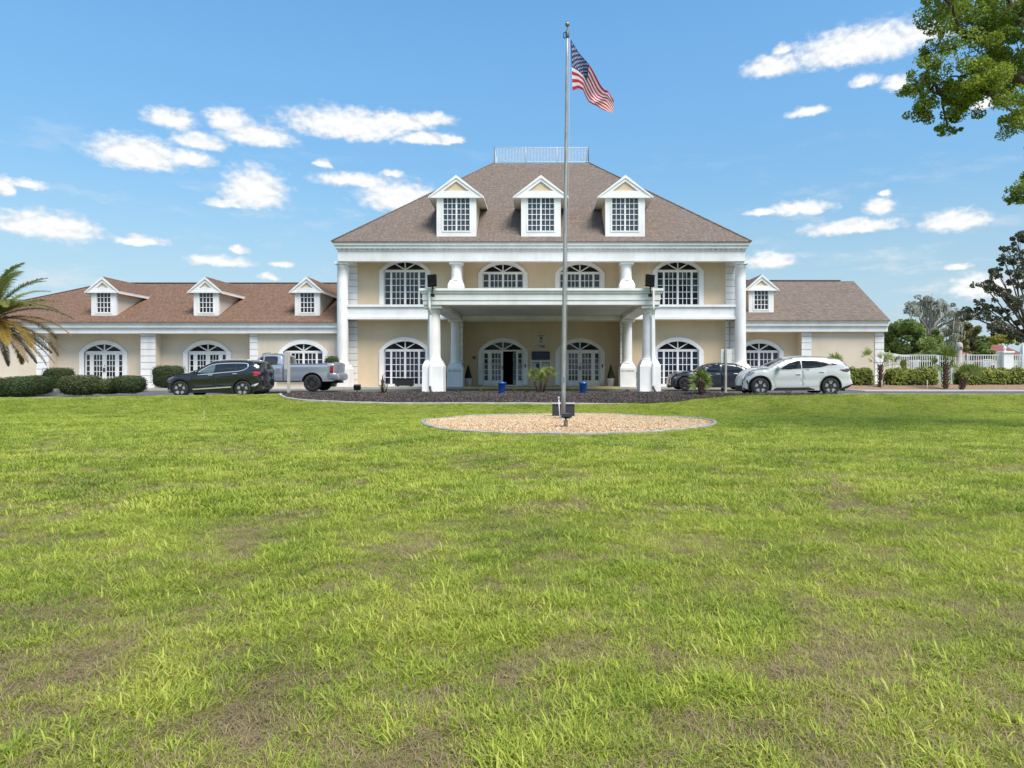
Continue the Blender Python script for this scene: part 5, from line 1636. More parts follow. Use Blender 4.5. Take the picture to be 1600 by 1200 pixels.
mb.build('lamp_head', [BLACK, mat('lamp_glass', (.30, .30, .27), rough=.15)], UL, bevel=.008)

# ------------------------------------------------------------------ floodlights above the canopy corners
for sgn, where in ((-1, 'black floodlight on a stalk above the canopy, left corner by the balcony window'), (1, 'black floodlight on a stalk above the canopy, right corner by the balcony window')):
    D = 31.6; c0 = px(846 + sgn * 170, 450, D)
    F = thing('flood_light', where, 'floodlight', (c0.x, D, 4.5), 0, 'floodlights on the canopy')
    mb = MB(); mb.tube([(c0.x + .0, D + .02, 4.48), (c0.x, D - .08, 4.5), (c0.x, D - .1, 4.62), (c0.x, D - .02, 4.95)], .032, 8); mb.box(c0.x - .09, c0.x + .09, D - .05, D + .03, 4.43, 4.57); mb.build('bracket', BLACK, F)
    mb = MB(); M = Matrix.Translation((c0.x - sgn * -.0 - .02, D - .06, 5.17)) @ Matrix.Rotation(R(sgn * 6), 4, 'Y') @ Matrix.Rotation(R(-24), 4, 'X')
    mb.box(-.21, .21, -.05, .06, -.29, .31, 0, M); mb.box(-.18, .18, -.062, -.05, -.13, .27, 1, M)
    for k in range(7): mb.box(-.18 + k * .055, -.17 + k * .055, .06, .14, -.25, .25, 0, M)
    mb.build('lamp_head', [mat('matt_black', (.010, .010, .010), rough=.9, spec=.1), mat('floodlight_glass', (.006, .006, .007), rough=.9, spec=.1)], F, bevel=.012)

# ------------------------------------------------------------------ entrance things
YW_ = YR
def sg(x, y): return px(x, y, YW_ - .03)
a, b = sg(831.0, 549), sg(859, 562)
SIGN = thing('wall_sign', 'navy blue sign board with rounded corners between the entrance doors', 'sign', (0, YW_, a.z))
a, b = px(830.7, 549, YW_), px(859.2, 562.2, YW_)
mb = MB()
rc_ = .08; pts_ = []
for cx, cz, q0 in ((b.x - rc_, b.z + rc_, -90), (b.x - rc_, a.z - rc_, 0), (a.x + rc_, a.z - rc_, 90), (a.x + rc_, b.z + rc_, 180)):
    for k in range(6): q = R(q0 + 18 * k); pts_.append((cx + rc_ * math.cos(q), cz + rc_ * math.sin(q)))
mb.prism_y(pts_, YW_ - .05, YW_ - .005); mb.build('board', mat('navy_board', (.008, .022, .085), (.006, .017, .065), scale=3, rough=.4), SIGN)
mb = MB()
for k, (f0, f1) in enumerate(((.12, .88), (.2, .8), (.16, .84))):
    z = b.z + (a.z - b.z) * (.72 - .22 * k); w_ = b.x - a.x
    mb.box(a.x + w_ * f0, a.x + w_ * f1, YW_ - .056, YW_ - .05, z, z + .03)
mb.build('text_band', mat('dull_blue_print', (.03, .06, .17), rough=.5), SIGN)
NB = thing('notice_board', 'white framed double notice board under the navy sign', 'notice board', (0, YW_, 1.3))
a, b = px(829, 563.8, YW_), px(861, 584.5, YW_)
mb = MB(); xm = (a.x + b.x) / 2
for x0, x1, z0, z1 in ((a.x, b.x, a.z - .06, a.z), (a.x, b.x, b.z, b.z + .06), (a.x, a.x + .06, b.z + .06, a.z - .06), (b.x - .06, b.x, b.z + .06, a.z - .06), (xm - .05, xm + .05, b.z + .06, a.z - .06)):
    mb.box(x0, x1, YW_ - .07, YW_ - .004, z0, z1)
mb.build('frame', WHITE, NB)
mb = MB(); mb.box(a.x + .06, xm - .05, YW_ - .035, YW_ - .006, b.z + .06, a.z - .06); mb.box(xm + .05, b.x - .06, YW_ - .035, YW_ - .006, b.z + .06, a.z - .06)
mb.build('cork', mat('grey_backing', (.28, .30, .33), rough=.8), NB)
mb = MB()
for x0, x1, z0, z1, mi in ((.10, .34, .35, .68, 0), (.36, .52, .42, .62, 1), (.12, .30, .12, .30, 1), (.36, .5, .12, .36, 0), (.76, .98, .35, .68, 0), (1.02, 1.16, .40, .66, 0), (.76, 1.12, .09, .15, 1), (.78, .98, .18, .32, 0)):
    mb.box(a.x + x0, a.x + x1, YW_ - .04, YW_ - .035, b.z + z0, b.z + z1, mi)
mb.build('notice', [mat('notice_paper', (.55, .57, .60), rough=.8), mat('dark_notice', (.02, .02, .025), rough=.8)], NB)
NUM = thing('house_number', 'pale house number plaque reading 6700 above the navy sign', 'number plaque', (0, YW_, 2.6))
a, b = px(838, 538, YW_), px(852.5, 544.5, YW_)
mb = MB(); zc_ = (a.z + b.z) / 2; h2 = (a.z - b.z) / 2
pts_ = [(a.x + h2 + 0, b.z), (b.x - h2, b.z)] + [(b.x - h2 + h2 * math.sin(R(q)), zc_ - h2 * math.cos(R(q))) for q in range(15, 180, 15)] + [(b.x - h2, a.z), (a.x + h2, a.z)] + [(a.x + h2 - h2 * math.sin(R(q)), zc_ + h2 * math.cos(R(q))) for q in range(15, 180, 15)]
CREAM = mat('cream_plaque', (.62, .60, .50), (.55, .53, .44), rough=.6)
mb.prism_y(pts_, YW_ - .04, YW_ - .004); mb.build('plaque', CREAM, NUM)
lettering('6700', .25, ((a.x + b.x) / 2, YW_ - .044, zc_ - .085), BLACK, NUM, .006)
SIG2 = thing('notice_sign', 'small cream warning sign with brown top edge above the house number', 'sign', (0, YW_, 3))
a, b = px(839, 525.5, YW_), px(851.2, 537.2, YW_)
mb = MB(); mb.box(a.x, b.x, YW_ - .03, YW_ - .003, b.z, a.z); mb.box(a.x + .02, b.x - .02, YW_ - .034, YW_ - .003, a.z + .001, a.z + .05, 1)
mb.build('board', [CREAM, mat('brown_edge', (.16, .075, .03), rough=.7)], SIG2)
mb = MB(); xm = (a.x + b.x) / 2
mb.box(xm - .10, xm + .10, YW_ - .034, YW_ - .03, a.z - .14, a.z - .06); mb.box(xm - .04, xm + .14, YW_ - .034, YW_ - .03, a.z - .17, a.z - .14)
for k in range(4): mb.box(xm - .15 + .02 * (k % 2), xm + .16 - .03 * (k % 2), YW_ - .034, YW_ - .03, a.z - .235 - k * .055, a.z - .215 - k * .055)
mb.build('print', BLACK, SIG2)
# alarm bell, door buzzers
c_ = px(741.0, 558.5, YW_)
BELL = thing('alarm_bell', 'small round red alarm bell on the wall left of the entrance', 'bell', (c_.x, YW_, c_.z))
mb = MB(); mb.lathe([(.10, -.02), (.10, -.045), (.075, -.085), (.0, -.10)], (c_.x, YW_, c_.z), 18, 0, 'y'); mb.build('gong', mat('dark_red_bell', (.16, .03, .025), rough=.4), BELL)
mb = MB(); mb.lathe([(.03, -.1), (.03, -.115), (0, -.118)], (c_.x, YW_, c_.z), 12, 0, 'y'); mb.build('cap', WHITE, BELL)
for x_, lb in ((820.8, 'small black buzzer on the casing right of the open door'), (941.3, 'small black buzzer on the casing of the closed door')):
    c_ = px(x_, 571.5, YW_ - .08); B = thing('door_buzzer', lb, 'buzzer', (c_.x, YW_, c_.z), 0, 'door buzzers')
    mb = MB(); mb.box(c_.x - .045, c_.x + .045, YW_ - .12, YW_ - .076, c_.z - .10, c_.z + .10); mb.build('housing', BLACK, B, bevel=.01)
    mb = MB(); mb.lathe([(.02, -.121), (.018, -.128), (0, -.129)], (c_.x, YW_, c_.z), 10, 0, 'y'); mb.build('button', METAL, B)
# bench-like planter under the window (long dark trough)
a, b = px(618, 594, 41.0), px(646, 604.5, 41.0)
TR = thing('trough_planter', 'long black trough planter on the walk under the blue-tinted window', 'planter', ((a.x + b.x) / 2, 41.0, .09))
mb = MB(); mb.box(a.x, b.x, 40.8, 41.2, .13, .52); mb.box(a.x - .02, b.x + .02, 40.78, 41.22, .52, .58); mb.build('trough', BLACK, TR, bevel=.015)
mb = MB(); mb.box(a.x + .1, a.x + .2, 40.85, 41.15, .09, .13); mb.box(b.x - .2, b.x - .1, 40.85, 41.15, .09, .13); mb.build('feet', BLACK, TR)
# two benches seen behind the front columns
for sgn, lb in ((-1, 'dark slatted bench against the wall behind the left canopy column'), (1, 'dark slatted bench against the wall behind the right canopy column')):
    x = sgn * 6.0; yb_ = 41.35
    BN = thing('bench', lb, 'bench', (x, yb_, .09), 0, 'benches by the canopy')
    mb = MB()
    for k in range(4): mb.box(x - .6, x + .6, yb_ - .3 + k * .11, yb_ - .21 + k * .11, .51, .54)
    mb.build('seat', mat('dark_bench_wood', (.06, .045, .035), (.04, .03, .024), scale=8, rough=.7), BN)
    mb = MB()
    for k in range(3): mb.box(x - .6, x + .6, yb_ + .16, yb_ + .19, .62 + k * .12, .71 + k * .12)
    mb.build('backrest', mat('dark_bench_wood', (.06, .045, .035)), BN)
    for dx_ in (-.55, .55):
        mb = MB(); mb.tube([(x + dx_, yb_ - .28, .09), (x + dx_, yb_ - .25, .5), (x + dx_, yb_ + .15, .5), (x + dx_, yb_ + .2, .96)], .025, 6); mb.tube([(x + dx_, yb_ + .15, .5), (x + dx_, yb_ + .2, .09)], .025, 6); mb.build('leg', BLACK, BN)

# ------------------------------------------------------------------ pots, stakes, posts, spot lamps
BLUE = mat('blue_glaze', (.006, .075, .30), (.004, .05, .22), scale=4, rough=.25, coat=.6)
for x_, lb in ((784, 'bright blue plant pot in the mulch before the open door'), (911, 'bright blue plant pot in the mulch right of the flagpole')):
    c_ = px(x_, 605, 29.6); zg = ground(c_.x, 29.6) + .06
    P_ = thing('plant_pot', lb, 'plant pot', (c_.x, 29.6, zg), 0, 'blue pots before the entrance')
    h = px(0, 597, 29.6).z - zg
    mb = MB(); mb.lathe([(.115, -.02), (.125, .02), (.17, h * .8), (.19, h * .84), (.195, h), (.165, h), (.155, h * .9), (.02, h * .88)], (c_.x, 29.6, zg), 24); mb.build('pot', BLUE, P_)
    mb = MB(); mb.lathe([(.157, h * .9), (.1, h * .93), (0, h * .92)], (c_.x, 29.6, zg), 16); mb.build('soil', MULCH, P_)
WOODP = mat('weathered_post', (.42, .37, .31), (.30, .255, .21), scale=5, rough=.9, stretch=(4, 4, .6), bump=.3)
# left post carrying a sign seen edge-on
c_ = px(451, 612, 30.9); zg = ground(c_.x, 30.9)
P_ = thing('sign_post', 'pale weathered post with a thin sign seen edge-on in the mulch corner by the pickup', 'post', (c_.x, 30.9, zg))
zt = px(0, 550, 30.9).z
mb = MB(); mb.box(c_.x - .055, c_.x + .055, 30.85, 30.95, zg - .1, zt); mb.build('post', mat('pale_post', (.50, .47, .42), (.38, .35, .31), scale=5, rough=.9, stretch=(4, 4, .6)), P_, bevel=.006)
mb = MB(); mb.box(c_.x - .075, c_.x - .057, 30.6, 31.2, zt - .78, zt - .02); mb.build('sign_panel', mat('sign_metal', (.55, .55, .53), rough=.5), P_)
c_ = px(1134.0, 612, 29.0); zg = ground(c_.x, 29.0)
P_ = thing('sign_post', 'brown wooden post carrying a white sign blank in front of the grey sedan', 'post', (c_.x, 29.0, zg))
zt = px(0, 545, 29.0).z
mb = MB(); mb.box(c_.x - .042, c_.x + .042, 28.95, 29.03, zg - .1, zt); mb.build('post', WOODP, P_, bevel=.006)
a, b = px(1126.7, 545.5, 29.04), px(1144, 567.5, 29.04)
mb = MB(); mb.box(a.x, b.x, 29.035, 29.05, b.z, a.z); mb.build('sign_panel', mat('white_sign_back', (.70, .71, .72), rough=.45), P_)
for x_, D, hh, lb in ((558, 29.8, .36, 'black spot lamp on a stake in the mulch beside the corner column'), (1133, 28.6, .2, 'black spot lamp on a stake at the foot of the brown sign post')):
    c_ = px(x_, 610, D); zg = ground(c_.x, min(D, yc(c_.x))) + .05
    if x_ > 1000: c_.x -= .1
    P_ = thing('spot_lamp', lb, 'spot lamp', (c_.x, D, zg), 0, 'spot lamps in the mulch')
    mb = MB(); mb.tube([(c_.x, D, zg - .1), (c_.x, D, zg + hh * .55)], .028, 8); mb.tube([(c_.x, D, zg), (c_.x, D, zg + .06)], .05, 8); mb.build('stake', BLACK, P_)
    mb = MB(); M = Matrix.Translation((c_.x, D, zg + hh * .8)) @ Matrix.Rotation(R(25), 4, 'X')
    if x_ < 1000: mb.box(-.14, .14, -.07, .10, -.10, .10, 0, M); mb.box(-.12, .12, .10, .103, -.08, .08, 1, M)
    else: mb.lathe([(.03, -.08), (.065, -.05), (.075, .08), (.065, .085), (0, .07)], (0, 0, 0), 14, 0, 'z', True, M)
    mb.build('lamp_head', [BLACK, mat('spot_glass', (.10, .10, .10), rough=.1)], P_)
for x_, yb_, D, h, lb in ((318, 667, 17.2, .55, 'thin tan survey stake standing in the lawn on the left'),):
    c_ = px(x_, yb_, D); zg = ground(c_.x, D)
    mb = MB(); mb.tube([(c_.x, D, zg - .05), (c_.x + .01, D, zg + .50)], .010, 6); mb.box(c_.x - .012, c_.x + .012, D - .012, D + .012, zg + .44, zg + .53)
    o = mb.build('lawn_stake', mat('tan_stake', (.45, .36, .2), rough=.9)); tag(o, lb, 'stake')
for x_, lb in ((1378, 'thin pale stake in front of the hedge beside the small palm'), (1449, 'thin pale stake before the hedge left of the double palm')):
    c_ = px(x_, 603, 36.2); mb = MB(); mb.tube([(c_.x, 36.2, -.1), (c_.x, 36.2, .5)], .02, 6); mb.box(c_.x - .025, c_.x + .025, 36.17, 36.23, .42, .52)
    tag(mb.build('marker_stake', mat('pale_stake', (.6, .55, .4), rough=.9)), lb, 'stake', 'marker stakes by the hedge')
# ------------------------------------------------------------------ plants
class Leaves:
    """many small leaf faces in one mesh, each with its own tint"""
    def __init__(s): s.v = []; s.f = []; s.t = []
    def quad(s, c, n, up, w, h, t, fold=.0):
        n = n.normalized(); a = n.cross(up)
        if a.length < 1e-4: a = n.cross(Vector((1, 0, 0)))
        a.normalize(); b = a.cross(n).normalized()
        i = len(s.v)
        s.v += [tuple(c - b * h * .5), tuple(c + a * w * .5 + n * fold * w), tuple(c + b * h * .5), tuple(c - a * w * .5 + n * fold * w)]
        s.f.append((i, i + 1, i + 2, i + 3)); s.t += [t] * 4
    def strip(s, pts, ws, side, t):
        i = len(s.v)
        for p, w in zip(pts, ws):
            s.v.append(tuple(p - side * w / 2)); s.v.append(tuple(p + side * w / 2)); s.t += [t, t]
        for k in range(len(pts) - 1): s.f.append((i + 2 * k, i + 2 * k + 1, i + 2 * k + 3, i + 2 * k + 2))
    def build(s, name, m, parent=None, world=True):
        me = bpy.data.meshes.new(name); me.from_pydata(s.v, [], s.f); me.materials.append(m)
        a = me.attributes.new('tint', 'FLOAT', 'POINT'); a.data.foreach_set('value', s.t); me.update()
        o = bpy.data.objects.new(name, me); C.objects.link(o)
        if parent is not None:
            o.parent = parent
            if world: o.location = -Vector(parent.location)
        return o
def rv(r=None):
    while True:
        v = Vector((random.uniform(-1, 1), random.uniform(-1, 1), random.uniform(-1, 1)))
        if .05 < v.length <= 1: return v
BARK = mat('grey_brown_bark', (.16, .125, .095), (.085, .065, .05), scale=6, rough=.95, stretch=(3, 3, .7), bump=.6, bscale=20)
BARKG = mat('pale_grey_bark', (.30, .27, .24), (.19, .17, .15), scale=6, rough=.95, stretch=(3, 3, .7), bump=.5)
BOXG = leafmat('boxwood_leaf', [(.022, .042, .010), (.04, .07, .014), (.065, .10, .018), (.10, .125, .028)], transl=.2)
BOXG2 = leafmat('boxwood_leaf_olive', [(.04, .058, .014), (.07, .09, .022), (.11, .12, .03), (.15, .145, .05)], transl=.2)
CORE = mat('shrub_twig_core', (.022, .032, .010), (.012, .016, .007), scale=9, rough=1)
def bush(label, cx, cy, z0, hx, hy, h, m=BOXG, power=3.2, n=2600, group='clipped shrubs along the left wing', leaf=.055):
    B = thing('clipped_shrub', label, 'shrub', (cx, cy, z0), 0, group)
    def surf(d, k=1.0):
        s_ = (abs(d.x) ** power + abs(d.y) ** power + abs(d.z) ** power) ** (-1 / power)
        q = d * s_ * k
        bump = 1 + .07 * mnoise.noise(Vector((q.x * 2.2 + cx, q.y * 2.2, q.z * 2.2)))
        return Vector((cx + q.x * hx * bump, cy + q.y * hy * bump, z0 + h / 2 + q.z * h / 2 * bump))
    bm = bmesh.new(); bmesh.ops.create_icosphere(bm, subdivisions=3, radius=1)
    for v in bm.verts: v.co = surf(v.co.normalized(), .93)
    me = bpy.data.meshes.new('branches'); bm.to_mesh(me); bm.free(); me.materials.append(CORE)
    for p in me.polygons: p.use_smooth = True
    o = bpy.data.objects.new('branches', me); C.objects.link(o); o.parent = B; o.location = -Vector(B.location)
    L_ = Leaves()
    for i in range(n):
        d = rv().normalized()
        if d.z < -.95: continue
        p = surf(d, random.uniform(.92, 1.04))
        nn = (d + rv() * .8).normalized()
        cl = mnoise.noise(p * 3.0) * .5 + .5
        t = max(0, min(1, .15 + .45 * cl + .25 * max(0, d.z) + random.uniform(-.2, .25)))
        L_.quad(p, nn, rv(), leaf * random.uniform(.6, 1.1), leaf * random.uniform(.8, 1.4), t, .15)
    L_.build('leaves', m, B)
    return B
def bush_px(label, x0, x1, y0, y1, D, depth=None, **k):
    a, b = px(x0, y0, D), px(x1, y1, D)
    hx = (b.x - a.x) / 2 * .94
    bush(label, (a.x + b.x) / 2, D, b.z, hx, depth or min(hx, .8), a.z - b.z, **k)
bush_px('dark clipped shrub at the left edge, end of the low rounded row', -40, 14, 590, 622, 31.2, .8)
bush_px('dark clipped shrub second in the low rounded row by the palm', 8, 56, 588.5, 621, 31.0, .75)
bush_px('dark low shrub set back in the row beside the quoined pier', 40, 76, 587, 616, 33.4, .8)
bush_px('tall square clipped shrub against the wall by the quoined pier', 76, 108, 575, 606, 39.8, .8, power=6)
bush_px('large olive clipped shrub in front of the leftmost double doors', 98, 157, 586, 617.5, 32.0, .9, m=BOXG2)
bush_px('smaller shrub squeezed between two larger ones before the double doors', 155, 184, 592, 615.5, 32.6, .7, m=BOXG2)
bush_px('rounded dark shrub at the right end of the group before the double doors', 180, 223, 587, 614.5, 32.4, .8)
bush_px('square clipped hedge block beside the middle double doors behind the black crossover', 243, 284, 571.5, 606, 40.2, .8, power=6)
bush_px('small square shrub behind the pickup bed against the wall', 508.5, 529, 557, 603, 40.4, .6, power=6, n=1500)
# topiary cones in white planters
for x_, lb in ((731.5, 'dark cone topiary in a white planter left of the open door'), (954.5, 'dark cone topiary in a white planter right of the closed door')):
    D = 42.4; c_ = px(x_, 600, D)
    T = thing('topiary', lb, 'potted plant', (c_.x, D, .09), 0, 'topiary cones by the doors')
    mb = MB(); mb.lathe([(.19, .09), (.22, .5), (.24, .52), (.24, .58), (.2, .58), (.02, .55)], (c_.x, D, 0), 20); mb.build('planter', WHITE, T)
    L_ = Leaves()
    for i in range(900):
        k = random.random() ** 1.4; q = random.uniform(0, 6.28); r_ = .22 * (1 - k) + .02
        L_.quad(Vector((c_.x + r_ * math.cos(q), D + r_ * math.sin(q), .58 + .80 * k)), Vector((math.cos(q), math.sin(q), .4)) + rv() * .5, rv(), .05, .07, random.random() * .25)
    L_.build('foliage', BOXG, T)
    mb = MB(); mb.lathe([(.2, .57), (.13, .9), (.02, 1.36)], (c_.x, D, 0), 12); mb.build('stem', CORE, T)

# ---- palms
PALMG = leafmat('date_palm_green', [(.11, .15, .05), (.22, .25, .06), (.36, .34, .08)], transl=.4)
PALMY = leafmat('date_palm_amber', [(.20, .15, .03), (.34, .22, .035), (.42, .27, .05)], transl=.35)
PALMB = leafmat('date_palm_dead', [(.18, .125, .085), (.30, .22, .15), (.38, .30, .21)], transl=.2)
RACH = mat('palm_rachis', (.24, .19, .07), (.18, .13, .06), rough=.7)
def pinnate(L_, rb, base, az, elev, length, droop, wl, t0):
    d = Vector((math.cos(az), math.sin(az), 0)); p = Vector(base); e = elev
    pts_ = [p.copy()]; n = 16
    for i in range(n):
        e -= droop / n * (.5 + i / n)
        p = p + (d * math.cos(e) + Vector((0, 0, 1)) * math.sin(e)) * length / n
        pts_.append(p.copy())
    rb.tube(pts_, [.028 * (1 - .85 * i / n) + .003 for i in range(n + 1)], 5)
    for i in range(2, n):
        for k in range(8):
            f_ = k / 8; q = pts_[i].lerp(pts_[i + 1], f_); tan = (pts_[i + 1] - pts_[i]).normalized()
            side = tan.cross(Vector((0, 0, 1))); 
            if side.length < .05: side = Vector((-d.y, d.x, 0))
            side.normalize(); up = side.cross(tan)
            u = (i + f_) / n
            ll = wl * (math.sin(math.pi * min(1, .12 + .88 * u)) ** .55) * random.uniform(.85, 1.1)
            for sg_ in (-1, 1):
                dv = (side * sg_ * .80 + tan * .62 + up * random.uniform(-.05, .40)).normalized()
                m_ = q + dv * ll * .55; e_ = q + dv * ll + Vector((0, 0, -.22 * ll))
                sd = dv.cross(up).normalized()
                L_.strip([q, m_, e_], [.022, .030, .004], sd, min(1, max(0, t0 + random.uniform(-.3, .3))))
DP = px(-14, 505, 33.0)
zg = ground(DP.x, 30)
DPT = thing('date_palm', 'feathery date palm with green upper and amber drooping fronds at the left edge', 'palm tree', (DP.x, 33.0, zg))
mb = MB(); n = 14
for k in range(n):
    z0, z1 = zg + (DP.z - zg) * k / n, zg + (DP.z - zg) * (k + 1) / n
    mb.lathe([(.25, z0), (.31, z0 + (z1 - z0) * .75), (.26, z1)], (DP.x, 33.0, 0), 16)
mb.lathe([(.3, DP.z - .2), (.42, DP.z + .1), (.3, DP.z + .4), (.05, DP.z + .6)], (DP.x, 33, 0), 16)
mb.build('trunk', BARK, DPT)
rb = MB(); LG, LY, LB = Leaves(), Leaves(), Leaves()
random.seed(21)
for i in range(58):
    az = i * 2.39996 + random.uniform(-.2, .2); f_ = i / 58
    elev = R(82 - 118 * f_ ** .9) + random.uniform(-.12, .12)
    ln = random.uniform(2.9, 3.7)
    tgt = LG if f_ < .46 else (LY if f_ < .78 else LB)
    pinnate(tgt, rb, (DP.x, 33, DP.z + .25 - .2 * f_), az, elev, ln, random.uniform(.9, 1.5) if f_ < .7 else random.uniform(.5, .9), .46 if f_ < .8 else .30, .5)
rb.build('frond_stems', RACH, DPT); LG.build('green_fronds', PALMG, DPT); LY.build('amber_fronds', PALMY, DPT); LB.build('dead_fronds', PALMB, DPT)

FANG = leafmat('fan_palm_leaf', [(.10, .155, .03), (.17, .235, .04), (.25, .30, .06), (.32, .33, .11)], transl=.35)
FIBRE = mat('palm_fibre', (.15, .085, .05), (.07, .04, .026), scale=10, rough=1, stretch=(2, 2, .6), bump=.8)
def fan_leaf(L_, rb, base, az, elev, pet, rad, seg=22, span=2.5, t0=.5, droop=.25):
    d = Vector((math.cos(az) * math.cos(elev), math.sin(az) * math.cos(elev), math.sin(elev)))
    hub = Vector(base) + d * pet
    mid = Vector(base).lerp(hub, .5) + Vector((0, 0, .05 * pet))
    rb.tube([base, mid, hub], [.018, .013, .009], 5)
    side = d.cross(Vector((0, 0, 1)))
    if side.length < .05: side = Vector((1, 0, 0))
    side.normalize(); up = side.cross(d)
    roll = random.choice((-1, 1)) * random.uniform(.35, 1.25)
    side, up = side * math.cos(roll) + up * math.sin(roll), up * math.cos(roll) - side * math.sin(roll)
    for k in range(seg):
        a = -span / 2 + span * k / (seg - 1)
        v = (d * math.cos(a) + side * math.sin(a) + up * .12 * math.cos(a * 2)).normalized()
        r_ = rad * (1 - .22 * abs(a) / (span / 2)) * random.uniform(.72, 1.08)
        v = (v + up * random.uniform(-.22, .22)).normalized()
        sd = v.cross(up).normalized()
        L_.strip([hub, hub + v * r_ * .5 + up * .02, hub + v * r_ * .82, hub + v * r_ + Vector((0, 0, -droop * r_ * .5))], [.010, rad * .085, rad * .05, .003], sd, min(1, max(0, t0 + random.uniform(-.28, .28))))
def fan_palm(label, x, y, z0, th, tr, leaves, group, lean=(0, 0), name='fan_palm'):
    P_ = thing(name, label, 'palm tree', (x, y, z0), 0, group)
    mb = MB(); n = 9
    for k in range(n):
        a, b = k / n, (k + 1) / n
        mb.lathe([(tr * .85, 0), (tr * .95, th / n * .7), (tr * .85, th / n)], (x + lean[0] * a, y + lean[1] * a, z0 - .05 + th * a), 12)
    for k in range(46):
        q = k * 2.4; a = (k + .5) / 46; c0 = Vector((x + lean[0] * a + tr * 1.0 * math.cos(q), y + lean[1] * a + tr * 1.0 * math.sin(q), z0 + th * a))
        o_ = Vector((math.cos(q), math.sin(q), 0)); mb.tube([c0 - o_ * .03, c0 + o_ * tr * .35 + Vector((0, 0, .05)), c0 + o_ * tr * .7 + Vector((0, 0, .15))], [.035, .028, .006], 4)
    mb.build('trunk', FIBRE, P_)
    L_, rb = Leaves(), MB(); base = Vector((x + lean[0], y + lean[1], z0 + th - .08))
    for (az, el, pet, rad, t0) in leaves: fan_leaf(L_, rb, base, R(az), R(el), pet, rad, t0=t0)
    rb.build('leaf_stalks', mat('green_stalk', (.16, .19, .05), rough=.6), P_); L_.build('leaves', FANG, P_)
    return P_
G1 = 'young fan palms along the right hedge'
random.seed(5)
c_ = px(1376, 598, 37.4); hh = px(0, 571, 37.4).z - .12
fan_palm('young fan palm with brown trunk against the corner of the right wing', c_.x, 37.4, .12, hh, .10, [(150, 52, .85, .62, .4), (25, 42, .72, .62, .6), (75, 70, .5, .5, .7), (-25, 8, .95, .5, .35), (5, 25, .9, .45, .3), (-80, 50, .4, .4, .7), (165, 35, .5, .4, .6)], G1)
c_ = px(1309, 600, 38.6)
fan_palm('fan palm crown showing just above the tail of the white crossover', c_.x, 38.6, .1, 1.0, .13, [(95, 80, .45, .75, .4), (60, 65, .45, .75, .5), (120, 65, .45, .75, .45), (-90, 75, .4, .7, .5), (20, 40, .4, .5, .4), (160, 45, .4, .5, .4)], G1)
c_ = px(1283, 600, 38.6)
fan_palm('low palm tuft peeping over the roof of the white crossover', c_.x, 38.6, .1, .85, .13, [(170, 22, .3, .62, .7), (10, 18, .35, .62, .6), (-90, 50, .25, .6, .7), (90, 40, .3, .6, .6), (130, 35, .3, .6, .8)], G1)
c_ = px(1479, 601, 36.6); hh = px(0, 566, 36.6).z - .15
fan_palm('tall young fan palm with shaggy dark trunk before the white fence', c_.x - .05, 36.6, .12, hh, .125, [(100, 78, .5, .80, .45), (70, 66, .5, .78, .5), (-60, 70, .45, .7, .55), (30, 10, .45, .5, .3), (-20, -20, .35, .5, .2), (200, -25, .35, .5, .2), (160, 20, .4, .5, .3), (-100, 60, .5, .7, .4), (50, 82, .5, .7, .6)], G1)
c_ = px(1500, 609, 35.9); hh = px(0, 590, 35.9).z - .1
fan_palm('short fan palm with two leaning brown trunks beside the shaggy palm', c_.x + .1, 35.9, .05, hh, .10, [(20, 60, .5, .7, .45), (60, 62, .5, .7, .5), (-40, 48, .5, .68, .6), (100, 80, .4, .65, .5), (0, 35, .45, .6, .4)], G1, (.20, 0))
mbx = MB()
# entrance triple palm
G2 = 'small palms in the mulch bed'
TP = px(845, 612, 30.2); zt = ground(TP.x, 30.2) + .04
P_ = thing('triple_palm', 'small palm with three leaning brown trunks in the mulch before the notice board', 'palm tree', (TP.x, 30.2, zt), 0, G2)
L_, rb = Leaves(), MB()
for dx_, yt, t_l in ((-.33, 588, 7), (0.0, 596, 5), (.33, 583, 8)):
    zt2 = px(0, yt, 30.2).z
    mb = MB(); mb.tube([(TP.x + dx_ * .25, 30.2, zt - .05), (TP.x + dx_ * .7, 30.2, zt + (zt2 - zt) * .5), (TP.x + dx_, 30.2, zt2)], [.045, .06, .05], 8); mb.build('trunk', FIBRE, P_)
    for k in range(t_l * 2):
        az = R(k * 137.5 + 20); el = R(random.uniform(5, 75))
        base = Vector((TP.x + dx_, 30.2, zt2 - .03))
        d = Vector((math.cos(az), math.sin(az), 0)); p = base.copy(); e = el; pts_ = [p.copy()]
        fan_leaf(L_, rb, base, az, el, random.uniform(.14, .24), random.uniform(.26, .38), seg=12, t0=.65, droop=.5)
rb.build('leaf_stalks', mat('green_stalk', (.16, .19, .05)), P_); L_.build('leaves', FANG, P_)
c_ = px(1097, 612, 28.8); zg = ground(c_.x, min(28.8, yc(c_.x))) + .04
fan_palm('scruffy small palm with bent brown stem in the mulch before the grey sedan', c_.x, 28.8, zg, .55, .09, [(95, 75, .25, .42, .4), (20, 45, .25, .45, .5), (165, 40, .25, .42, .45), (-60, 55, .25, .42, .5), (-110, 65, .3, .45, .4), (0, -10, .2, .38, .35), (180, -15, .2, .38, .2), (60, 60, .3, .5, .5), (-90, 85, .35, .4, .5), (-20, 20, .2, .4, .3)], G2, (-.08, 0))
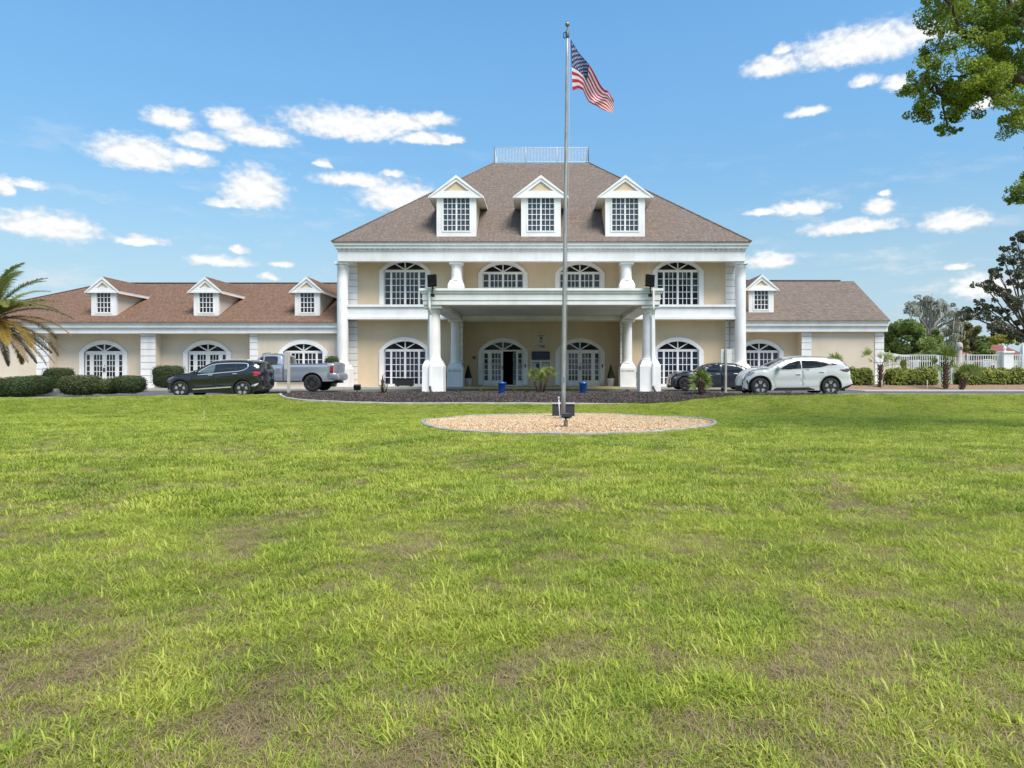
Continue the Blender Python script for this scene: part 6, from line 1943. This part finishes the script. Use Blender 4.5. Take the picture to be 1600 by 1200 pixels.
# dead stumps of a palm
c_ = px(598, 612, 30.0); zg = ground(c_.x, 30.0) + .04
P_ = thing('dead_palm_stump', 'withered brown palm stump with pointed shoots in the mulch', 'dead plant', (c_.x, 30.0, zg))
DEADM = leafmat('withered_leaf', [(.10, .06, .04), (.17, .105, .07), (.24, .16, .10)], transl=.15)
mb = MB(); mb.tube([(c_.x, 30, zg - .05), (c_.x - .02, 30, zg + .5), (c_.x + .0, 30, zg + .82)], [.07, .055, .015], 8); mb.tube([(c_.x + .1, 30.02, zg - .05), (c_.x + .22, 30.02, zg + .45)], [.05, .012], 7); mb.build('stems', FIBRE, P_)
L_ = Leaves()
for k in range(60):
    q = random.uniform(0, 6.28); z = random.uniform(0, .7); bx_ = c_.x + (.22 if random.random() < .3 else 0) * z
    b_ = Vector((bx_ + .05 * math.cos(q), 30 + .05 * math.sin(q), zg + z * .8)); v = Vector((math.cos(q) * .4, math.sin(q) * .4, random.uniform(.3, 1))).normalized()
    L_.strip([b_, b_ + v * .12, b_ + v * .22 + Vector((0, 0, -.03))], [.02, .025, .003], v.cross(Vector((0, 0, 1))).normalized(), random.random())
for k in range(14):
    b_ = Vector((c_.x, 30, zg + .8)); q = random.uniform(-.8, .8); v = Vector((math.cos(q) , math.sin(q), .5)).normalized()
    L_.strip([b_, b_ + v * .15, b_ + v * .26 + Vector((0, 0, -.06))], [.012, .02, .003], v.cross(Vector((0, 0, 1))).normalized(), random.random())
L_.build('withered_leaves', DEADM, P_)
# low seedlings in the mulch
SEED = leafmat('seedling_leaf', [(.03, .05, .015), (.06, .085, .022), (.10, .12, .03)], transl=.3)
for x_, lb in ((715, 'low dark green plant in the mulch beside the left canopy column'), (751, 'low dark green plant in the mulch left of the blue pot'), (804, 'low dark plant in the mulch right of the open-door pot'), (823, 'low dark plant in the mulch close to the triple palm'), (894, 'low dark plant in the mulch just right of the flagpole'), (945, 'low dark plant in the mulch right of the second blue pot'), (980, 'low green plant at the foot of the right canopy column')):
    D = 30.9; c_ = px(x_, 611, D); zg = ground(c_.x, D) + .03
    P_ = thing('ground_plant', lb, 'plant', (c_.x, D, zg), 0, 'low plants along the back of the mulch')
    L_ = Leaves()
    for k in range(70):
        d = rv().normalized(); d.z = abs(d.z)
        L_.quad(Vector((c_.x, D, zg + .02)) + Vector((d.x * .15, d.y * .12, d.z * .15)) * random.uniform(.4, 1), d + rv() * .5, rv(), .035, .07, random.random(), .2)
    L_.build('leaves', SEED, P_)
    mb = MB(); mb.tube([(c_.x, D, zg - .03), (c_.x, D, zg + .1)], .012, 5); mb.build('stem', CORE, P_)
c_ = px(1229, 614, 27.7); zg = ground(c_.x, min(27.5, yc(c_.x)))
P_ = thing('ground_plant', 'sparse wispy weed in the mulch tip before the white crossover', 'plant', (c_.x, 27.5, zg), 0, 'low plants along the back of the mulch')
L_ = Leaves(); mb = MB()
for k in range(9):
    q = R(k * 40); e = Vector((c_.x + .18 * math.cos(q) + .1 * random.uniform(-1, 1), 27.45 + .1 * math.sin(q), zg + random.uniform(.18, .30)))
    mb.tube([(c_.x, 27.45, zg - .02), e], .006, 4)
    for j in range(5): L_.quad(Vector((c_.x, 27.45, zg)).lerp(e, .5 + .1 * j) + rv() * .03, rv(), rv(), .02, .045, random.random())
mb.build('stem', CORE, P_); L_.build('leaves', SEED, P_)

# ---- right: raised bed, hedge, fence and what stands behind
rb_ = MB()
bed = [(16.4, 36.3), (34, 35.2), (60, 34.6), (60, 40.5), (20.9, 40.5), (16.4, 40.0)]
vs_ = []; nx_ = 60
for i in range(nx_ + 1):
    x = 16.2 + (60 - 16.2) * i / nx_; y0 = interp(x, [(16.2, 36.3), (24, 36.2), (25.5, 34.6), (60, 33.6)])
    for k in range(7):
        t = k / 6; y = y0 + (40.4 - y0) * t
        vs_.append((x, y, zd(x, y) + .0 + .26 * sstep(0, .5, t) + .02 * mnoise.noise(Vector((x, y, 2)))))
rb_.add(vs_, [(i * 7 + k, (i + 1) * 7 + k, (i + 1) * 7 + k + 1, i * 7 + k + 1) for i in range(nx_) for k in range(6)], 0, True)
tag(rb_.build('planting_bed', mat('tan_bark_mulch', (.34, .22, .14), (.20, .125, .08), scale=12, rough=1, bump=.8, bscale=40)), 'raised tan bark bed under the right hedge', 'planting bed', kind='structure')
eb = MB()
for k in range(70):
    x = 25.6 + k * .24; y0 = interp(x, [(16.2, 36.3), (24, 36.2), (25.5, 34.6), (60, 33.6)]) - .06
    eb.box(x, x + .20, y0 - .06, y0 + .06, -.05, .09 + .02 * random.random())
tag(eb.build('bed_edging', mat('grey_edging_brick', (.20, .185, .165), (.13, .12, .11), scale=4, rough=.95), bevel=.01), 'row of small grey edging blocks along the tan bed', 'edging', kind='structure')
HEDG = leafmat('variegated_leaf', [(.09, .14, .02), (.19, .23, .03), (.33, .35, .05), (.48, .45, .10)], transl=.3)
def hedge(label, x0, x1, y, z0, h, n):
    H = thing('hedge', label, 'hedge', ((x0 + x1) / 2, y, z0), 0, 'yellow-green hedge clumps along the fence')
    L_ = Leaves()
    for i in range(n):
        x = random.uniform(x0, x1); q = random.uniform(0, math.pi); r_ = random.uniform(.75, 1.05)
        hloc = h * (1 + .12 * mnoise.noise(Vector((x * 1.6, y, 0))) + .08 * mnoise.noise(Vector((x * 5, 1, 0))))
        ex = min(1, min(x - x0, x1 - x) / .3 + .55)
        p = Vector((x, y - .48 * math.cos(q) * r_ * ex, z0 + hloc * (math.sin(q) ** .6) * r_ * ex))
        cl = mnoise.noise(p * 3.5) * .5 + .5
        t = max(0, min(1, -.05 + .8 * cl + .25 * math.sin(q) * .5 + random.uniform(-.25, .3)))
        L_.quad(p, Vector((0, -math.cos(q), math.sin(q))) + rv() * .9, rv(), .085, .15, t, .2)
    L_.build('leaves', HEDG, H)
    mb = MB(); vs_ = []; ns = max(3, int((x1 - x0) / .3)); e0 = .12
    prof = [(-.40, 0), (-.36, .5), (-.22, .8), (.22, .8), (.36, .5), (.40, 0)]
    for i in range(ns + 1):
        x = x0 + e0 + (x1 - x0 - 2 * e0) * i / ns; k = .75 if i in (0, ns) else 1
        for a, b in prof: vs_.append((x, y + a * k, z0 + b * h * k))
    mb.add(vs_, [(i * 6 + j, (i + 1) * 6 + j, (i + 1) * 6 + j + 1, i * 6 + j + 1) for i in range(ns) for j in range(5)] + [(0, 1, 2, 3, 4, 5), tuple(ns * 6 + j for j in reversed(range(6)))], 0, True)
    mb.build('branches', CORE, H)
hz0 = .20
random.seed(31)
for (a, b, lb) in ((1322, 1362, 'yellow-green hedge clump behind the tail of the white crossover'), (1384, 1462, 'yellow-green hedge stretch between the two taller fan palms'), (1495, 1552, 'yellow-green hedge stretch right of the double palm'), (1548, 1690, 'yellow-green hedge stretch below the white pillar at the right edge')):
    A, B_ = px(a, 590, 38.4), px(b, 590, 38.4)
    hedge(lb, A.x, B_.x, 38.4, hz0, px(0, 575.5, 38.0).z - hz0, int((B_.x - A.x) * 900))

# white fence with pickets
FW = mat('white_fence', (.72, .73, .74), (.62, .63, .64), scale=2, rough=.45)
FY = 42.4
def fence(label, x0, x1, y, ztop):
    F = thing('picket_fence', label, 'fence', ((x0 + x1) / 2, y, .1), 0, 'white metal fence sections')
    for z in (ztop - .03, ztop - .40, .28):
        mb = MB(); mb.box(x0, x1, y - .02, y + .02, z - .025, z + .025); mb.build('rail', FW, F)
    mb = MB(); n = int((x1 - x0) / .135)
    for i in range(n): x = x0 + .07 + (x1 - x0 - .14) * i / max(1, n - 1); mb.box(x - .018, x + .018, y - .041, y - .021, .15, ztop - .005)
    mb.build('pickets', FW, F)
    for x in (x0 - .03, x1 + .03):
        mb = MB(); mb.box(x - .03, x + .03, y - .05, y + .03, 0, ztop + .05); mb.build('post', FW, F)
zt = px(0, 554, FY).z
fx = [px(v, 560, FY).x for v in (1389, 1464, 1520, 1562, 1580, 1680)]
fence('white picket fence section next to the corner of the right wing', fx[0] + .05, fx[1], FY, zt)
fence('white picket fence section behind the double fan palm', fx[1] + .12, fx[2] - .6, FY, zt)
fence('white picket fence section with a red post behind it, left of the pillar', fx[2] - .3, fx[3] - .1, FY, zt)
fence('white picket fence section at the right edge beyond the pillar', fx[4] + .05, fx[5], FY, zt)
a, b = px(1563.5, 549, FY), px(1578.5, 580, FY)
PL_ = thing('gate_pillar', 'square white masonry pillar in the fence under the dark magnolia', 'pillar', ((a.x + b.x) / 2, FY, 0))
mb = MB(); mb.box(a.x, b.x, FY - .3, FY + .3, 0, a.z - .12); mb.build('shaft', WHITE, PL_, bevel=.015)
mb = MB(); xm = (a.x + b.x) / 2; hw_ = (b.x - a.x) / 2
mb.box(xm - hw_ - .06, xm + hw_ + .06, FY - .36, FY + .36, a.z - .12, a.z); mb.build('cap', WHITE, PL_, bevel=.02)
mb = MB(); mb.lathe([(.05, 0), (.09, .04), (.03, .1), (.07, .16), (.10, .22), (.07, .28), (.015, .34), (0, .36)], (xm - .03, FY, a.z), 14); mb.build('finial', WHITE, PL_)
# pale stone column with rounded head
a = px(1499, 535, 41.6)
ST = thing('stone_pier', 'pale stone pier with rounded carved head behind the double palm', 'pier', (a.x, 41.6, 0))
STN = mat('pale_stone', (.50, .46, .40), (.36, .33, .28), scale=5, rough=.9, bump=.3)
mb = MB(); mb.lathe([(.34, 0), (.34, .9), (.30, .98), (.17, 1.02), (.16, a.z - .55), (.15, a.z - .45)], (a.x, 41.6, 0), 16); mb.build('shaft', STN, ST)
mb = MB(); mb.lathe([(.15, a.z - .46), (.19, a.z - .42), (.20, a.z - .26), (.18, a.z - .08), (.1, a.z), (0, a.z + .01)], (a.x, 41.6, 0), 16); mb.lathe([(0, -.09), (.07, -.05), (.09, 0), (.07, .05), (0, .09)], (a.x + .02, 41.42, a.z - .28), 10); mb.build('head', STN, ST)
# red posts, white bins by the fence, folded white parasol
for x_, lb in ((1414.8, 'red post behind the fence near the right wing'), (1527.2, 'red post behind the fence left of the white pillar')):
    c_ = px(x_, 560, 43.2); zt_ = px(0, 559, 43.2).z
    P_ = thing('red_post', lb, 'post', (c_.x, 43.2, 0), 0, 'red posts behind the fence')
    mb = MB(); mb.box(c_.x - .07, c_.x + .07, 43.13, 43.27, 0, zt_); mb.build('shaft', mat('red_post_paint', (.34, .035, .04), (.25, .03, .03), rough=.5), P_, bevel=.01)
    mb = MB(); mb.lathe([(.09, zt_), (.09, zt_ + .04), (.02, zt_ + .07)], (c_.x, 43.2, 0), 10); mb.build('cap', mat('red_post_paint', (.34, .035, .04)), P_)
for x0, x1, y0, lb in ((1424.5, 1434, 562.5, 'white waste bin behind the fence beside a red post'), (1534, 1546, 561.5, 'white waste bin behind the fence left of the pillar')):
    a, b = px(x0, y0, 42.9), px(x1, 580, 42.9); xm = (a.x + b.x) / 2
    P_ = thing('waste_bin', lb, 'bin', (xm, 42.9, 0), 0, 'white bins behind the fence')
    mb = MB(); mb.box(a.x, b.x, 42.7, 43.1, 0, a.z - .06); mb.build('bin_body', FW, P_, bevel=.02)
    mb = MB(); mb.box(a.x - .02, b.x + .02, 42.68, 43.12, a.z - .06, a.z); mb.build('lid', FW, P_, bevel=.015)
c_ = px(1598, 575, 44.0); zt_ = px(0, 538, 44).z
P_ = thing('folded_parasol', 'folded white parasol behind the fence at the right edge', 'parasol', (c_.x, 44.0, 0))
mb = MB(); mb.tube([(c_.x, 44, 0), (c_.x, 44, zt_ + .1)], .025, 8); mb.build('pole', METAL, P_)
mb = MB(); vs_ = []
for k in range(9):
    z = zt_ - (zt_ - .45) * k / 8
    for j in range(24):
        q = 2 * math.pi * j / 24; r_ = (.04 + .36 * (k / 8) ** .8) * (1 + .22 * math.cos(6 * q))
        vs_.append((c_.x + r_ * math.cos(q), 44 + r_ * math.sin(q), z))
mb.add(vs_, [(k * 24 + j, (k + 1) * 24 + j, (k + 1) * 24 + (j + 1) % 24, k * 24 + (j + 1) % 24) for k in range(8) for j in range(24)], 0, True)
mb.build('canopy', mat('white_parasol_cloth', (.70, .72, .76), rough=.8), P_)
c_ = px(1408, 565, 43.6)
T = thing('patio_table', 'white patio table behind the fence close to the right wing', 'table', (c_.x, 43.9, 0))
mb = MB(); mb.box(c_.x - .3, c_.x + .9, 43.6, 44.2, 1.5, 1.56); mb.build('tabletop', FW, T)
for dx_, dy_ in ((-.25, -.25), (.85, -.25), (-.25, .25), (.85, .25)):
    mb = MB(); mb.tube([(c_.x + dx_, 43.9 + dy_, 0), (c_.x + dx_, 43.9 + dy_, 1.5)], .03, 6); mb.build('leg', FW, T)
# ------------------------------------------------------------------ trees and far houses
def tree(name, label, base, clumps, leafm, barkm, nleaf, lw, lh, trunk_r, fork, limb_r=.10, sub=9, group=None, moss=None, nodes=None, twig=True, tintlo=0.0, tinthi=1.0):
    """trunk to the fork, a bent limb to every clump, twigs inside the clump, loose leaves round the twigs"""
    T = thing(name, label, 'tree', base, 0, group)
    mb = MB(); b = Vector(base); f = Vector(fork)
    mid = b.lerp(f, .5) + Vector((random.uniform(-.2, .2), 0, 0))
    mb.tube([b - Vector((0, 0, .3)), b + Vector((0, 0, .2)), mid, f], [trunk_r * 1.5, trunk_r * 1.15, trunk_r * .95, trunk_r * .8], 12)
    L_ = Leaves(); M_ = Leaves()
    tot = sum(r ** 2 for _, r in clumps)
    nd = [(f, trunk_r * .75)]
    for (q, par) in (nodes or []):
        q = Vector(q); p0, r0 = nd[par]; r1 = r0 * .68; m1 = p0.lerp(q, .5) + Vector((random.uniform(-.2, .2), random.uniform(-.2, .2), .25))
        mb.tube([p0, p0.lerp(m1, .5) + rv() * .08, m1, m1.lerp(q, .5) + rv() * .08, q], [r0, r0 * .93, (r0 + r1) / 2, r1 * 1.05, r1], 9); nd.append((q, r1))
    for (c, r) in clumps:
        c = Vector(c)
        s_ = f + (mid - f) * random.uniform(0, .35)
        if nodes: s_ = min(nd, key=lambda t_: (t_[0] - c).length)[0].copy()
        k1 = s_.lerp(c, .45) + Vector((random.uniform(-.3, .3), random.uniform(-.3, .3), random.uniform(.0, .5))) * r * .8
        lim = [s_, s_.lerp(k1, .5) + rv() * r * .1, k1, k1.lerp(c, .55) + rv() * r * .15, c]
        lr = limb_r * (.6 + .4 * min(1, r)) * (.55 if nodes else 1)
        mb.tube(lim, [lr, lr * .8, lr * .62, lr * .4, lr * .16], 7)
        n = max(20, int(nleaf * r ** 2 / tot))
        for q in range(sub):
            d = rv().normalized(); d.z *= .75
            sc_ = c + d * r * random.uniform(.45, .95); sr = r * random.uniform(.2, .46)
            if twig: mb.tube([k1.lerp(c, random.uniform(.3, 1)), c.lerp(sc_, .6) + rv() * r * .08, sc_ + d * sr * .4], [lr * .22, lr * .13, lr * .05], 4, cap=False)
            tb = random.uniform(-.18, .18)
            for i in range(n // sub):
                v = rv(); v = v.normalized() * (v.length ** .6)
                p = sc_ + Vector((v.x, v.y, v.z * .75)) * sr
                t = max(0, min(1, tintlo + (tinthi - tintlo) * (.5 + tb + random.uniform(-.35, .35))))
                L_.quad(p, rv() + Vector((0, 0, .4)), rv(), lw * random.uniform(.7, 1.2), lh * random.uniform(.7, 1.2), t, .15)
        if moss:
            for i in range(int(moss * r)):
                p = c + rv() * r + Vector((0, 0, -r * .2)); ll = random.uniform(.3, 1.0)
                M_.strip([p, p + Vector((random.uniform(-.08, .08), 0, -ll * .5)), p + Vector((random.uniform(-.1, .1), 0, -ll))], [.06, .09, .01], Vector((1, 0, 0)), random.random())
    mb.build('trunk', barkm, T)
    L_.build('crown', leafm, T)
    if moss: M_.build('hanging_moss', leafmat('spanish_moss', [(.32, .32, .28), (.46, .46, .42)], transl=.3), T)
    return T
OAK = leafmat('oak_leaf', [(.085, .14, .026), (.19, .27, .036), (.32, .40, .055), (.45, .50, .095)], transl=.5)
random.seed(77)
def at(x, y, D): return tuple(px(x, y, D))
D = 16.0
cl = [(at(1475, 20, 16.2), .65), (at(1520, 55, 15.6), .75), (at(1462, 78, 16.6), .38), (at(1430, 128, 16.3), .36), (at(1468, 140, 15.8), .55), (at(1512, 120, 15.5), .72), (at(1555, 95, 16.3), .8), (at(1500, 165, 16.0), .55),
      (at(1440, 175, 16.4), .42), (at(1482, 200, 16.2), .30), (at(1545, 150, 15.3), .72), (at(1590, 60, 15.8), .9), (at(1588, 140, 16.4), .75), (at(1600, 190, 15.6), .55), (at(1455, 95, 15.4), .3), (at(1560, 20, 16.8), .85), (at(1420, 140, 15.7), .24),
      (at(1600, 296, 15.8), .36), (at(1588, 316, 16.0), .24), (at(1480, 0, 15.3), .6), (at(1530, -40, 16), .9), (at(1480, -70, 16), .7), (at(1620, -20, 15.5), 1.1), (at(1650, 80, 16.5), 1.1), (at(1660, 180, 15.5), 1.0), (at(1640, 290, 16), .6)]
for k in range(14):
    q = random.uniform(0, 6.28); r_ = random.uniform(.5, 4.0)
    p = (14.4 + r_ * math.cos(q), 17.5 + r_ * math.sin(q), random.uniform(6.8, 12.8))
    if (p[0] / p[1] * FPX + 846) < 1600: continue
    cl.append((p, random.uniform(.8, 1.3)))
tree('oak_tree', 'leafy green oak whose branches reach in over the upper right corner', (14.6, 17.6, ground(14.6, 17.6)), cl, OAK, BARK, 135000, .046, .072, .34, (14.4, 17.4, 5.2), limb_r=.11, sub=12,
     nodes=[((13.6, 16.8, 7.4), 0), (at(1600, 130, 16.2), 1), (at(1535, 140, 15.8), 2), (at(1475, 150, 16.0), 3), ((13.2, 16.6, 9.4), 1), (at(1575, 40, 16.2), 5), (at(1510, 55, 15.8), 6), (at(1470, 60, 16.3), 7), ((14.6, 17.2, 10.5), 1), (at(1660, -60, 16), 5), (at(1640, 290, 16), 0), (at(1545, -20, 16.3), 6), (at(1440, 150, 16.2), 4), ((16.5, 18.5, 9.5), 0), ((15, 19.5, 9), 0)])

MAG = leafmat('magnolia_leaf', [(.05, .062, .04), (.09, .105, .065), (.16, .165, .115), (.22, .17, .12)], transl=.12, rough=.3)
random.seed(9)
D = 46.0
pts_ = [(1590, 372, .7), (1575, 388, .6), (1595, 405, .8), (1570, 408, .6), (1585, 430, .8), (1560, 425, .5), (1600, 440, 1.0), (1545, 432, .75), (1535, 445, .6), (1558, 455, .8), (1580, 465, .9), (1545, 475, .55), (1562, 490, .6), (1600, 480, 1.1), (1522, 484, .75), (1512, 492, .6), (1535, 492, .5), (1548, 505, .7), (1575, 505, .95), (1560, 520, .6), (1590, 525, .7),
        (1620, 400, 1.2), (1640, 440, 1.4), (1660, 480, 1.4), (1640, 500, 1.2), (1680, 420, 1.3), (1700, 470, 1.3), (1610, 370, .8), (1625, 350, .9), (1660, 380, 1.1), (1528, 470, .35)]
cl = [(at(x, y, D + random.uniform(-1.6, 1.6)), r) for x, y, r in pts_]
b = px(1618, 600, D)
tree('magnolia_tree', 'dark open-crowned magnolia rising behind the fence at the right edge', (b.x, D, 0), cl, MAG, BARK, 17000, .13, .21, .28, at(1612, 530, D), limb_r=.10, sub=6)

G3 = 'trees beyond the fence on the right'
GRN = leafmat('mid_green_leaf', [(.09, .145, .045), (.17, .235, .065), (.26, .32, .09), (.34, .38, .12)], transl=.3)
OLV = leafmat('olive_leaf', [(.13, .14, .06), (.21, .20, .08), (.29, .26, .11), (.36, .30, .14)], transl=.3)
YEL = leafmat('yellow_green_leaf', [(.20, .21, .035), (.31, .30, .05), (.42, .39, .07), (.48, .45, .12)], transl=.3)
SPR = leafmat('sparse_grey_leaf', [(.22, .22, .17), (.32, .31, .25), (.42, .40, .33)], transl=.3)
random.seed(15)
def blob(xs, D, m, nl, lab, lw=.17, fork=None, bark=BARK, trunk=.3, **k):
    cl = [(at(x, y, D + random.uniform(-2.5, 2.5)), r) for x, y, r in xs]
    xm = sum(x for x, _, _ in xs) / len(xs); ym = sum(y for _, y, _ in xs) / len(xs)
    b = px(xm, 590, D)
    tree(k.pop('name', 'broadleaf_tree'), lab, (b.x, D, 0), cl, m, bark, nl, lw, lw * 1.4, trunk, fork or at(xm, ym + 30, D), group=G3, **k)
blob([(1396, 520, 1.6), (1412, 512, 1.7), (1428, 515, 1.6), (1440, 530, 1.8), (1405, 540, 1.9), (1425, 545, 2.0), (1390, 545, 1.6), (1450, 550, 1.8), (1412, 560, 1.8), (1440, 562, 1.6), (1375, 530, 1.6), (1360, 545, 1.5)], 70, GRN, 30000, 'dense mid green tree just beyond the corner of the right wing')
blob([(1428, 482, 1.0), (1440, 472, 1.1), (1456, 470, 1.3), (1470, 478, 1.2), (1485, 488, 1.3), (1495, 500, 1.3), (1448, 490, 1.1), (1468, 500, 1.3), (1490, 515, 1.3), (1445, 510, 1.0), (1460, 525, 1.2), (1480, 535, 1.3)], 78, SPR, 8000, 'tall sparse grey oak hung with moss beyond the fence', lw=.15, fork=at(1452, 520, 78), bark=BARKG, trunk=.42, limb_r=.24, moss=34, name='mossy_oak')
blob([(1500, 520, 1.8), (1515, 512, 1.6), (1520, 525, 1.7), (1495, 540, 1.8), (1510, 545, 1.8), (1485, 550, 1.6), (1526, 540, 1.4)], 88, OLV, 15000, 'olive brown tree right of the mossy oak')
blob([(1536, 530, .5), (1530, 538, .6), (1540, 541, .6), (1533, 548, .65), (1544, 553, .6), (1527, 556, .6), (1538, 562, .6)], 66, GRN, 8000, 'loose green tree in front of the red roofs', lw=.13, trunk=.14, limb_r=.07)
blob([(1560, 530, 1.4), (1572, 528, 1.5), (1580, 532, 1.3), (1552, 535, 1.2)], 112, YEL, 8000, 'low yellow-green tree showing above the red roof')
blob([(1455, 562, 1.0), (1468, 560, 1.0), (1440, 565, 1.0), (1480, 566, .9)], 64, GRN, 9000, 'low dark green tree directly behind the fence and the tall palm')
random.seed(3)
# far treeline so that the horizon never shows bare
TL = Leaves()
for i in range(9000):
    q = random.uniform(-1.25, 1.25); D = random.uniform(180, 210); x = D * math.tan(q) if abs(q) < 1.2 else 0
    hgt = 4.2 + 1.6 * mnoise.noise(Vector((x * .03, 0, 0))) + 1.3 * mnoise.noise(Vector((x * .12, 3, 0)))
    TL.quad(Vector((x, D, random.uniform(0, 1) ** .7 * hgt)), Vector((random.uniform(-.6, .6), -1, random.uniform(-.2, .8))), rv(), 2.0, 2.4, min(1, max(0, mnoise.noise(Vector((x * .08, 9, 0))) * .6 + .4 + random.uniform(-.3, .3))))
tl = TL.build('far_wood', GRN); tag(tl, 'low dark green wood along the horizon behind the houses', 'wood', kind='stuff')
# red roofed houses
RR = mat('far_red_roof', (.24, .085, .06), (.18, .065, .05), scale=1.2, rough=.9)
def house(label, x0, x1, ye, yr, D, rid0, rid1, depth=9):
    a, b = px(x0, ye, D), px(x1, ye, D); zr = px(0, yr, D).z
    H = thing('house', label, 'house', ((a.x + b.x) / 2, D, 0), 0, 'red roofed houses beyond the fence')
    mb = MB(); mb.box(a.x + .4, b.x - .4, D + .4, D + depth - .4, -.2, a.z)
    mb.build('wall', STUCCO2, H)
    r0, r1 = a.x + (b.x - a.x) * rid0, a.x + (b.x - a.x) * rid1; ym = D + depth / 2
    mb = MB(); mb.add([(a.x, D, a.z), (b.x, D, a.z), (b.x, D + depth, a.z), (a.x, D + depth, a.z), (r0, ym, zr), (r1, ym, zr)], [(0, 1, 5, 4), (1, 2, 5), (2, 3, 4, 5), (3, 0, 4), (0, 3, 2, 1)])
    mb.build('roof', RR, H)
    for k in range(3):
        x = a.x + (b.x - a.x) * (k + .7) / 3.4
        mb = MB(); mb.box(x - .5, x + .5, D + .34, D + .41, .9, 2.0); w = mb.build('window', WHITE, H)
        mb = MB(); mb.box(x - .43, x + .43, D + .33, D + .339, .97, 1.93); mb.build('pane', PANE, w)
house('small house with a red hipped roof between the stone pier and the green tree', 1488, 1530, 556, 542, 84, .3, .7)
house('larger house with a long red roof under the yellow-green tree', 1538, 1608, 556, 536.5, 92, .12, .88)
gh = px(1382, 552, 60); mb = MB()
H = thing('shed', 'low pale shed roof showing between the wing corner and the fence', 'shed', (gh.x, 58, 0))
a, b = px(1372, 557, 58), px(1428, 557, 58); zr = px(0, 548, 58).z
mb.box(a.x + .3, b.x - .3, 58.3, 62, -.1, a.z); mb.build('wall', STUCCO2, H)
mb = MB(); xm = a.x + .6
mb.add([(a.x, 58, a.z), (b.x, 58, a.z), (b.x, 62.5, a.z), (a.x, 62.5, a.z), (xm, 60, zr), (xm + .6, 60, zr)], [(0, 1, 5, 4), (1, 2, 5), (2, 3, 4, 5), (3, 0, 4)])
mb.build('roof', mat('pale_grey_roof', (.42, .44, .43), rough=.8), H)
# scattered faces share few pieces: nothing else to clean

# trees across the lawn behind the photographer: they show only as reflections in the window panes
RW = Leaves(); random.seed(4)
for k in range(9):
    cx, cy, hh, rr = -44 + k * 11 + random.uniform(-3, 3), -38 + random.uniform(-6, 4), random.uniform(9, 15), random.uniform(4, 6.5)
    for i in range(1500):
        v = rv(); v = v.normalized() * v.length ** .5
        p = Vector((cx + v.x * rr, cy + v.y * rr * .8, hh * .62 + v.z * hh * .40))
        if mnoise.noise(p * .35 + Vector((k * 7, 0, 0))) < -.12: continue
        RW.quad(p, rv(), rv(), .55, .8, random.random(), .1)
    a_ = Vector((cx, cy, -.6)); b__ = Vector((cx, cy, hh * .7)); RW.strip([a_, b__], [.8, .3], Vector((1, 0, 0)), 0)
tag(RW.build('tree_row', GRN), 'row of broad trees across the lawn, mirrored in the window panes', 'wood', kind='stuff')
